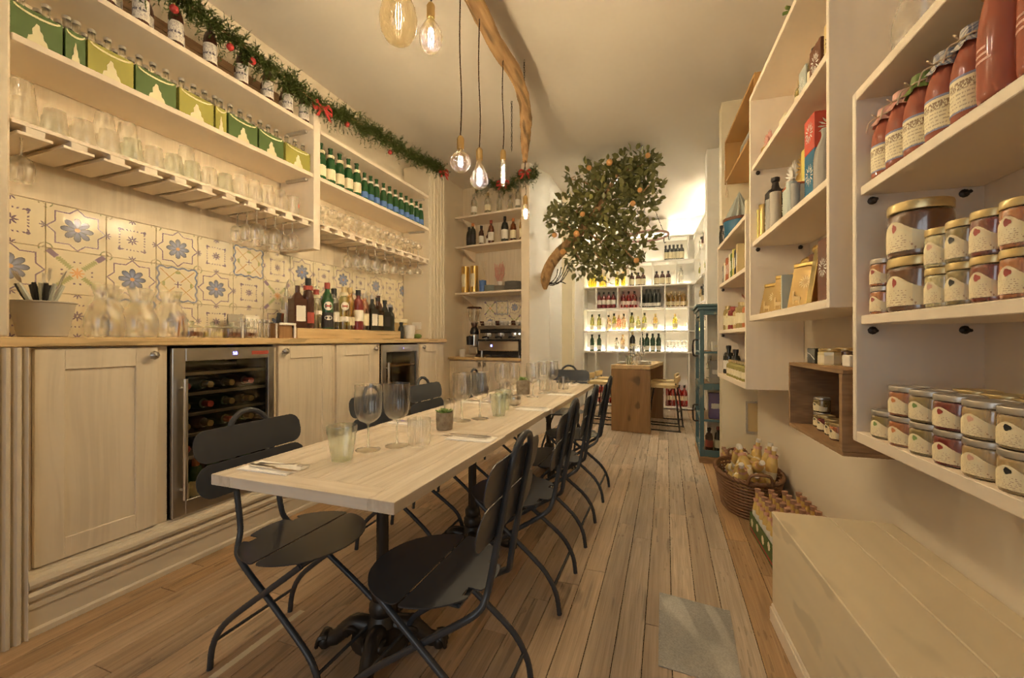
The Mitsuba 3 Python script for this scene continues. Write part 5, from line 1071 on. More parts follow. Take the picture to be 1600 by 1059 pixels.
for px_, b_, l_, h_, lb in ((-0.980, 'bottle_rose', 'lab_cream', 0.28, 'pale rose bottle with no dark cap'), (-0.884, 'bottle_olive', 'lab_white', 0.31, 'olive bottle with white label'), (-0.799, 'bottle_pink', None, 0.28, 'pink rose bottle'), (-0.713, 'bottle_rose', None, 0.30, 'pale pink bottle with dark cap'), (-0.574, 'bottle_olive', 'lab_cream', 0.32, 'tall olive bottle'), (-0.467, 'bottle_lime', 'lab_cream', 0.25, 'short lime coloured bottle'), (-0.360, 'bottle_olive', 'lab_white', 0.31, 'olive bottle right of the short lime one'), (-0.179, 'bottle_gold', 'lab_white', 0.29, 'golden bottle alone right of the olive ones'), (0.142, 'bottle_yellow', 'lab_cream', 0.28, 'single yellow bottle in the brightest cubby')):
    place(vw(b_, 'cap_black' if b_ == 'bottle_olive' or 'dark' in lb else 'gold_lid', l_, h=h_, la=0.15, lb=0.42), 'wine_bottle', lb+' in the fourth row of the back wall', 'bottle', TR(px_, 7.80, SH[2]+0.0003, rz=-90))
rowb(1, [-1.280, -1.151], vw('bottle_green', 'cap_black', 'lab_white', la=0.08, lb=0.34), '', 'green bottles at the left, lowest lit back row')
rowb(1, [-0.403, -0.318, -0.221, -0.125], vw('bottle_green', 'cap_black', 'lab_white', r=0.041, h=0.31, la=0.06, lb=0.32), '', 'dark green sparkling bottles in the lowest lit row')
for px_, b_, h_, r_, lb in ((-0.841, 'bottle_clear', 0.24, 0.036, 'small clear bottle with black cap'), (-0.735, 'bottle_rose', 0.30, 0.038, 'pale rose bottle'), (-0.563, 'bottle_black', 0.34, 0.046, 'large champagne bottle above the high table')):
    place(vw(b_, 'cap_black' if h_ < 0.3 else 'gold_lid', 'lab_white' if h_ != 0.34 else 'lab_cream', r=r_, h=h_, la=0.12, lb=0.4), 'wine_bottle', lb+' in the lowest lit row of the back wall', 'bottle', TR(px_, 7.80, SH[1]+0.0003, rz=-90))
for j in range(6):
    for q in range(2): place(wine_g, 'wine_glass', nth(j, 6, f"upturned stem glasses in the {'front' if q == 0 else 'rear'} row of the right cubby"), 'wine glass', T4().translate([0.02+j*0.058, 7.74+q*0.10, SH[1]+0.0005+WH]).rotate([1, 0, 0], 180), f"upturned stem glasses, {'front' if q == 0 else 'rear'} row")
rowb(0, [-1.119, -1.045, -0.970], vw('bottle_red', 'cap_black', 'lab_cream', r=0.047, h=0.36, la=0.28, lb=0.50), '', 'large red bottles on the floor left of the high table')
rowb(0, [-0.243, -0.125], vw('bottle_red', 'cap_black', 'lab_cream', r=0.047, h=0.36, la=0.28, lb=0.50), '', 'large red bottles near the floor behind the stool')
rowb(0, [0.014, 0.099, 0.206, 0.292], vw('bottle_red', 'cap_black', 'lab_cream', r=0.047, h=0.36, la=0.28, lb=0.50), '', 'large red bottles near the floor right of the stool')
rs = random.Random(4); CLS = ['bottle_black', 'bottle_green', 'bottle_brown', 'bottle_gold', 'bottle_olive', 'bottle_clear']
for zi in (2, 3, 4, 5):
    n_ = 7
    for j in range(n_):
        place(vw(CLS[(j*3+zi) % 6], 'cap_black', 'lab_cream' if j % 2 else 'lab_white', h=0.30, la=0.12, lb=0.42), 'wine_bottle', f'{ORD[j]} bottle from the far end, {ORD[zi-1]} shelf of the right back shelving', 'bottle', rk @ T4().translate([0.085, -0.14-j*0.29-(0.06 if zi % 2 else 0), SH[zi]+0.0003]).rotate([0, 0, 1], 180), 'bottles on the right back shelving')
LENS_DIR = 1 if lathe([(0.084, 0), (0.0, 0)], 28).face_normals[0][2] < 0 else -1
k = thing('ceiling_light', 'small round flush ceiling light above the high table, hidden by the tree crown', 'ceiling light')
part(k, 'rim', pl(lathe([(0.085, -0.004), (0.10, -0.012), (0.105, 0.0), (0.085, 0.0)], 28), 'white_paint', 40), TR(-0.62, 5.85, CEIL-0.0005))
part(k, 'lens', E(pl(lathe([(0.084, -0.006), (0.0, -0.006)][::LENS_DIR], 28), 'porcelain'), [DOWN*c_ for c_ in LEDC]), TR(-0.62, 5.85, CEIL-0.0005))
k = thing('air_conditioner', 'white wall air conditioner above the back shelving', 'air conditioner')
part(k, 'body', pl(B(-0.72, 0.03, 7.74, 7.998, 3.03, 3.27, 0.02), 'white_paint')); part(k, 'louvre', pl(B(-0.68, -0.01, 7.732, 7.742, 3.04, 3.075, 0.003), 'porcelain'))
# ring rack
k = thing('ring_rack', 'round reddish hanging ring rack with hooks in front of the back shelving', 'hanging rack')
rg_ = tube([(0.30*math.cos(t), 0.30*math.sin(t), 0) for t in np.linspace(0, 2*PI, 41)], 0.017, 8, False)
part(k, 'ring', pl(rg_, 'rust_pink', True), TR(-0.27, 6.2, 2.63, ry=-2))
for q in range(10):
    a = q*PI/5; part(k, 'hook', pl(tube(smooth_path([(0, 0, -0.012), (0, 0, -0.05), (0.012, 0, -0.07), (0.026, 0, -0.055)], 4), 0.005, 6), 'dark_metal', 60), TR(-0.27+0.30*math.cos(a), 6.2+0.30*math.sin(a), 2.63, rz=math.degrees(a)))
for q in range(3):
    a = q*2*PI/3+0.5; part(k, 'hanger', pl(tube([(0.30*math.cos(a)-0.27, 6.2+0.30*math.sin(a), 2.64), (-0.27, 6.2, CEIL-0.001)], 0.003, 5), 'dark_metal'))
# high table, stools
HT = T4().translate([-0.676, 5.633, 0]).rotate([0, 0, 1], -7.2)
k = thing('high_table', 'tall brown wooden waterfall table in front of the back shelving', 'table')
part(k, 'end_panel', pl(B(0, 0.49, 0, 0.05, 0, 0.806, 0.003), 'brown_wood'), HT); part(k, 'end_panel', pl(B(0, 0.49, 1.15, 1.20, 0, 0.806, 0.003), 'brown_wood'), HT)
part(k, 'top', pl(B(0, 0.49, 0, 1.20, 0.807, 0.857, 0.003), 'counter_wood'), HT)
def HTP(x, y, z, rz=0): return HT @ T4().translate([x, y, z]).rotate([0, 0, 1], rz)
for j in range(4):
    for i_, x in enumerate((0.09, 0.40)):
        pass
pl8 = pl(lathe([(0, 0), (0.05, 0), (0.055, 0.003), (0.095, 0.014), (0.094, 0.017), (0.055, 0.007), (0, 0.006)], 20), 'porcelain', 40)
for q in range(3): single('plate', pl8, f'{ORD[q]} plate from the bottom, stack right on the high table', 'plate', None, HTP(0.385, 0.22, 0.8575+q*0.0145))
for q in range(2): single('plate', pl8, f'{ORD[q]} plate from the bottom, stack left on the high table', 'plate', None, HTP(0.11, 0.25, 0.8575+q*0.0145))
place(jug, 'glass_carafe', 'clear glass carafe standing on the high table', 'carafe', HTP(0.24, 0.30, 0.8575))
place(tum_g, 'tumbler', 'pale green tumbler at the front of the high table', 'glass', HTP(0.20, 0.12, 0.8575))
for j, (x, y) in enumerate(((0.28, 0.13), (0.30, 0.45), (0.18, 0.5))): place(bigP, 'wine_glass', nth(j, 3, 'stem glasses standing on the high table'), 'wine glass', HTP(x, y, 0.8575), 'stem glasses on the high table')
def stool():
    P = [('seat', pl(mv(prism(sbox(-0.17, -0.17, 0.17, 0.17).buffer(-0.04).buffer(0.04, 5), 0.04), z=0.555), 'box_tan')), ('back', pl(B(-0.19, -0.155, -0.16, 0.16, 0.62, 0.70, 0.006), 'box_tan')), ('back_bracket', pl(join(tube([(-0.15, -0.1, 0.556), (-0.17, -0.1, 0.66)], 0.007, 6), tube([(-0.15, 0.1, 0.556), (-0.17, 0.1, 0.66)], 0.007, 6)), 'dark_metal'))]
    for s in (-1, 1):
        P.append((f'frame{s+1}', pl(tube(smooth_path([(-0.15, s*0.14, 0.553), (-0.19, s*0.165, 0.30), (-0.215, s*0.18, 0.03), (-0.20, s*0.18, 0.010), (0.20, s*0.18, 0.010), (0.215, s*0.18, 0.03), (0.19, s*0.165, 0.30), (0.15, s*0.14, 0.553)], 4), 0.009, 7), 'dark_metal', 60)))
    for j, z in enumerate((0.14, 0.26)):
        P.append((f'rung{j}', pl(join(*[tube([(x*0.205, -0.172, z), (x*0.205, 0.172, z)], 0.006, 6) for x in (-1, 1)]), 'dark_metal')))
    return P
ST = stool()
for (x, y, rz, lb) in ((-0.03, 6.00, 172, 'first wooden stool with thin dark legs right of the high table'), (-0.03, 6.55, 172, 'second wooden stool right of the high table, farther back'), (-0.87, 6.15, -8, 'first wooden stool with thin dark legs left of the high table'), (-0.83, 6.70, -8, 'second wooden stool left of the high table, farther back')):
    place(ST, 'stool', lb, 'stool', TR(x, y, 0, rz=rz))
# ------------------------------------------------------------------ right wall: shelf units (frame RW: local y along the wall, local -x into the room)
def sy(y): return (y-2.06)/0.9984+0.018
def unit(label, y0, y1, zs, front=-0.32, t=0.022):
    """zs: tops of the boards from the bottom; the last one is the top board."""
    a, b = sy(y0), sy(y1)
    k = thing('wall_shelf_unit', label, 'shelf unit')
    zb, zt = zs[0]-0.032, zs[-1]
    part(k, 'side_panel', pl(B(front, -0.002, b-t, b, zb, zt, 0.002), 'unit_paint'), RW()); part(k, 'side_panel', pl(B(front, -0.002, a, a+t, zb, zt, 0.002), 'unit_paint'), RW())
    part(k, 'back_panel', pl(B(-0.012, -0.002, a+t, b-t, zb, zt), 'unit_paint'), RW())
    for i, z in enumerate(zs):
        h = 0.032 if i in (0,) else 0.028
        part(k, 'shelf', pl(B(front+(0.0 if i in (0, len(zs)-1) else 0.012), -0.0125, a+t+0.0005, b-t-0.0005, z-h, z, 0.002), 'unit_edge'), RW())
        if 0 < i < len(zs)-1:
            for x in (front+0.04, -0.06):
                part(k, 'hook', pl(join(tube([(x, b-t-0.001, z-h-0.020), (x, b-t-0.03, z-h-0.020)], 0.005, 8), mv(mv(lathe([(0, 0), (0.011, 0), (0.012, 0.006), (0.006, 0.010), (0, 0.010)], 12), rx=90), x, b-t-0.001, z-h-0.018)), 'dark_metal', 40), RW(), label='small dark metal shelf hook')
    return k
unit('nearest white wall shelf unit on the right full of jars and sauce bottles', 0.35, 1.600, (0.901, 1.255, 1.648, 1.942))
unit('middle white wall shelf unit on the right with golden gift packs', 1.77, 2.893, (1.325, 1.765, 2.222, 2.64))
unit('farthest white wall shelf unit on the right beside the blue cabinet', 2.990, 3.997, (0.902, 1.262, 1.648, 1.972))
# jars on the nearest unit
def jam(r, h, lid, fill, mark, shoulder=0.94):
    P = [('contents', pl(lathe([(0, 0.003), (r*0.93, 0.003), (r*0.975, 0.012), (r*0.975, h*0.73), (r*0.90, h*0.80), (0, h*0.805)], 24), fill, 40)),
         ('glass', pl(lathe([(0, 0), (r*0.94, 0), (r, 0.008), (r, h*0.74), (r*0.93, h*0.82), (r*0.90, h*0.85)], 24), 'clear_glass', 40)),
         ('lid', pl(lathe([(0, h*0.83), (r*0.985, h*0.83), (r*1.0, h*0.85), (r*1.0, h*0.97), (r*0.97, h), (r*0.85, h), (r*0.83, h*0.985), (0, h*0.985)], 28), lid, 40))]
    th = np.linspace(PI-0.45, PI+1.85, 24)
    zt = [h*(0.40+0.26*math.exp(-((t-(PI+0.25))/0.60)**2)) for t in th]
    R2 = r+0.0009; V = [(R2*math.cos(t), R2*math.sin(t), h*0.10) for t in th]+[(R2*math.cos(t), R2*math.sin(t), z) for t, z in zip(th, zt)]; n = len(th)
    P.append(('label', pl(tm(V, [q for i in range(n-1) for q in ((i, i+1, n+i+1), (i, n+i+1, n+i))]), 'jar_label', True, np.array([(i/(n-1), 0.0) for i in range(n)]+[(i/(n-1), z/h*1.4) for i, z in enumerate(zt)]))))
    if mark:
        a0 = PI+0.28; mth = np.linspace(0, 2*PI, 13)[:-1]
        V = [((R2+0.0006)*math.cos(a0+0.16*math.cos(q)*0.04/r), (R2+0.0006)*math.sin(a0+0.16*math.cos(q)*0.04/r), h*0.53+h*0.075*math.sin(q)*(1+0.3*math.cos(3*q))) for q in mth]
        P.append(('emblem', pl(tm(V, [(0, i, i+1) for i in range(1, 11)]), mark, True)))
    return P
def f_jl(p, n, uv):
    rows = dr.floor(uv.y*14); on = (noise(uv.x*46, rows*7.3, 3) > 0.52) & (dr.abs(uv.y*14-rows-0.5) < 0.16) & (uv.x < 0.5) & (uv.y < 0.5) & (uv.x > 0.08)
    b = (noise(uv.x*26, uv.y*12, 9) > 0.78) & (uv.x > 0.55) & (uv.y < 0.35)
    c = dr.select(uv.x > 0.58, mi.Color3f(0.68, 0.63, 0.47), mi.Color3f(0.76, 0.67, 0.45))
    return dr.select(on | b, mi.Color3f(0.42, 0.30, 0.20), c)
M('jar_label', f_jl, 0.5, spec=0.3)
JF = {'olive': 'jam_olive', 'orange': 'jam_orange', 'red': 'jam_red', 'tan': 'jam_tan', 'pale': 'jam_pale', 'dark': 'jam_dark'}
low = [(1.49, 'olive', 'succulent', 1), (1.40, 'orange', 'cap_orange', 2), (1.31, 'olive', 'succulent', 2), (1.22, 'red', 'cap_red', 2), (1.13, 'tan', 'pinkish', 2), (1.04, 'tan', 'cap_black', 2), (0.945, 'olive', 'cap_black', 2), (0.85, 'orange', 'cap_red', 2), (0.76, 'red', 'cap_red', 2)]
JW = {}
for j, (y, f, mk, nst) in enumerate(low):
    P = JW.setdefault((f, mk), jam(0.0430, 0.0780, 'silver_lid', JF[f], mk))
    for q in range(nst):
        place(P, 'preserve_jar', f"silver lidded {f} jar, {'lower' if q == 0 else 'upper'} in the {ORD[j]} stack, lowest right shelf", 'jar', RW(-0.274, sy(y), 0.9013+q*0.0785))
for j, (y, f) in enumerate(((1.33, 'olive'), (1.24, 'orange'), (1.15, 'red'), (1.06, 'olive'), (0.97, 'tan'), (0.88, 'red'))):
    P = jam(0.0430, 0.0780, 'gold_lid', JF[f], None)
    for q in range(2): place(P, 'preserve_jar', f"gold lidded jar, {'lower' if q == 0 else 'upper'} in the {ORD[j]} rear stack, lowest right shelf", 'jar', RW(-0.165, sy(y)+0.02, 0.9013+q*0.0785))
mid = [(1.262, 'pale', 'pinkish'), (1.19, 'olive', 'cap_black'), (1.118, 'red', 'lab_red'), (1.045, 'orange', 'cap_red'), (0.972, 'pale', 'cap_black'), (0.895, 'orange', 'cap_red'), (0.82, 'olive', 'cap_red'), (0.745, 'red', 'cap_red')]
for j, (y, f, mk) in enumerate(mid):
    P = jam(0.0345, 0.091, 'gold_lid', JF[f], mk)
    for q in range(2):
        place(P, 'preserve_jar', f"gold lidded {f} jar, {'lower' if q == 0 else 'upper'} in the {ORD[j]} small stack, middle right shelf", 'jar', RW(-0.277, sy(y), 1.2553+q*0.0915))
P = jam(0.0330, 0.080, 'silver_lid', 'jam_orange', 'cap_red')
for q in range(2): place(P, 'preserve_jar', f"small silver lidded orange jar, {'lower' if q == 0 else 'upper'} one left of the big dark jars", 'jar', RW(-0.27, sy(1.53), 1.2553+q*0.0805))
P = jam(0.066, 0.142, 'gold_lid', 'jam_dark', 'lab_red')
for q in range(2): place(P, 'big_preserve_jar', f"big gold lidded jar of dark pickles, {'lower' if q == 0 else 'upper'} one on the middle right shelf", 'jar', RW(-0.245, sy(1.415), 1.2553+q*0.1425))
# tomato sauce bottles on the upper shelf
pb = [(0, 0), (0.032, 0), (0.036, 0.004), (0.038, 0.010), (0.038, 0.110), (0.035, 0.135), (0.026, 0.165), (0.021, 0.185), (0.021, 0.205), (0, 0.205)]
lm_, luv = ring(0.0388, 0.018, 0.098, PI-1.3, PI+1.3, 14)
cl = []
for a in np.linspace(0, 2*PI, 37)[:-1]: cl.append(a)
def cloth():
    V, F = [(0, 0, 0.2115)], []
    rows = [(0.012, 0.211), (0.0235, 0.207), (0.025, 0.194), (0.0225, 0.184), (0.030, 0.172), (0.036, 0.164)]; n = 36
    for i, (r, z) in enumerate(rows):
        for j in range(n):
            a = j*2*PI/n; w = 1+(0.11*math.sin(9*a) if i > 2 else 0.03*math.sin(9*a)); V.append((r*w*math.cos(a), r*w*math.sin(a), z+(0.004*math.sin(5*a+1) if i > 3 else 0)))
    for j in range(n): F.append((0, 1+j, 1+(j+1) % n))
    for i in range(len(rows)-1):
        for j in range(n):
            a, b = 1+i*n+j, 1+i*n+(j+1) % n; F += [(a, a+n, b+n), (a, b+n, b)]
    return tm(V, F)
cm = cloth()
tw_ = join(tube([(0.0245*math.cos(t), 0.0245*math.sin(t), 0.186) for t in np.linspace(0, 2*PI, 17)], 0.0022, 5, False), tube(smooth_path([(-0.024, 0.006, 0.186), (-0.040, 0.012, 0.178), (-0.044, 0.02, 0.150)], 4), 0.0018, 5), tube(smooth_path([(-0.024, 0.006, 0.186), (-0.044, -0.012, 0.188), (-0.050, -0.030, 0.176)], 4), 0.0018, 5))
for j, (y, x, mat, lb) in enumerate(((1.52, -0.262, 'coral', 'pink'), (1.437, -0.265, 'coral', 'pink'), (1.362, -0.262, 'fabric_green', 'green'), (1.275, -0.262, 'gingham', 'blue check'), (1.188, -0.262, 'gingham', 'blue check'))):
    k = thing('sauce_bottle', nth(j, 5, f'tomato sauce bottles with cloth tops, {lb} cloth'), 'bottle')
    T = RW(x, sy(y), 1.6483) @ T4().scale([1.06, 1.06, 0.98])
    part(k, 'bottle', pl(lathe(pb, 28), 'passata', 40), T); part(k, 'label', pl(lm_, 'passata_label', True, luv), T)
    part(k, 'cloth_cover', pl(cm, mat, 60), T, label=f'{lb} cloth cover'); part(k, 'twine', pl(tw_, 'twine', True), T)
pb2 = [(0, 0), (0.040, 0), (0.043, 0.004), (0.044, 0.012), (0.044, 0.125), (0.040, 0.165), (0.033, 0.205), (0.033, 0.212), (0, 0.213)]
for j, y in enumerate((1.092, 0.998, 0.905)):
    k = thing('sauce_bottle', nth(j, 3, 'wide gold lidded tomato sauce bottles without cloth'), 'bottle')
    T = RW(-0.270, sy(y), 1.6483)
    part(k, 'bottle', pl(lathe(pb2, 28), 'passata', 40), T); part(k, 'lid', pl(lathe([(0, 0.211), (0.037, 0.211), (0.0385, 0.215), (0.0385, 0.229), (0.035, 0.233), (0, 0.232)], 24), 'gold_lid', 40), T)
    for a in range(3): part(k, 'embossing', pl(ring(0.0446, 0.075+a*0.012, 0.080+a*0.012, PI-0.5+0.1*a, PI+0.45-0.1*a, 8)[0], 'coral', True), T)
for j, (y, P) in enumerate(((1.40, jug), (1.22, jug))): place(P, 'glass_carafe', nth(j, 2, 'clear glass vessels on top of the nearest right shelf unit'), 'carafe', RW(-0.24, sy(y), 1.9425))

# ---- gift goods on the middle unit
def sunburst(r, n=13, half=True):
    """Fan of thin petals lying in the yz plane, facing -x."""
    V, F = [], []
    for q in range(n):
        a = (q*2*PI/n)
        d = np.array([0, math.cos(a), math.sin(a)]); e = np.array([0, -math.sin(a), math.cos(a)])
        i0 = len(V); V += [d*r*0.22, d*r*0.65+e*r*0.085, d*r, d*r*0.65-e*r*0.085]; F += [(i0, i0+1, i0+2), (i0, i0+2, i0+3)]
    return tm(V, F)
def gift_box(key, label, y, z, w, d, h, mat, mark='porcelain', xf=-0.27, cat='box', tilt=0, rz=0):
    k = thing(key, label, cat)
    T = RW(xf+d/2, sy(y), z+0.0004) @ T4().rotate([0, 0, 1], rz).rotate([0, 1, 0], tilt)
    part(k, 'box', pl(B(-d/2, d/2, -w/2, w/2, 0, h, 0.002), mat), T)
    if mark:
        s = min(w, h)*0.42
        part(k, 'emblem', pl(mv(sunburst(s), -d/2-0.0008, 0, h*0.55), mark), T, label='pale sunburst emblem')
        part(k, 'emblem', pl(mv(mv(sunburst(min(d, h)*0.42), rz=90), 0, -w/2-0.0008, h*0.55), mark), T)
    return k
z = 2.2225
gift_box('gift_box', 'tan gift box with sunburst on the high shelf, nearest on that shelf', 1.90, z, 0.10, 0.10, 0.17, 'box_tan', 'lab_black')
gift_box('gift_box', 'dark brown gift box with pale sunburst on the high shelf of the middle unit', 2.04, z, 0.11, 0.10, 0.16, 'box_brown')
gift_box('gift_box', 'pale teal packet on the high shelf of the middle unit', 2.18, z, 0.08, 0.05, 0.15, 'box_teal')
place(bottle('bottle_gold', 'cap_black', 'lab_cream', 0.032, 0.19), 'oil_bottle', 'golden bottle on the high shelf of the middle unit', 'bottle', RW(-0.24, sy(2.11), z))
place(bottle('bottle_lime', 'gold_lid', 'lab_cream', 0.030, 0.15), 'oil_bottle', 'lime coloured bottle on the high shelf of the middle unit', 'bottle', RW(-0.24, sy(2.27), z))
gift_box('gift_box', 'small cream box on the high shelf of the middle unit', 2.46, z, 0.09, 0.08, 0.08, 'lab_cream', None)
def flower_orn(key, label, y, z, r, h, petal, xf=-0.24):
    """A gold vase or jar topped by a big sunburst of thick petals."""
    k = thing(key, label, 'ornament'); T = RW(xf, sy(y), z+0.0003)
    part(k, 'vase', pl(lathe([(0, 0), (r*0.55, 0), (r*0.6, 0.004), (r*0.62, h*0.55), (r*0.5, h*0.62), (0, h*0.62)], 18), 'gold_foil', 40), T)
    P = []
    for q in range(16):
        a = q*PI/8
        for e, L in ((0.15, 1.0), (0.75, 0.8)):
            d = np.array([-math.sin(e)*0.5, math.cos(a)*math.cos(e*0.7), math.sin(a)*math.cos(e*0.7)]); P.append(tube([np.array([0, 0, h*0.72])+d*r*0.1, np.array([0, 0, h*0.72])+d*r*0.6*L, np.array([0, 0, h*0.72])+d*r*L*1.15], [0.004, 0.008, 0.001], 5))
    part(k, 'flower', pl(join(*P, sphere(r*0.25, 8, (0, 0, h*0.72))), petal, 50), T)
flower_orn('flower_ornament', 'small coral and gold flower ornament at the far end of the high shelf', 2.78, z, 0.07, 0.11, 'coral')
z = 1.7655
def cyl(key, label, y, z, r, h, mat, xf=-0.25, lid=None, cat='tin'):
    k = thing(key, label, cat); T = RW(xf, sy(y), z+0.0003)
    part(k, 'body', pl(lathe([(0, 0), (r, 0), (r, h*0.9), (r*0.97, h*0.905), (0, h*0.906)], 22), mat, 40), T); part(k, 'lid', pl(lathe([(0, h*0.907), (r*1.01, h*0.907), (r*1.01, h*0.99), (r*0.96, h), (0, h)], 22), lid or mat, 40), T)
    return k
cyl('slim_tin', 'slim pale tin at the far end of the gift shelf', 2.845, z, 0.020, 0.185, 'box_yellow', -0.27); cyl('slim_tin', 'slim gold tin beside the black patterned box', 2.79, z, 0.024, 0.195, 'gold_foil', -0.27)
k = gift_box('gift_bottle', 'black square pack with white sunburst and checked lower half', 2.72, z, 0.085, 0.085, 0.245, 'lab_black', 'porcelain', cat='bottle')
for a in range(4):
    for b in range(3): part(k, 'check', pl(B(-0.2708, -0.2698, sy(2.72)-0.04+b*0.028, sy(2.72)-0.022+b*0.028, z+0.015+a*0.028, z+0.033+a*0.028), 'lab_cream'), RW())
part(k, 'neck', pl(lathe([(0.035, 0), (0.02, 0.02), (0.015, 0.05), (0.022, 0.055), (0.022, 0.075), (0, 0.076)], 16), 'lab_black', 40), RW(-0.2275, sy(2.72), z+0.2455))
cyl('glass_tin', 'grey patterned tin in front of the gold flower jars', 2.60, z, 0.032, 0.165, 'photo_grey', -0.275); cyl('glass_tin', 'slim grey patterned tin right of the wider grey one', 2.525, z, 0.026, 0.18, 'pot_grey', -0.28)
flower_orn('flower_ornament', 'gold jar topped with a white flower on the gift shelf', 2.74, z, 0.085, 0.44, 'porcelain', -0.13); flower_orn('flower_ornament', 'gold jar topped with a gold flower on the gift shelf', 2.60, z, 0.085, 0.44, 'gold_foil', -0.12)
k = gift_box('gift_box', 'pale box with a clear side and rust lid on the gift shelf', 2.395, z, 0.11, 0.10, 0.155, 'box_teal', None); part(k, 'lid', pl(B(-0.272, -0.166, sy(2.395)-0.057, sy(2.395)+0.057, z+0.156, z+0.165, 0.002), 'spine_rust'), RW())
gift_box('gift_box', 'tall yellow gift box at the back of the gift shelf', 2.50, z, 0.08, 0.08, 0.38, 'box_yellow', 'lab_cream', -0.16)
gift_box('gift_box', 'tall red gift box with pale sunburst at the back of the gift shelf', 2.375, z, 0.12, 0.10, 0.37, 'box_red', 'lab_cream', -0.155)
k = gift_box('gift_box', 'blue gift box with white sunburst under a red box', 2.13, z, 0.11, 0.11, 0.215, 'box_blue', 'porcelain', -0.26)
gift_box('gift_box', 'red gift box stacked on the blue gift box', 2.13, z+0.2155, 0.11, 0.11, 0.15, 'box_red', 'porcelain', -0.26)
cyl('glass_tin', 'clear grey tin in front of the red gift box', 2.265, z, 0.022, 0.14, 'box_teal', -0.285); cyl('glass_tin', 'second clear grey tin in front of the red gift box', 2.215, z, 0.018, 0.115, 'photo_grey', -0.285)
k = thing('clear_bottle', 'big clear ribbed bottle at the near end of the gift shelf', 'bottle')
part(k, 'body', pl(lathe([(0, 0.003), (0.048, 0.003), (0.052, 0.01), (0.052, 0.20), (0.045, 0.27), (0.025, 0.33), (0.018, 0.36), (0.022, 0.40), (0, 0.405)], 40, (12, 0.03, lambda z: 1.0 if 0.01 < z < 0.3 else 0)), 'photo_grey', 40), RW(-0.25, sy(1.985), z) @ T4().scale([0.82, 0.82, 0.62]))
z = 1.3255
def bag(label, y, w, h, mat, xf=-0.245, tilt=6):
    k = thing('gift_bag', label, 'gift bag'); T = RW(xf, sy(y), z+0.0006) @ T4().rotate([0, 0, 1], 32).rotate([0, 1, 0], tilt)
    d = 0.05; V = [(0, -w/2, 0), (0, w/2, 0), (d, w/2, 0), (d, -w/2, 0), (0.018, -w*0.46, h), (0.018, w*0.46, h), (0.026, w*0.46, h), (0.026, -w*0.46, h)]
    part(k, 'bag', pl(tm(V, [(0, 4, 5), (0, 5, 1), (2, 6, 7), (2, 7, 3), (0, 3, 7), (0, 7, 4), (1, 5, 6), (1, 6, 2), (0, 1, 2), (0, 2, 3), (4, 7, 6), (4, 6, 5)]), mat), T)
    part(k, 'fold', pl(B(0.012, 0.030, -w*0.46, w*0.46, h-0.002, h+0.016, 0.002), 'gold_foil'), T)
    nrm = mv(mv(sunburst(0.034), ry=math.degrees(math.atan2(0.018, h))), -0.0012+0.018*0.62, 0, h*0.62); part(k, 'emblem', pl(nrm, 'cream'), T, label='pale sunburst emblem')
    fg = []
    for s in (-0.3, 0.22):
        o = np.array([0.018*0.2-0.0012, s*w, h*0.2]); fg.append(mv(join(B(-0.0005, 0.0005, -0.020, 0.020, 0.0, 0.018), B(-0.0005, 0.0005, 0.012, 0.022, 0.015, 0.045), *[B(-0.0005, 0.0005, q-0.003, q+0.003, -0.022, 0.001) for q in (-0.016, 0.014)]), o[0], o[1], o[2]))
    for q in fg: part(k, 'figure', pl(q, 'box_tan'), T)
bag('flat gold gift bag with sunburst, farthest on the bottom gift shelf', 2.745, 0.16, 0.165, 'gold_paper'); bag('flat gold gift bag with folded top, second on the bottom gift shelf', 2.55, 0.15, 0.185, 'gold_paper')
M('gold_paper', (0.40, 0.26, 0.10), 0.32, metal=0.7)
k = thing('gift_bag', 'narrow pale teal wedge shaped packet between the gold gift bags', 'packet')
part(k, 'bag', pl(prism(Polygon([(0, 0), (0.06, 0), (0.045, 0.05), (0.01, 0.05)]), 0.175), 'box_teal'), RW(-0.285, sy(2.405), z+0.0006))
bag('larger flat gold gift bag right of the teal packet', 2.27, 0.15, 0.20, 'gold_paper')
gift_box('gift_box', 'tilted shiny gold box leaning beside the larger gold bag', 2.115, z+0.006, 0.055, 0.06, 0.235, 'gold_foil', None, -0.27, 'box', 8)
gift_box('gift_box', 'brown gift box with white sunburst, nearest on the bottom gift shelf', 1.965, z, 0.10, 0.08, 0.25, 'box_brown', 'porcelain', -0.27)
gift_box('gift_box', 'gold framed dark box at the back of the bottom gift shelf', 2.40, z, 0.14, 0.06, 0.275, 'box_brown', None, -0.15); gift_box('gift_box', 'gold pack at the near end of the bottom gift shelf', 1.87, z, 0.06, 0.10, 0.27, 'gold_foil', None, -0.25)
gift_box('gift_box', 'clear grey pack at the back of the bottom gift shelf', 2.56, z, 0.10, 0.06, 0.235, 'photo_grey', None, -0.15)
flower_orn('flower_ornament', 'tall pale gold flower vase at the back of the bottom gift shelf', 2.30, z, 0.07, 0.37, 'box_tan', -0.10); flower_orn('flower_ornament', 'tall shiny gold flower vase at the back of the bottom gift shelf', 2.17, z, 0.08, 0.40, 'gold_foil', -0.12)
for q in range(5): k = single('gold_ball', pl(sphere(0.022, 8), 'gold_foil', True), nth(q, 5, 'gold wrapped sweets on the bottom gift shelf boxes'), 'sweet', 'gold wrapped sweets', RW(-0.125, sy(2.345+q*0.045) if q < 4 else sy(2.37), (z+0.275 if q < 3 else z+0.275)+0.0222) if q < 3 else RW(-0.13, sy(2.53+(q-3)*0.045), z+0.235+0.0222))
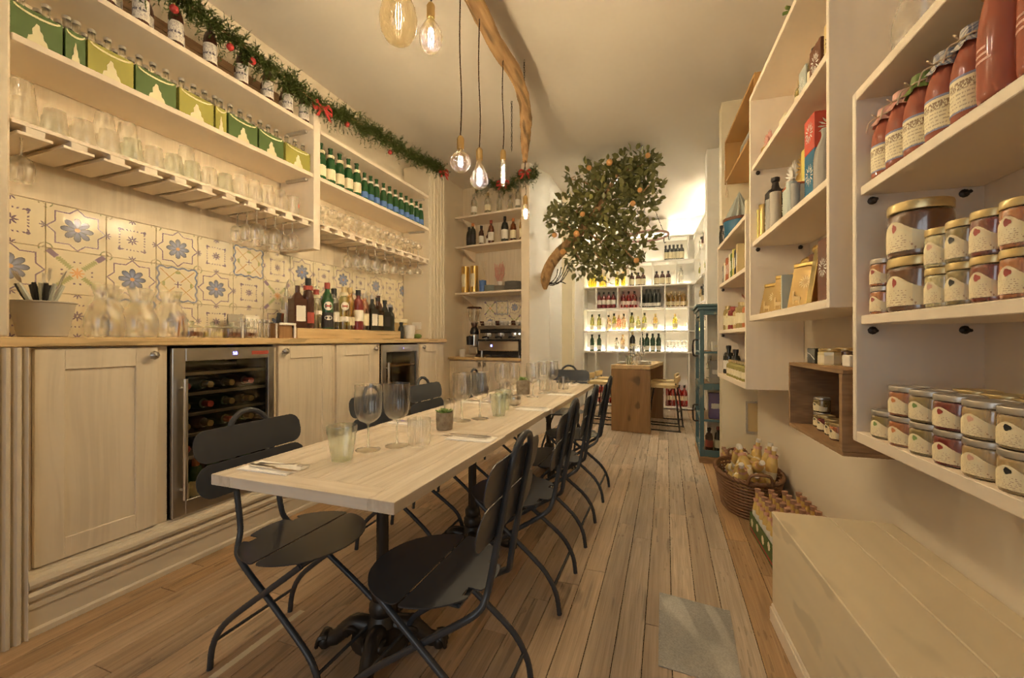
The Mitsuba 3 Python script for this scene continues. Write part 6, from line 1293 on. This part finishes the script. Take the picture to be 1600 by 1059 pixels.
# ---- farthest unit
z = 1.9725
k = thing('blue_hat_box', 'round blue box with gold rim and clear wrap on top of the farthest shelf unit', 'box'); T = RW(-0.19, sy(3.80), z)
part(k, 'body', pl(lathe([(0, 0), (0.105, 0), (0.115, 0.16), (0, 0.16)], 28), 'box_blue', 40), T); part(k, 'rim', pl(lathe([(0.1155, 0.155), (0.119, 0.158), (0.119, 0.178), (0.108, 0.18), (0, 0.18)], 28), 'box_brown', 40), T)
part(k, 'emblem', pl(mv(sunburst(0.06), -0.1165, 0.0, 0.07), 'porcelain'), T, label='white sunburst emblem')
V, F = [(0, 0, 0.40)], []
for q in range(24): a = q*PI/12; V.append(((0.11 if q % 2 else 0.07)*math.cos(a), (0.11 if q % 2 else 0.07)*math.sin(a), 0.18))
for q in range(24): F.append((0, 1+q, 1+(q+1) % 24))
part(k, 'wrap', pl(tm(V, F), 'box_teal'), T, label='gathered pale clear wrap')
gift_box('gift_box', 'tall rust coloured box on top of the farthest shelf unit', 3.58, z, 0.08, 0.06, 0.36, 'spine_rust', None, -0.12); gift_box('gift_box', 'cream packet beside the rust box on the farthest unit', 3.55, z, 0.05, 0.06, 0.25, 'lab_cream', None, -0.2)
place(bottle('bottle_black', 'cap_black', None, 0.022, 0.17), 'oil_bottle', 'small dark bottle left of the round blue box', 'bottle', RW(-0.29, sy(3.955), z))
z = 1.6485
bk = [(3.93, 'photo_grey', 0.15), (3.86, 'lab_cream', 0.17), (3.79, 'spine_rust', 0.19), (3.73, 'spine_rust', 0.185), (3.66, 'lab_cream', 0.20), (3.60, 'fabric_green', 0.19), (3.53, 'box_yellow', 0.21), (3.46, 'lab_black', 0.19), (3.40, 'box_tan', 0.22)]
for j, (y, m_, h) in enumerate(bk):
    k = thing('packet', nth(j, 9, 'slim upright packets in the farthest shelf unit'), 'packet', 'slim packets'); T = RW(-0.19, sy(y), z+0.0004)
    part(k, 'body', pl(B(-0.10, 0.06, -0.02, 0.02, 0, h, 0.003), m_), T); part(k, 'band', pl(B(-0.1006, -0.0998, -0.015, 0.015, h*0.3, h*0.7), 'porcelain'), T)
k = thing('arched_plate', 'pale arched patterned plaque leaning at the near end of the farthest unit', 'plaque')
part(k, 'plate', pl(mv(prism(sbox(-0.10, 0, 0.10, 0.12).union(affinity.translate(Point(0, 0).buffer(0.10, 10), 0, 0.12)), 0.015), rx=90), 'box_teal'), RW(-0.22, sy(3.38), z+0.0006, ) @ T4().rotate([0, 0, 1], 90-20))
z = 1.2625
for j, (y, m_, h, cap) in enumerate(((3.93, 'jam_olive', 0.20, 'gold_lid'), (3.83, 'jam_pale', 0.16, 'gold_lid'), (3.74, 'jam_red', 0.18, 'cap_red'), (3.65, 'jam_red', 0.17, 'cap_red'), (3.55, 'jam_tan', 0.16, 'gold_lid'), (3.45, 'jam_olive', 0.19, 'gold_lid'), (3.35, 'jam_olive', 0.18, 'gold_lid'), (3.25, 'jam_orange', 0.17, 'gold_lid'))):
    place(bottle(m_, cap, 'lab_cream', 0.036, h, 0.7, 0.80, 0.016, 0.2, 0.6), 'sauce_jar', nth(j, 8, 'small sauce bottles in the farthest shelf unit'), 'bottle', RW(-0.25, sy(y), z), 'small sauce bottles')
for j, y in enumerate((3.60, 3.42)):
    k = thing('wrapped_gift', nth(j, 2, 'pink tissue gifts behind the small sauce bottles'), 'gift', 'pink wrapped gifts')
    V, F = [], []; n = 14
    for i, (r, q) in enumerate(((0.07, 0), (0.075, 0.12), (0.03, 0.17), (0.085, 0.25))):
        for a in range(n): t = a*2*PI/n; w = 1+(0.18*math.sin(7*t) if i > 1 else 0); V.append((r*w*math.cos(t), r*w*math.sin(t), q+(0.02*math.sin(3*t) if i == 3 else 0)))
    for i in range(3):
        for a in range(n): p_, q_ = i*n+a, i*n+(a+1) % n; F += [(p_, q_, q_+n), (p_, q_+n, p_+n)]
    F += [(0, a+1, a) for a in range(1, n-1)]
    part(k, 'wrap', pl(tm(V, F), 'pinkish'), RW(-0.13, sy(y), z+0.0003)); part(k, 'ribbon', pl(tube([(0.032*math.cos(t), 0.032*math.sin(t), 0.17) for t in np.linspace(0, 2*PI, 15)], 0.004, 5, False), 'cap_red', True), RW(-0.13, sy(y), z+0.0003))
z = 0.9025
place(bottle('bottle_black', 'cap_black', 'lab_white', 0.042, 0.23, 0.6, 0.72, 0.016), 'sauce_jar', 'dark bottle at the far end of the lowest shelf of the farthest unit', 'bottle', RW(-0.25, sy(3.90), z)); place(bottle('bottle_black', 'cap_black', None, 0.035, 0.20, 0.6, 0.72, 0.016), 'sauce_jar', 'second dark bottle on the lowest shelf of the farthest unit', 'bottle', RW(-0.22, sy(3.78), z))
for j in range(7): place(bottle('oil', 'gold_lid', 'lab_cream', 0.030, 0.125, 0.62, 0.78, 0.013, 0.15, 0.5), 'oil_bottle', nth(j, 7, 'small oil bottles in the farthest shelf unit'), 'bottle', RW(-0.275, sy(3.69-j*0.085), z), 'small oil bottles')
k = gift_box('framed_box', 'dark gold box behind the small oil bottles on the farthest unit', 3.50, z, 0.24, 0.08, 0.20, 'box_brown', None, -0.17)
part(k, 'window', pl(B(-0.1712, -0.1702, sy(3.50)-0.09, sy(3.50)+0.09, z+0.04, z+0.17), 'box_yellow'), RW())

# wooden box shelf high on the wall
k = thing('wooden_box_shelf', 'orange brown wooden box shelf high on the right wall with a picture inside', 'box shelf')
b0, b1 = sy(3.05), sy(4.04); f0 = -0.255
for nm, bx in (('board', (f0, -0.002, b0, b1, 2.865, 2.885)), ('board', (f0, -0.002, b0, b1, 2.515, 2.535)), ('board', (f0, -0.002, b1-0.02, b1, 2.5355, 2.8645)), ('board', (f0, -0.002, b0, b0+0.02, 2.5355, 2.8645)), ('back', (-0.012, -0.002, b0+0.02, b1-0.02, 2.5355, 2.8645))):
    part(k, nm, pl(B(*bx, 0.001), 'orange_wood'), RW())
for (y, z_, lb) in ((3.80, 2.5362, 'grey portrait photo in a pale frame standing inside the wooden box shelf'), (3.80, 2.8858, 'pale framed photo standing on top of the wooden box shelf')):
    k = thing('photo_frame', lb, 'picture'); T = RW(-0.17, sy(y), z_) @ T4().rotate([0, 1, 0], 6)
    part(k, 'frame', pl(B(0, 0.012, -0.19, 0.19, 0.0, 0.27, 0.002), 'box_teal'), T); part(k, 'photo', pl(B(-0.0008, 0.0002, -0.16, 0.16, 0.03, 0.24), 'photo_grey'), T)
    part(k, 'portrait', pl(mv(prism(affinity.scale(Point(0, 0).buffer(0.05, 10), 0.8, 1.2).union(sbox(-0.07, -0.10, 0.07, -0.045)), 0.0008), 0, 0, 0).apply_transform(np.array([[0, 0, -1, -0.0009], [1, 0, 0, 0], [0, 1, 0, 0.14], [0, 0, 0, 1.0]])), 'lab_black'), T)
single('wire_hook', pl(tube(smooth_path([(0, 0, 0.06), (0, 0.01, 0.0), (0, 0.05, -0.05), (0, -0.05, -0.06), (0, -0.03, -0.01)], 5), 0.004, 6), 'twine'), 'thin looped wire hanging below the wooden box shelf', 'wire', None, RW(-0.25, sy(3.98), 2.455))
# green decoration on top of the middle unit
single('green_sprig', pl(join(*[tube(smooth_path([(0, 0, 0), (0.02*math.cos(a), 0.02*math.sin(a), 0.05), (0.05*math.cos(a), 0.05*math.sin(a), 0.06)], 4), 0.008, 5) for a in np.arange(7)*0.9]), 'fabric_green'), 'bit of green greenery on top of the middle shelf unit', 'greenery', None, RW(-0.27, sy(2.26), 2.6403))

# ------------------------------------------------------------------ crate shelf with small jars
k = thing('wooden_crate', 'old brown wooden crate fixed sideways on the right wall between the shelf units', 'crate')
c0, c1, z0, z1 = sy(1.668), sy(2.19), 0.800, 1.082
part(k, 'board', pl(B(-0.32, -0.002, c0, c1, z1-0.014, z1, 0.001), 'crate_wood'), RW()); part(k, 'board', pl(B(-0.32, -0.002, c0, c1, z0, z0+0.014, 0.001), 'crate_wood'), RW())
part(k, 'board', pl(B(-0.32, -0.014, c1-0.016, c1, z0+0.0145, z1-0.0145, 0.001), 'crate_wood'), RW()); part(k, 'board', pl(B(-0.322, -0.014, c0, c0+0.022, z0+0.0145, z1-0.0145, 0.001), 'crate_wood'), RW())
for q in range(3): part(k, 'slat', pl(B(-0.013, -0.002, c0+0.001, c1-0.001, z0+0.015+q*0.0845, z0+0.0985+q*0.0845, 0.001), 'raw_wood'), RW())
sj = lambda f, mk, lid='gold_lid': jam(0.030, 0.062, lid, f, mk)
for j, (y, x, q, f, lid) in enumerate(((2.115, -0.22, 0, 'jam_olive', 'silver_lid'), (2.115, -0.22, 1, 'jam_olive', 'silver_lid'), (2.03, -0.235, 0, 'jam_red', 'gold_lid'), (1.945, -0.24, 0, 'jam_olive', 'gold_lid'), (1.86, -0.255, 0, 'jam_orange', 'gold_lid'), (1.775, -0.25, 0, 'jam_red', 'gold_lid'))):
    place(sj(f, 'cap_black', lid), 'small_jar', ['lower of the two stacked olive jars inside the wooden crate', 'upper of the two stacked olive jars inside the wooden crate', 'dark red jar second from the left inside the wooden crate', 'olive jar with gold lid inside the wooden crate', 'orange jar near the right side inside the wooden crate', 'dark red jar at the right end inside the wooden crate'][j], 'jar', RW(x, sy(y), z0+0.0143+q*0.0625))
k = gift_box('dark_pack', 'dark purple box with a white wavy line on top of the wooden crate', 2.115, z1, 0.085, 0.06, 0.062, 'bottle_black', None, -0.26)
part(k, 'line', pl(join(*[tube(smooth_path([(-0.2608, sy(2.115)-0.04, z1+0.016), (-0.2608, sy(2.115), z1+0.036), (-0.2608, sy(2.115)+0.04, z1+0.044)], 5), 0.0016, 5)]), 'porcelain'), RW())
P = [('body', pl(prism(Point(0, 0).buffer(0.040, 2), 0.05), 'jam_pale')), ('label', pl(mv(prism(Point(0, 0).buffer(0.0405, 2), 0.032), z=0.006), 'lab_cream')), ('lid', pl(lathe([(0, 0.05), (0.034, 0.05), (0.036, 0.053), (0.036, 0.064), (0, 0.065)], 20), 'gold_lid', 40))]
place(P, 'small_jar', 'octagonal honey jar with gold lid on top of the wooden crate', 'jar', RW(-0.235, sy(2.00), z1)); place(jam(0.034, 0.066, 'gold_lid', 'jam_dark', None), 'small_jar', 'round gold lidded jar behind the dark box on the wooden crate', 'jar', RW(-0.15, sy(2.085), z1))
gift_box('note_block', 'small white block standing right of the honey jar on the crate', 1.875, z1, 0.06, 0.03, 0.042, 'porcelain', None, -0.23)

# ------------------------------------------------------------------ bench, basket, bottle trays, floor plate
k = thing('bench', 'large cream painted wooden bench box along the right wall in the foreground', 'bench')
n0, n1 = -2.35, 0.012; bf = -0.425
part(k, 'front_panel', pl(B(bf+0.004, bf+0.024, n0, n1, 0.075, 0.436, 0.001), 'bench_paint'), RW()); part(k, 'end_panel', pl(B(bf+0.024, -0.003, n1-0.02, n1, 0.0, 0.436), 'bench_paint'), RW()); part(k, 'end_panel', pl(B(bf+0.024, -0.003, n0, n0+0.02, 0.0, 0.436), 'bench_paint'), RW())
part(k, 'plinth', pl(join(B(bf-0.006, bf+0.012, n0, n1+0.002, 0, 0.060, 0.002), B(bf-0.001, bf+0.010, n0, n1+0.002, 0.060, 0.074, 0.004)), 'unit_edge'), RW())
e = [bf, bf+0.205, bf+0.355, -0.002]
for a, b in zip(e[:-1], e[1:]): part(k, 'top_board', pl(B(a+0.0008, b-0.0008, n0, n1, 0.4365, 0.460, 0.003), 'bench_paint'), RW())
pm = Polygon([(-0.031, 2.093), (0.259, 2.052), (0.243, 1.60), (-0.028, 1.62)])
k = single('metal_floor_plate', pl(mv(prism(pm, 0.0022), z=0.0006), 'worn_metal'), 'worn grey metal plate nailed onto the floorboards beside the bench', 'metal plate')
nl = []
for (a, b) in (((-0.031, 2.093), (0.259, 2.052)), ((0.259, 2.052), (0.243, 1.60)), ((-0.028, 1.62), (-0.031, 2.093)), ((0.243, 1.60), (-0.028, 1.62))):
    for t in np.linspace(0.06, 0.94, 5): nl.append((a[0]+(b[0]-a[0])*t, a[1]+(b[1]-a[1])*t))
np_ = pl(sphere(0.0042, 5, sc=(1, 1, 0.5)), 'steel', True)
for (x, y) in nl: part(k, 'nail', np_, TR(x*0.965+0.11*0.035, y*0.985+1.85*0.015, 0.0028))
k = thing('wicker_basket', 'oval brown wicker basket full of lemonade bottles on the floor by the right wall', 'basket')
bx, by = RP(-0.225, sy(3.38)); ax_, ay_ = 0.20, 0.325
T = TR(bx, by, 0, rz=RA)
wv = []
for i in range(12):
    zz = 0.012+i*0.0215; s = 0.80+0.20*(i/11)
    wv.append(tube([(ax_*s*math.cos(t)*(1+0.012*((q+i) % 2)), ay_*s*math.sin(t)*(1+0.012*((q+i) % 2)), zz) for q, t in enumerate(np.linspace(0, 2*PI, 65))], 0.0085, 5, False))
part(k, 'weave', pl(join(*wv), 'wicker', True), T)
part(k, 'stakes', pl(join(*[tube([(ax_*0.79*math.cos(t), ay_*0.79*math.sin(t), 0.006), (ax_*1.0*math.cos(t), ay_*1.0*math.sin(t), 0.258)], 0.005, 5) for t in np.linspace(0, 2*PI, 41)[:-1]]), 'wicker'), T)
part(k, 'rim', pl(join(*[tube([(ax_*1.02*math.cos(t)+0.006*math.cos(20*t+f), ay_*1.02*math.sin(t), 0.262+0.007*math.sin(20*t+f)) for t in np.linspace(0, 2*PI, 121)], 0.010, 6, False) for f in (0, PI)]), 'wicker', True), T)
part(k, 'floor', pl(mv(prism(affinity.scale(Point(0, 0).buffer(1, 16), ax_*0.80, ay_*0.80), 0.01), z=0.004), 'wicker'), T)
for s in (-1, 1): part(k, 'handle', pl(tube(smooth_path([(-0.07, s*ay_*1.0, 0.26), (-0.05, s*ay_*1.06, 0.32), (0.05, s*ay_*1.06, 0.32), (0.07, s*ay_*1.0, 0.26)], 5), 0.010, 6), 'wicker', 60), T)
lem = bottle('lemonade', 'lab_white', 'lab_cream', 0.035, 0.25, 0.55, 0.74, 0.0135, 0.16, 0.34, 0.10, n=14, neck='pinkish')
rb = random.Random(9)
for lay, (zz, cnt) in enumerate(((0.145, 8), (0.235, 8), (0.310, 6))):
    heap = []
    for q in range(cnt):
        u = (q % 2-0.5)*0.13+rb.uniform(-0.015, 0.015); v_ = (q//2-(cnt/2-1)/2)*0.115+rb.uniform(-0.01, 0.01)
        px_, py_ = RP(-0.225+u*0.75*(1-0.1*lay), sy(3.38)+v_*(0.9-0.05*lay))
        heap.append((py_, px_, (90 if rb.random() < 0.5 else 270)+rb.uniform(-28, 28), rb.uniform(62, 96) if q % 4 else rb.uniform(20, 40)))
    for q, (py_, px_, az, tilt) in enumerate(sorted(heap)):
        place(lem, 'lemonade_bottle', f"yellow lemonade bottle, {ORD[q]} nearest in the {['lower', 'middle', 'top'][lay]} layer of the wicker basket", 'bottle', T4().translate([px_, py_, zz]).rotate([0, 0, 1], az).rotate([0, 1, 0], tilt).translate([0, 0, -0.11]), 'lemonade bottles in the wicker basket')
for j, (u, v_, t) in enumerate(((0.06, 0.10, 8), (0.10, 0.0, 10), (0.10, -0.13, 8))):
    px_, py_ = RP(-0.225+u, sy(3.38)+v_); place(lem, 'lemonade_bottle', nth(j, 3, 'upright lemonade bottles at the wicker basket back'), 'bottle', T4().translate([px_, py_, 0.215]).rotate([0, 1, 0], t))
mini = bottle('lemonade', 'cap_brown', 'lab_white', 0.029, 0.262, 0.55, 0.72, 0.0135, 0.25, 0.52, 0.08, n=12, neck='pinkish')
def tray(x0, x1, y0, y1, nx, ny, lb, blb, h=0.115):
    k = thing('bottle_tray', lb, 'tray'); t = 0.004
    part(k, 'box', pl(join(B(x0, x0+t, y0, y1, 0.001, h), B(x1-t, x1, y0, y1, 0.001, h), B(x0, x1, y0, y0+t, 0.001, h), B(x0, x1, y1-t, y1, 0.001, h), B(x0, x1, y0, y1, 0.001, 0.006)), 'pack_green'), RW())
    for q in range(5): part(k, 'print', pl(mv(sphere(0.024, 7, sc=(0.04, 1, 1)), x0-0.0006, y0+(y1-y0)*(q+0.5)/5, 0.065+0.02*(q % 2)), 'lab_cream', True), RW())
    part(k, 'print', pl(B(x0-0.0008, x0, y0+0.01, y1-0.01, 0.012, 0.026), 'cap_red'), RW())
    for i in range(nx):
        for j in range(ny): place(mini, 'mini_bottle', f'{ORD[j]} bottle from the front, {ORD[i]} row from the aisle, {blb}', 'bottle', RW(x0+(x1-x0)*(i+0.5)/nx, y0+(y1-y0)*(j+0.5)/ny, 0.0063), 'bottles in the '+blb)
tray(-0.30, -0.01, sy(2.40), sy(2.98), 4, 8, 'green printed cardboard tray of small bottles between the bench and the basket', 'tray behind the bench')
tray(-0.31, -0.01, sy(3.74), sy(4.03), 4, 4, 'cardboard tray of small bottles behind the wicker basket', 'tray behind the basket', 0.125)

# picture on the nib wall
k = thing('wall_picture', 'small dark framed picture low on the wall behind the basket', 'picture')
part(k, 'frame', pl(join(B(0.66, 0.675, 4.205, 4.219, 0.36, 0.64), B(0.865, 0.88, 4.205, 4.219, 0.36, 0.64), B(0.675, 0.865, 4.205, 4.219, 0.36, 0.375), B(0.675, 0.865, 4.205, 4.219, 0.625, 0.64)), 'pot_grey')); part(k, 'print', pl(B(0.675, 0.865, 4.213, 4.2195, 0.375, 0.625), 'box_tan'))

# ------------------------------------------------------------------ blue glazed cabinet
k = thing('display_cabinet', 'weathered blue glazed display cabinet against the right wall past the shelf units', 'cabinet')
x0, x1, y0, y1, zt = 0.305, 0.66, 4.445, 5.10, 1.50
fr = 0.036
for (a, b) in ((x0, y0), (x0, y1-fr), (x1-fr, y0), (x1-fr, y1-fr)): part(k, 'post', pl(B(a, a+fr, b, b+fr, 0.06, zt, 0.002), 'blue_paint'))
part(k, 'plinth', pl(B(x0-0.006, x1, y0-0.006, y1+0.006, 0.0, 0.06, 0.002), 'crate_wood')); part(k, 'cornice', pl(join(B(x0-0.035, x1, y0-0.035, y1+0.035, zt, zt+0.022, 0.004), B(x0-0.018, x1, y0-0.018, y1+0.018, zt-0.03, zt, 0.004)), 'blue_paint'))
for z in (0.061, 0.395, 0.70, 1.05, 1.42): part(k, 'rail', pl(join(B(x0+fr, x1-fr, y0+0.002, y0+0.032, z, z+(0.06 if z in (0.061, 0.70, 1.42) else 0.02), 0.002), B(x0+0.002, x0+0.032, y0+fr, y1-fr, z, z+(0.06 if z in (0.061, 0.70, 1.42) else 0.02), 0.002)), 'blue_paint'))
for z in (0.395, 0.74, 1.05): part(k, 'shelf', pl(B(x0+0.034, x1-0.012, y0+0.034, y1-0.034, z, z+0.018), 'crate_wood'))
part(k, 'back', pl(B(x1-0.012, x1-0.002, y0+fr, y1-fr, 0.06, zt), 'pot_grey')); part(k, 'floor', pl(B(x0+0.03, x1-0.012, y0+0.033, y1-0.033, 0.07, 0.085), 'crate_wood'))
for (z, zz) in ((0.12, 0.70), (0.76, 1.42)):
    part(k, 'pane', pl(tm([(x0+fr, y0+0.018, z), (x1-fr, y0+0.018, z), (x1-fr, y0+0.018, zz), (x0+fr, y0+0.018, zz)], [(0, 1, 2), (0, 2, 3)]), 'pane_glass')); part(k, 'pane', pl(tm([(x0+0.018, y0+fr, z), (x0+0.018, y1-fr, z), (x0+0.018, y1-fr, zz), (x0+0.018, y0+fr, zz)], [(0, 1, 2), (0, 2, 3)]), 'pane_glass'))
for z in (0.36, 1.02): part(k, 'door_pull', pl(tube(smooth_path([(x0, y0+0.25, z), (x0-0.045, y0+0.25, z+0.01), (x0-0.045, y0+0.25, z+0.15), (x0, y0+0.25, z+0.16)], 4), 0.008, 7), 'dark_metal', 60))
for j, (z, bx_, m_, lb) in enumerate(((1.0685, (0.42, 0.56, 4.53, 4.66, 0.10), 'porcelain', 'white box on the top shelf'), (0.7585, (0.40, 0.52, 4.52, 4.64, 0.22), 'photo_grey', 'grey striped box on the middle shelf'), (0.4135, (0.39, 0.54, 4.52, 4.60, 0.25), 'purple', 'purple box on the lower shelf'))):
    kk = thing('cabinet_box', lb+' inside the blue display cabinet', 'box')
    part(kk, 'body', pl(B(bx_[0], bx_[1], bx_[2], bx_[3], z, z+bx_[4], 0.003), m_)); part(kk, 'stripe', pl(B(bx_[0]+0.02, bx_[1]-0.02, bx_[2]-0.001, bx_[2]+0.001, z+bx_[4]*0.4, z+bx_[4]*0.6), 'porcelain' if m_ != 'porcelain' else 'lab_cream'))
for j, (x, y, z, P, lb) in enumerate(((0.40, 4.62, 0.086, bottle('bottle_brown', 'cap_black', 'lab_red', 0.035, 0.22), 'dark bottle at the bottom left'), (0.48, 4.60, 0.086, bottle('bottle_black', 'cap_red', 'lab_cream', 0.035, 0.24), 'dark bottle at the bottom centre'), (0.56, 4.62, 0.086, bottle('bottle_brown', 'cap_black', 'lab_cream', 0.035, 0.20), 'dark bottle at the bottom right'), (0.42, 4.78, 0.7585, bottle('bottle_clear', 'silver_lid', 'lab_white', 0.035, 0.26), 'clear bottle on the middle shelf'))):
    place(P, 'cabinet_bottle', lb+' inside the blue display cabinet', 'bottle', TR(x, y, z))
k = thing('leaning_board', 'brown wooden board leaning on top of the blue display cabinet', 'board')
part(k, 'board', pl(mv(B(0.0, 0.02, -0.10, 0.10, 0, 0.36, 0.003), ry=9), 'brown_wood'), TR(0.50, 4.68, zt+0.0225)); part(k, 'edge', pl(mv(join(B(-0.004, 0.0, -0.10, -0.085, 0.004, 0.36), B(-0.004, 0.0, 0.085, 0.10, 0.004, 0.36)), ry=9), 'dark_metal'), TR(0.50, 4.68, zt+0.0225))
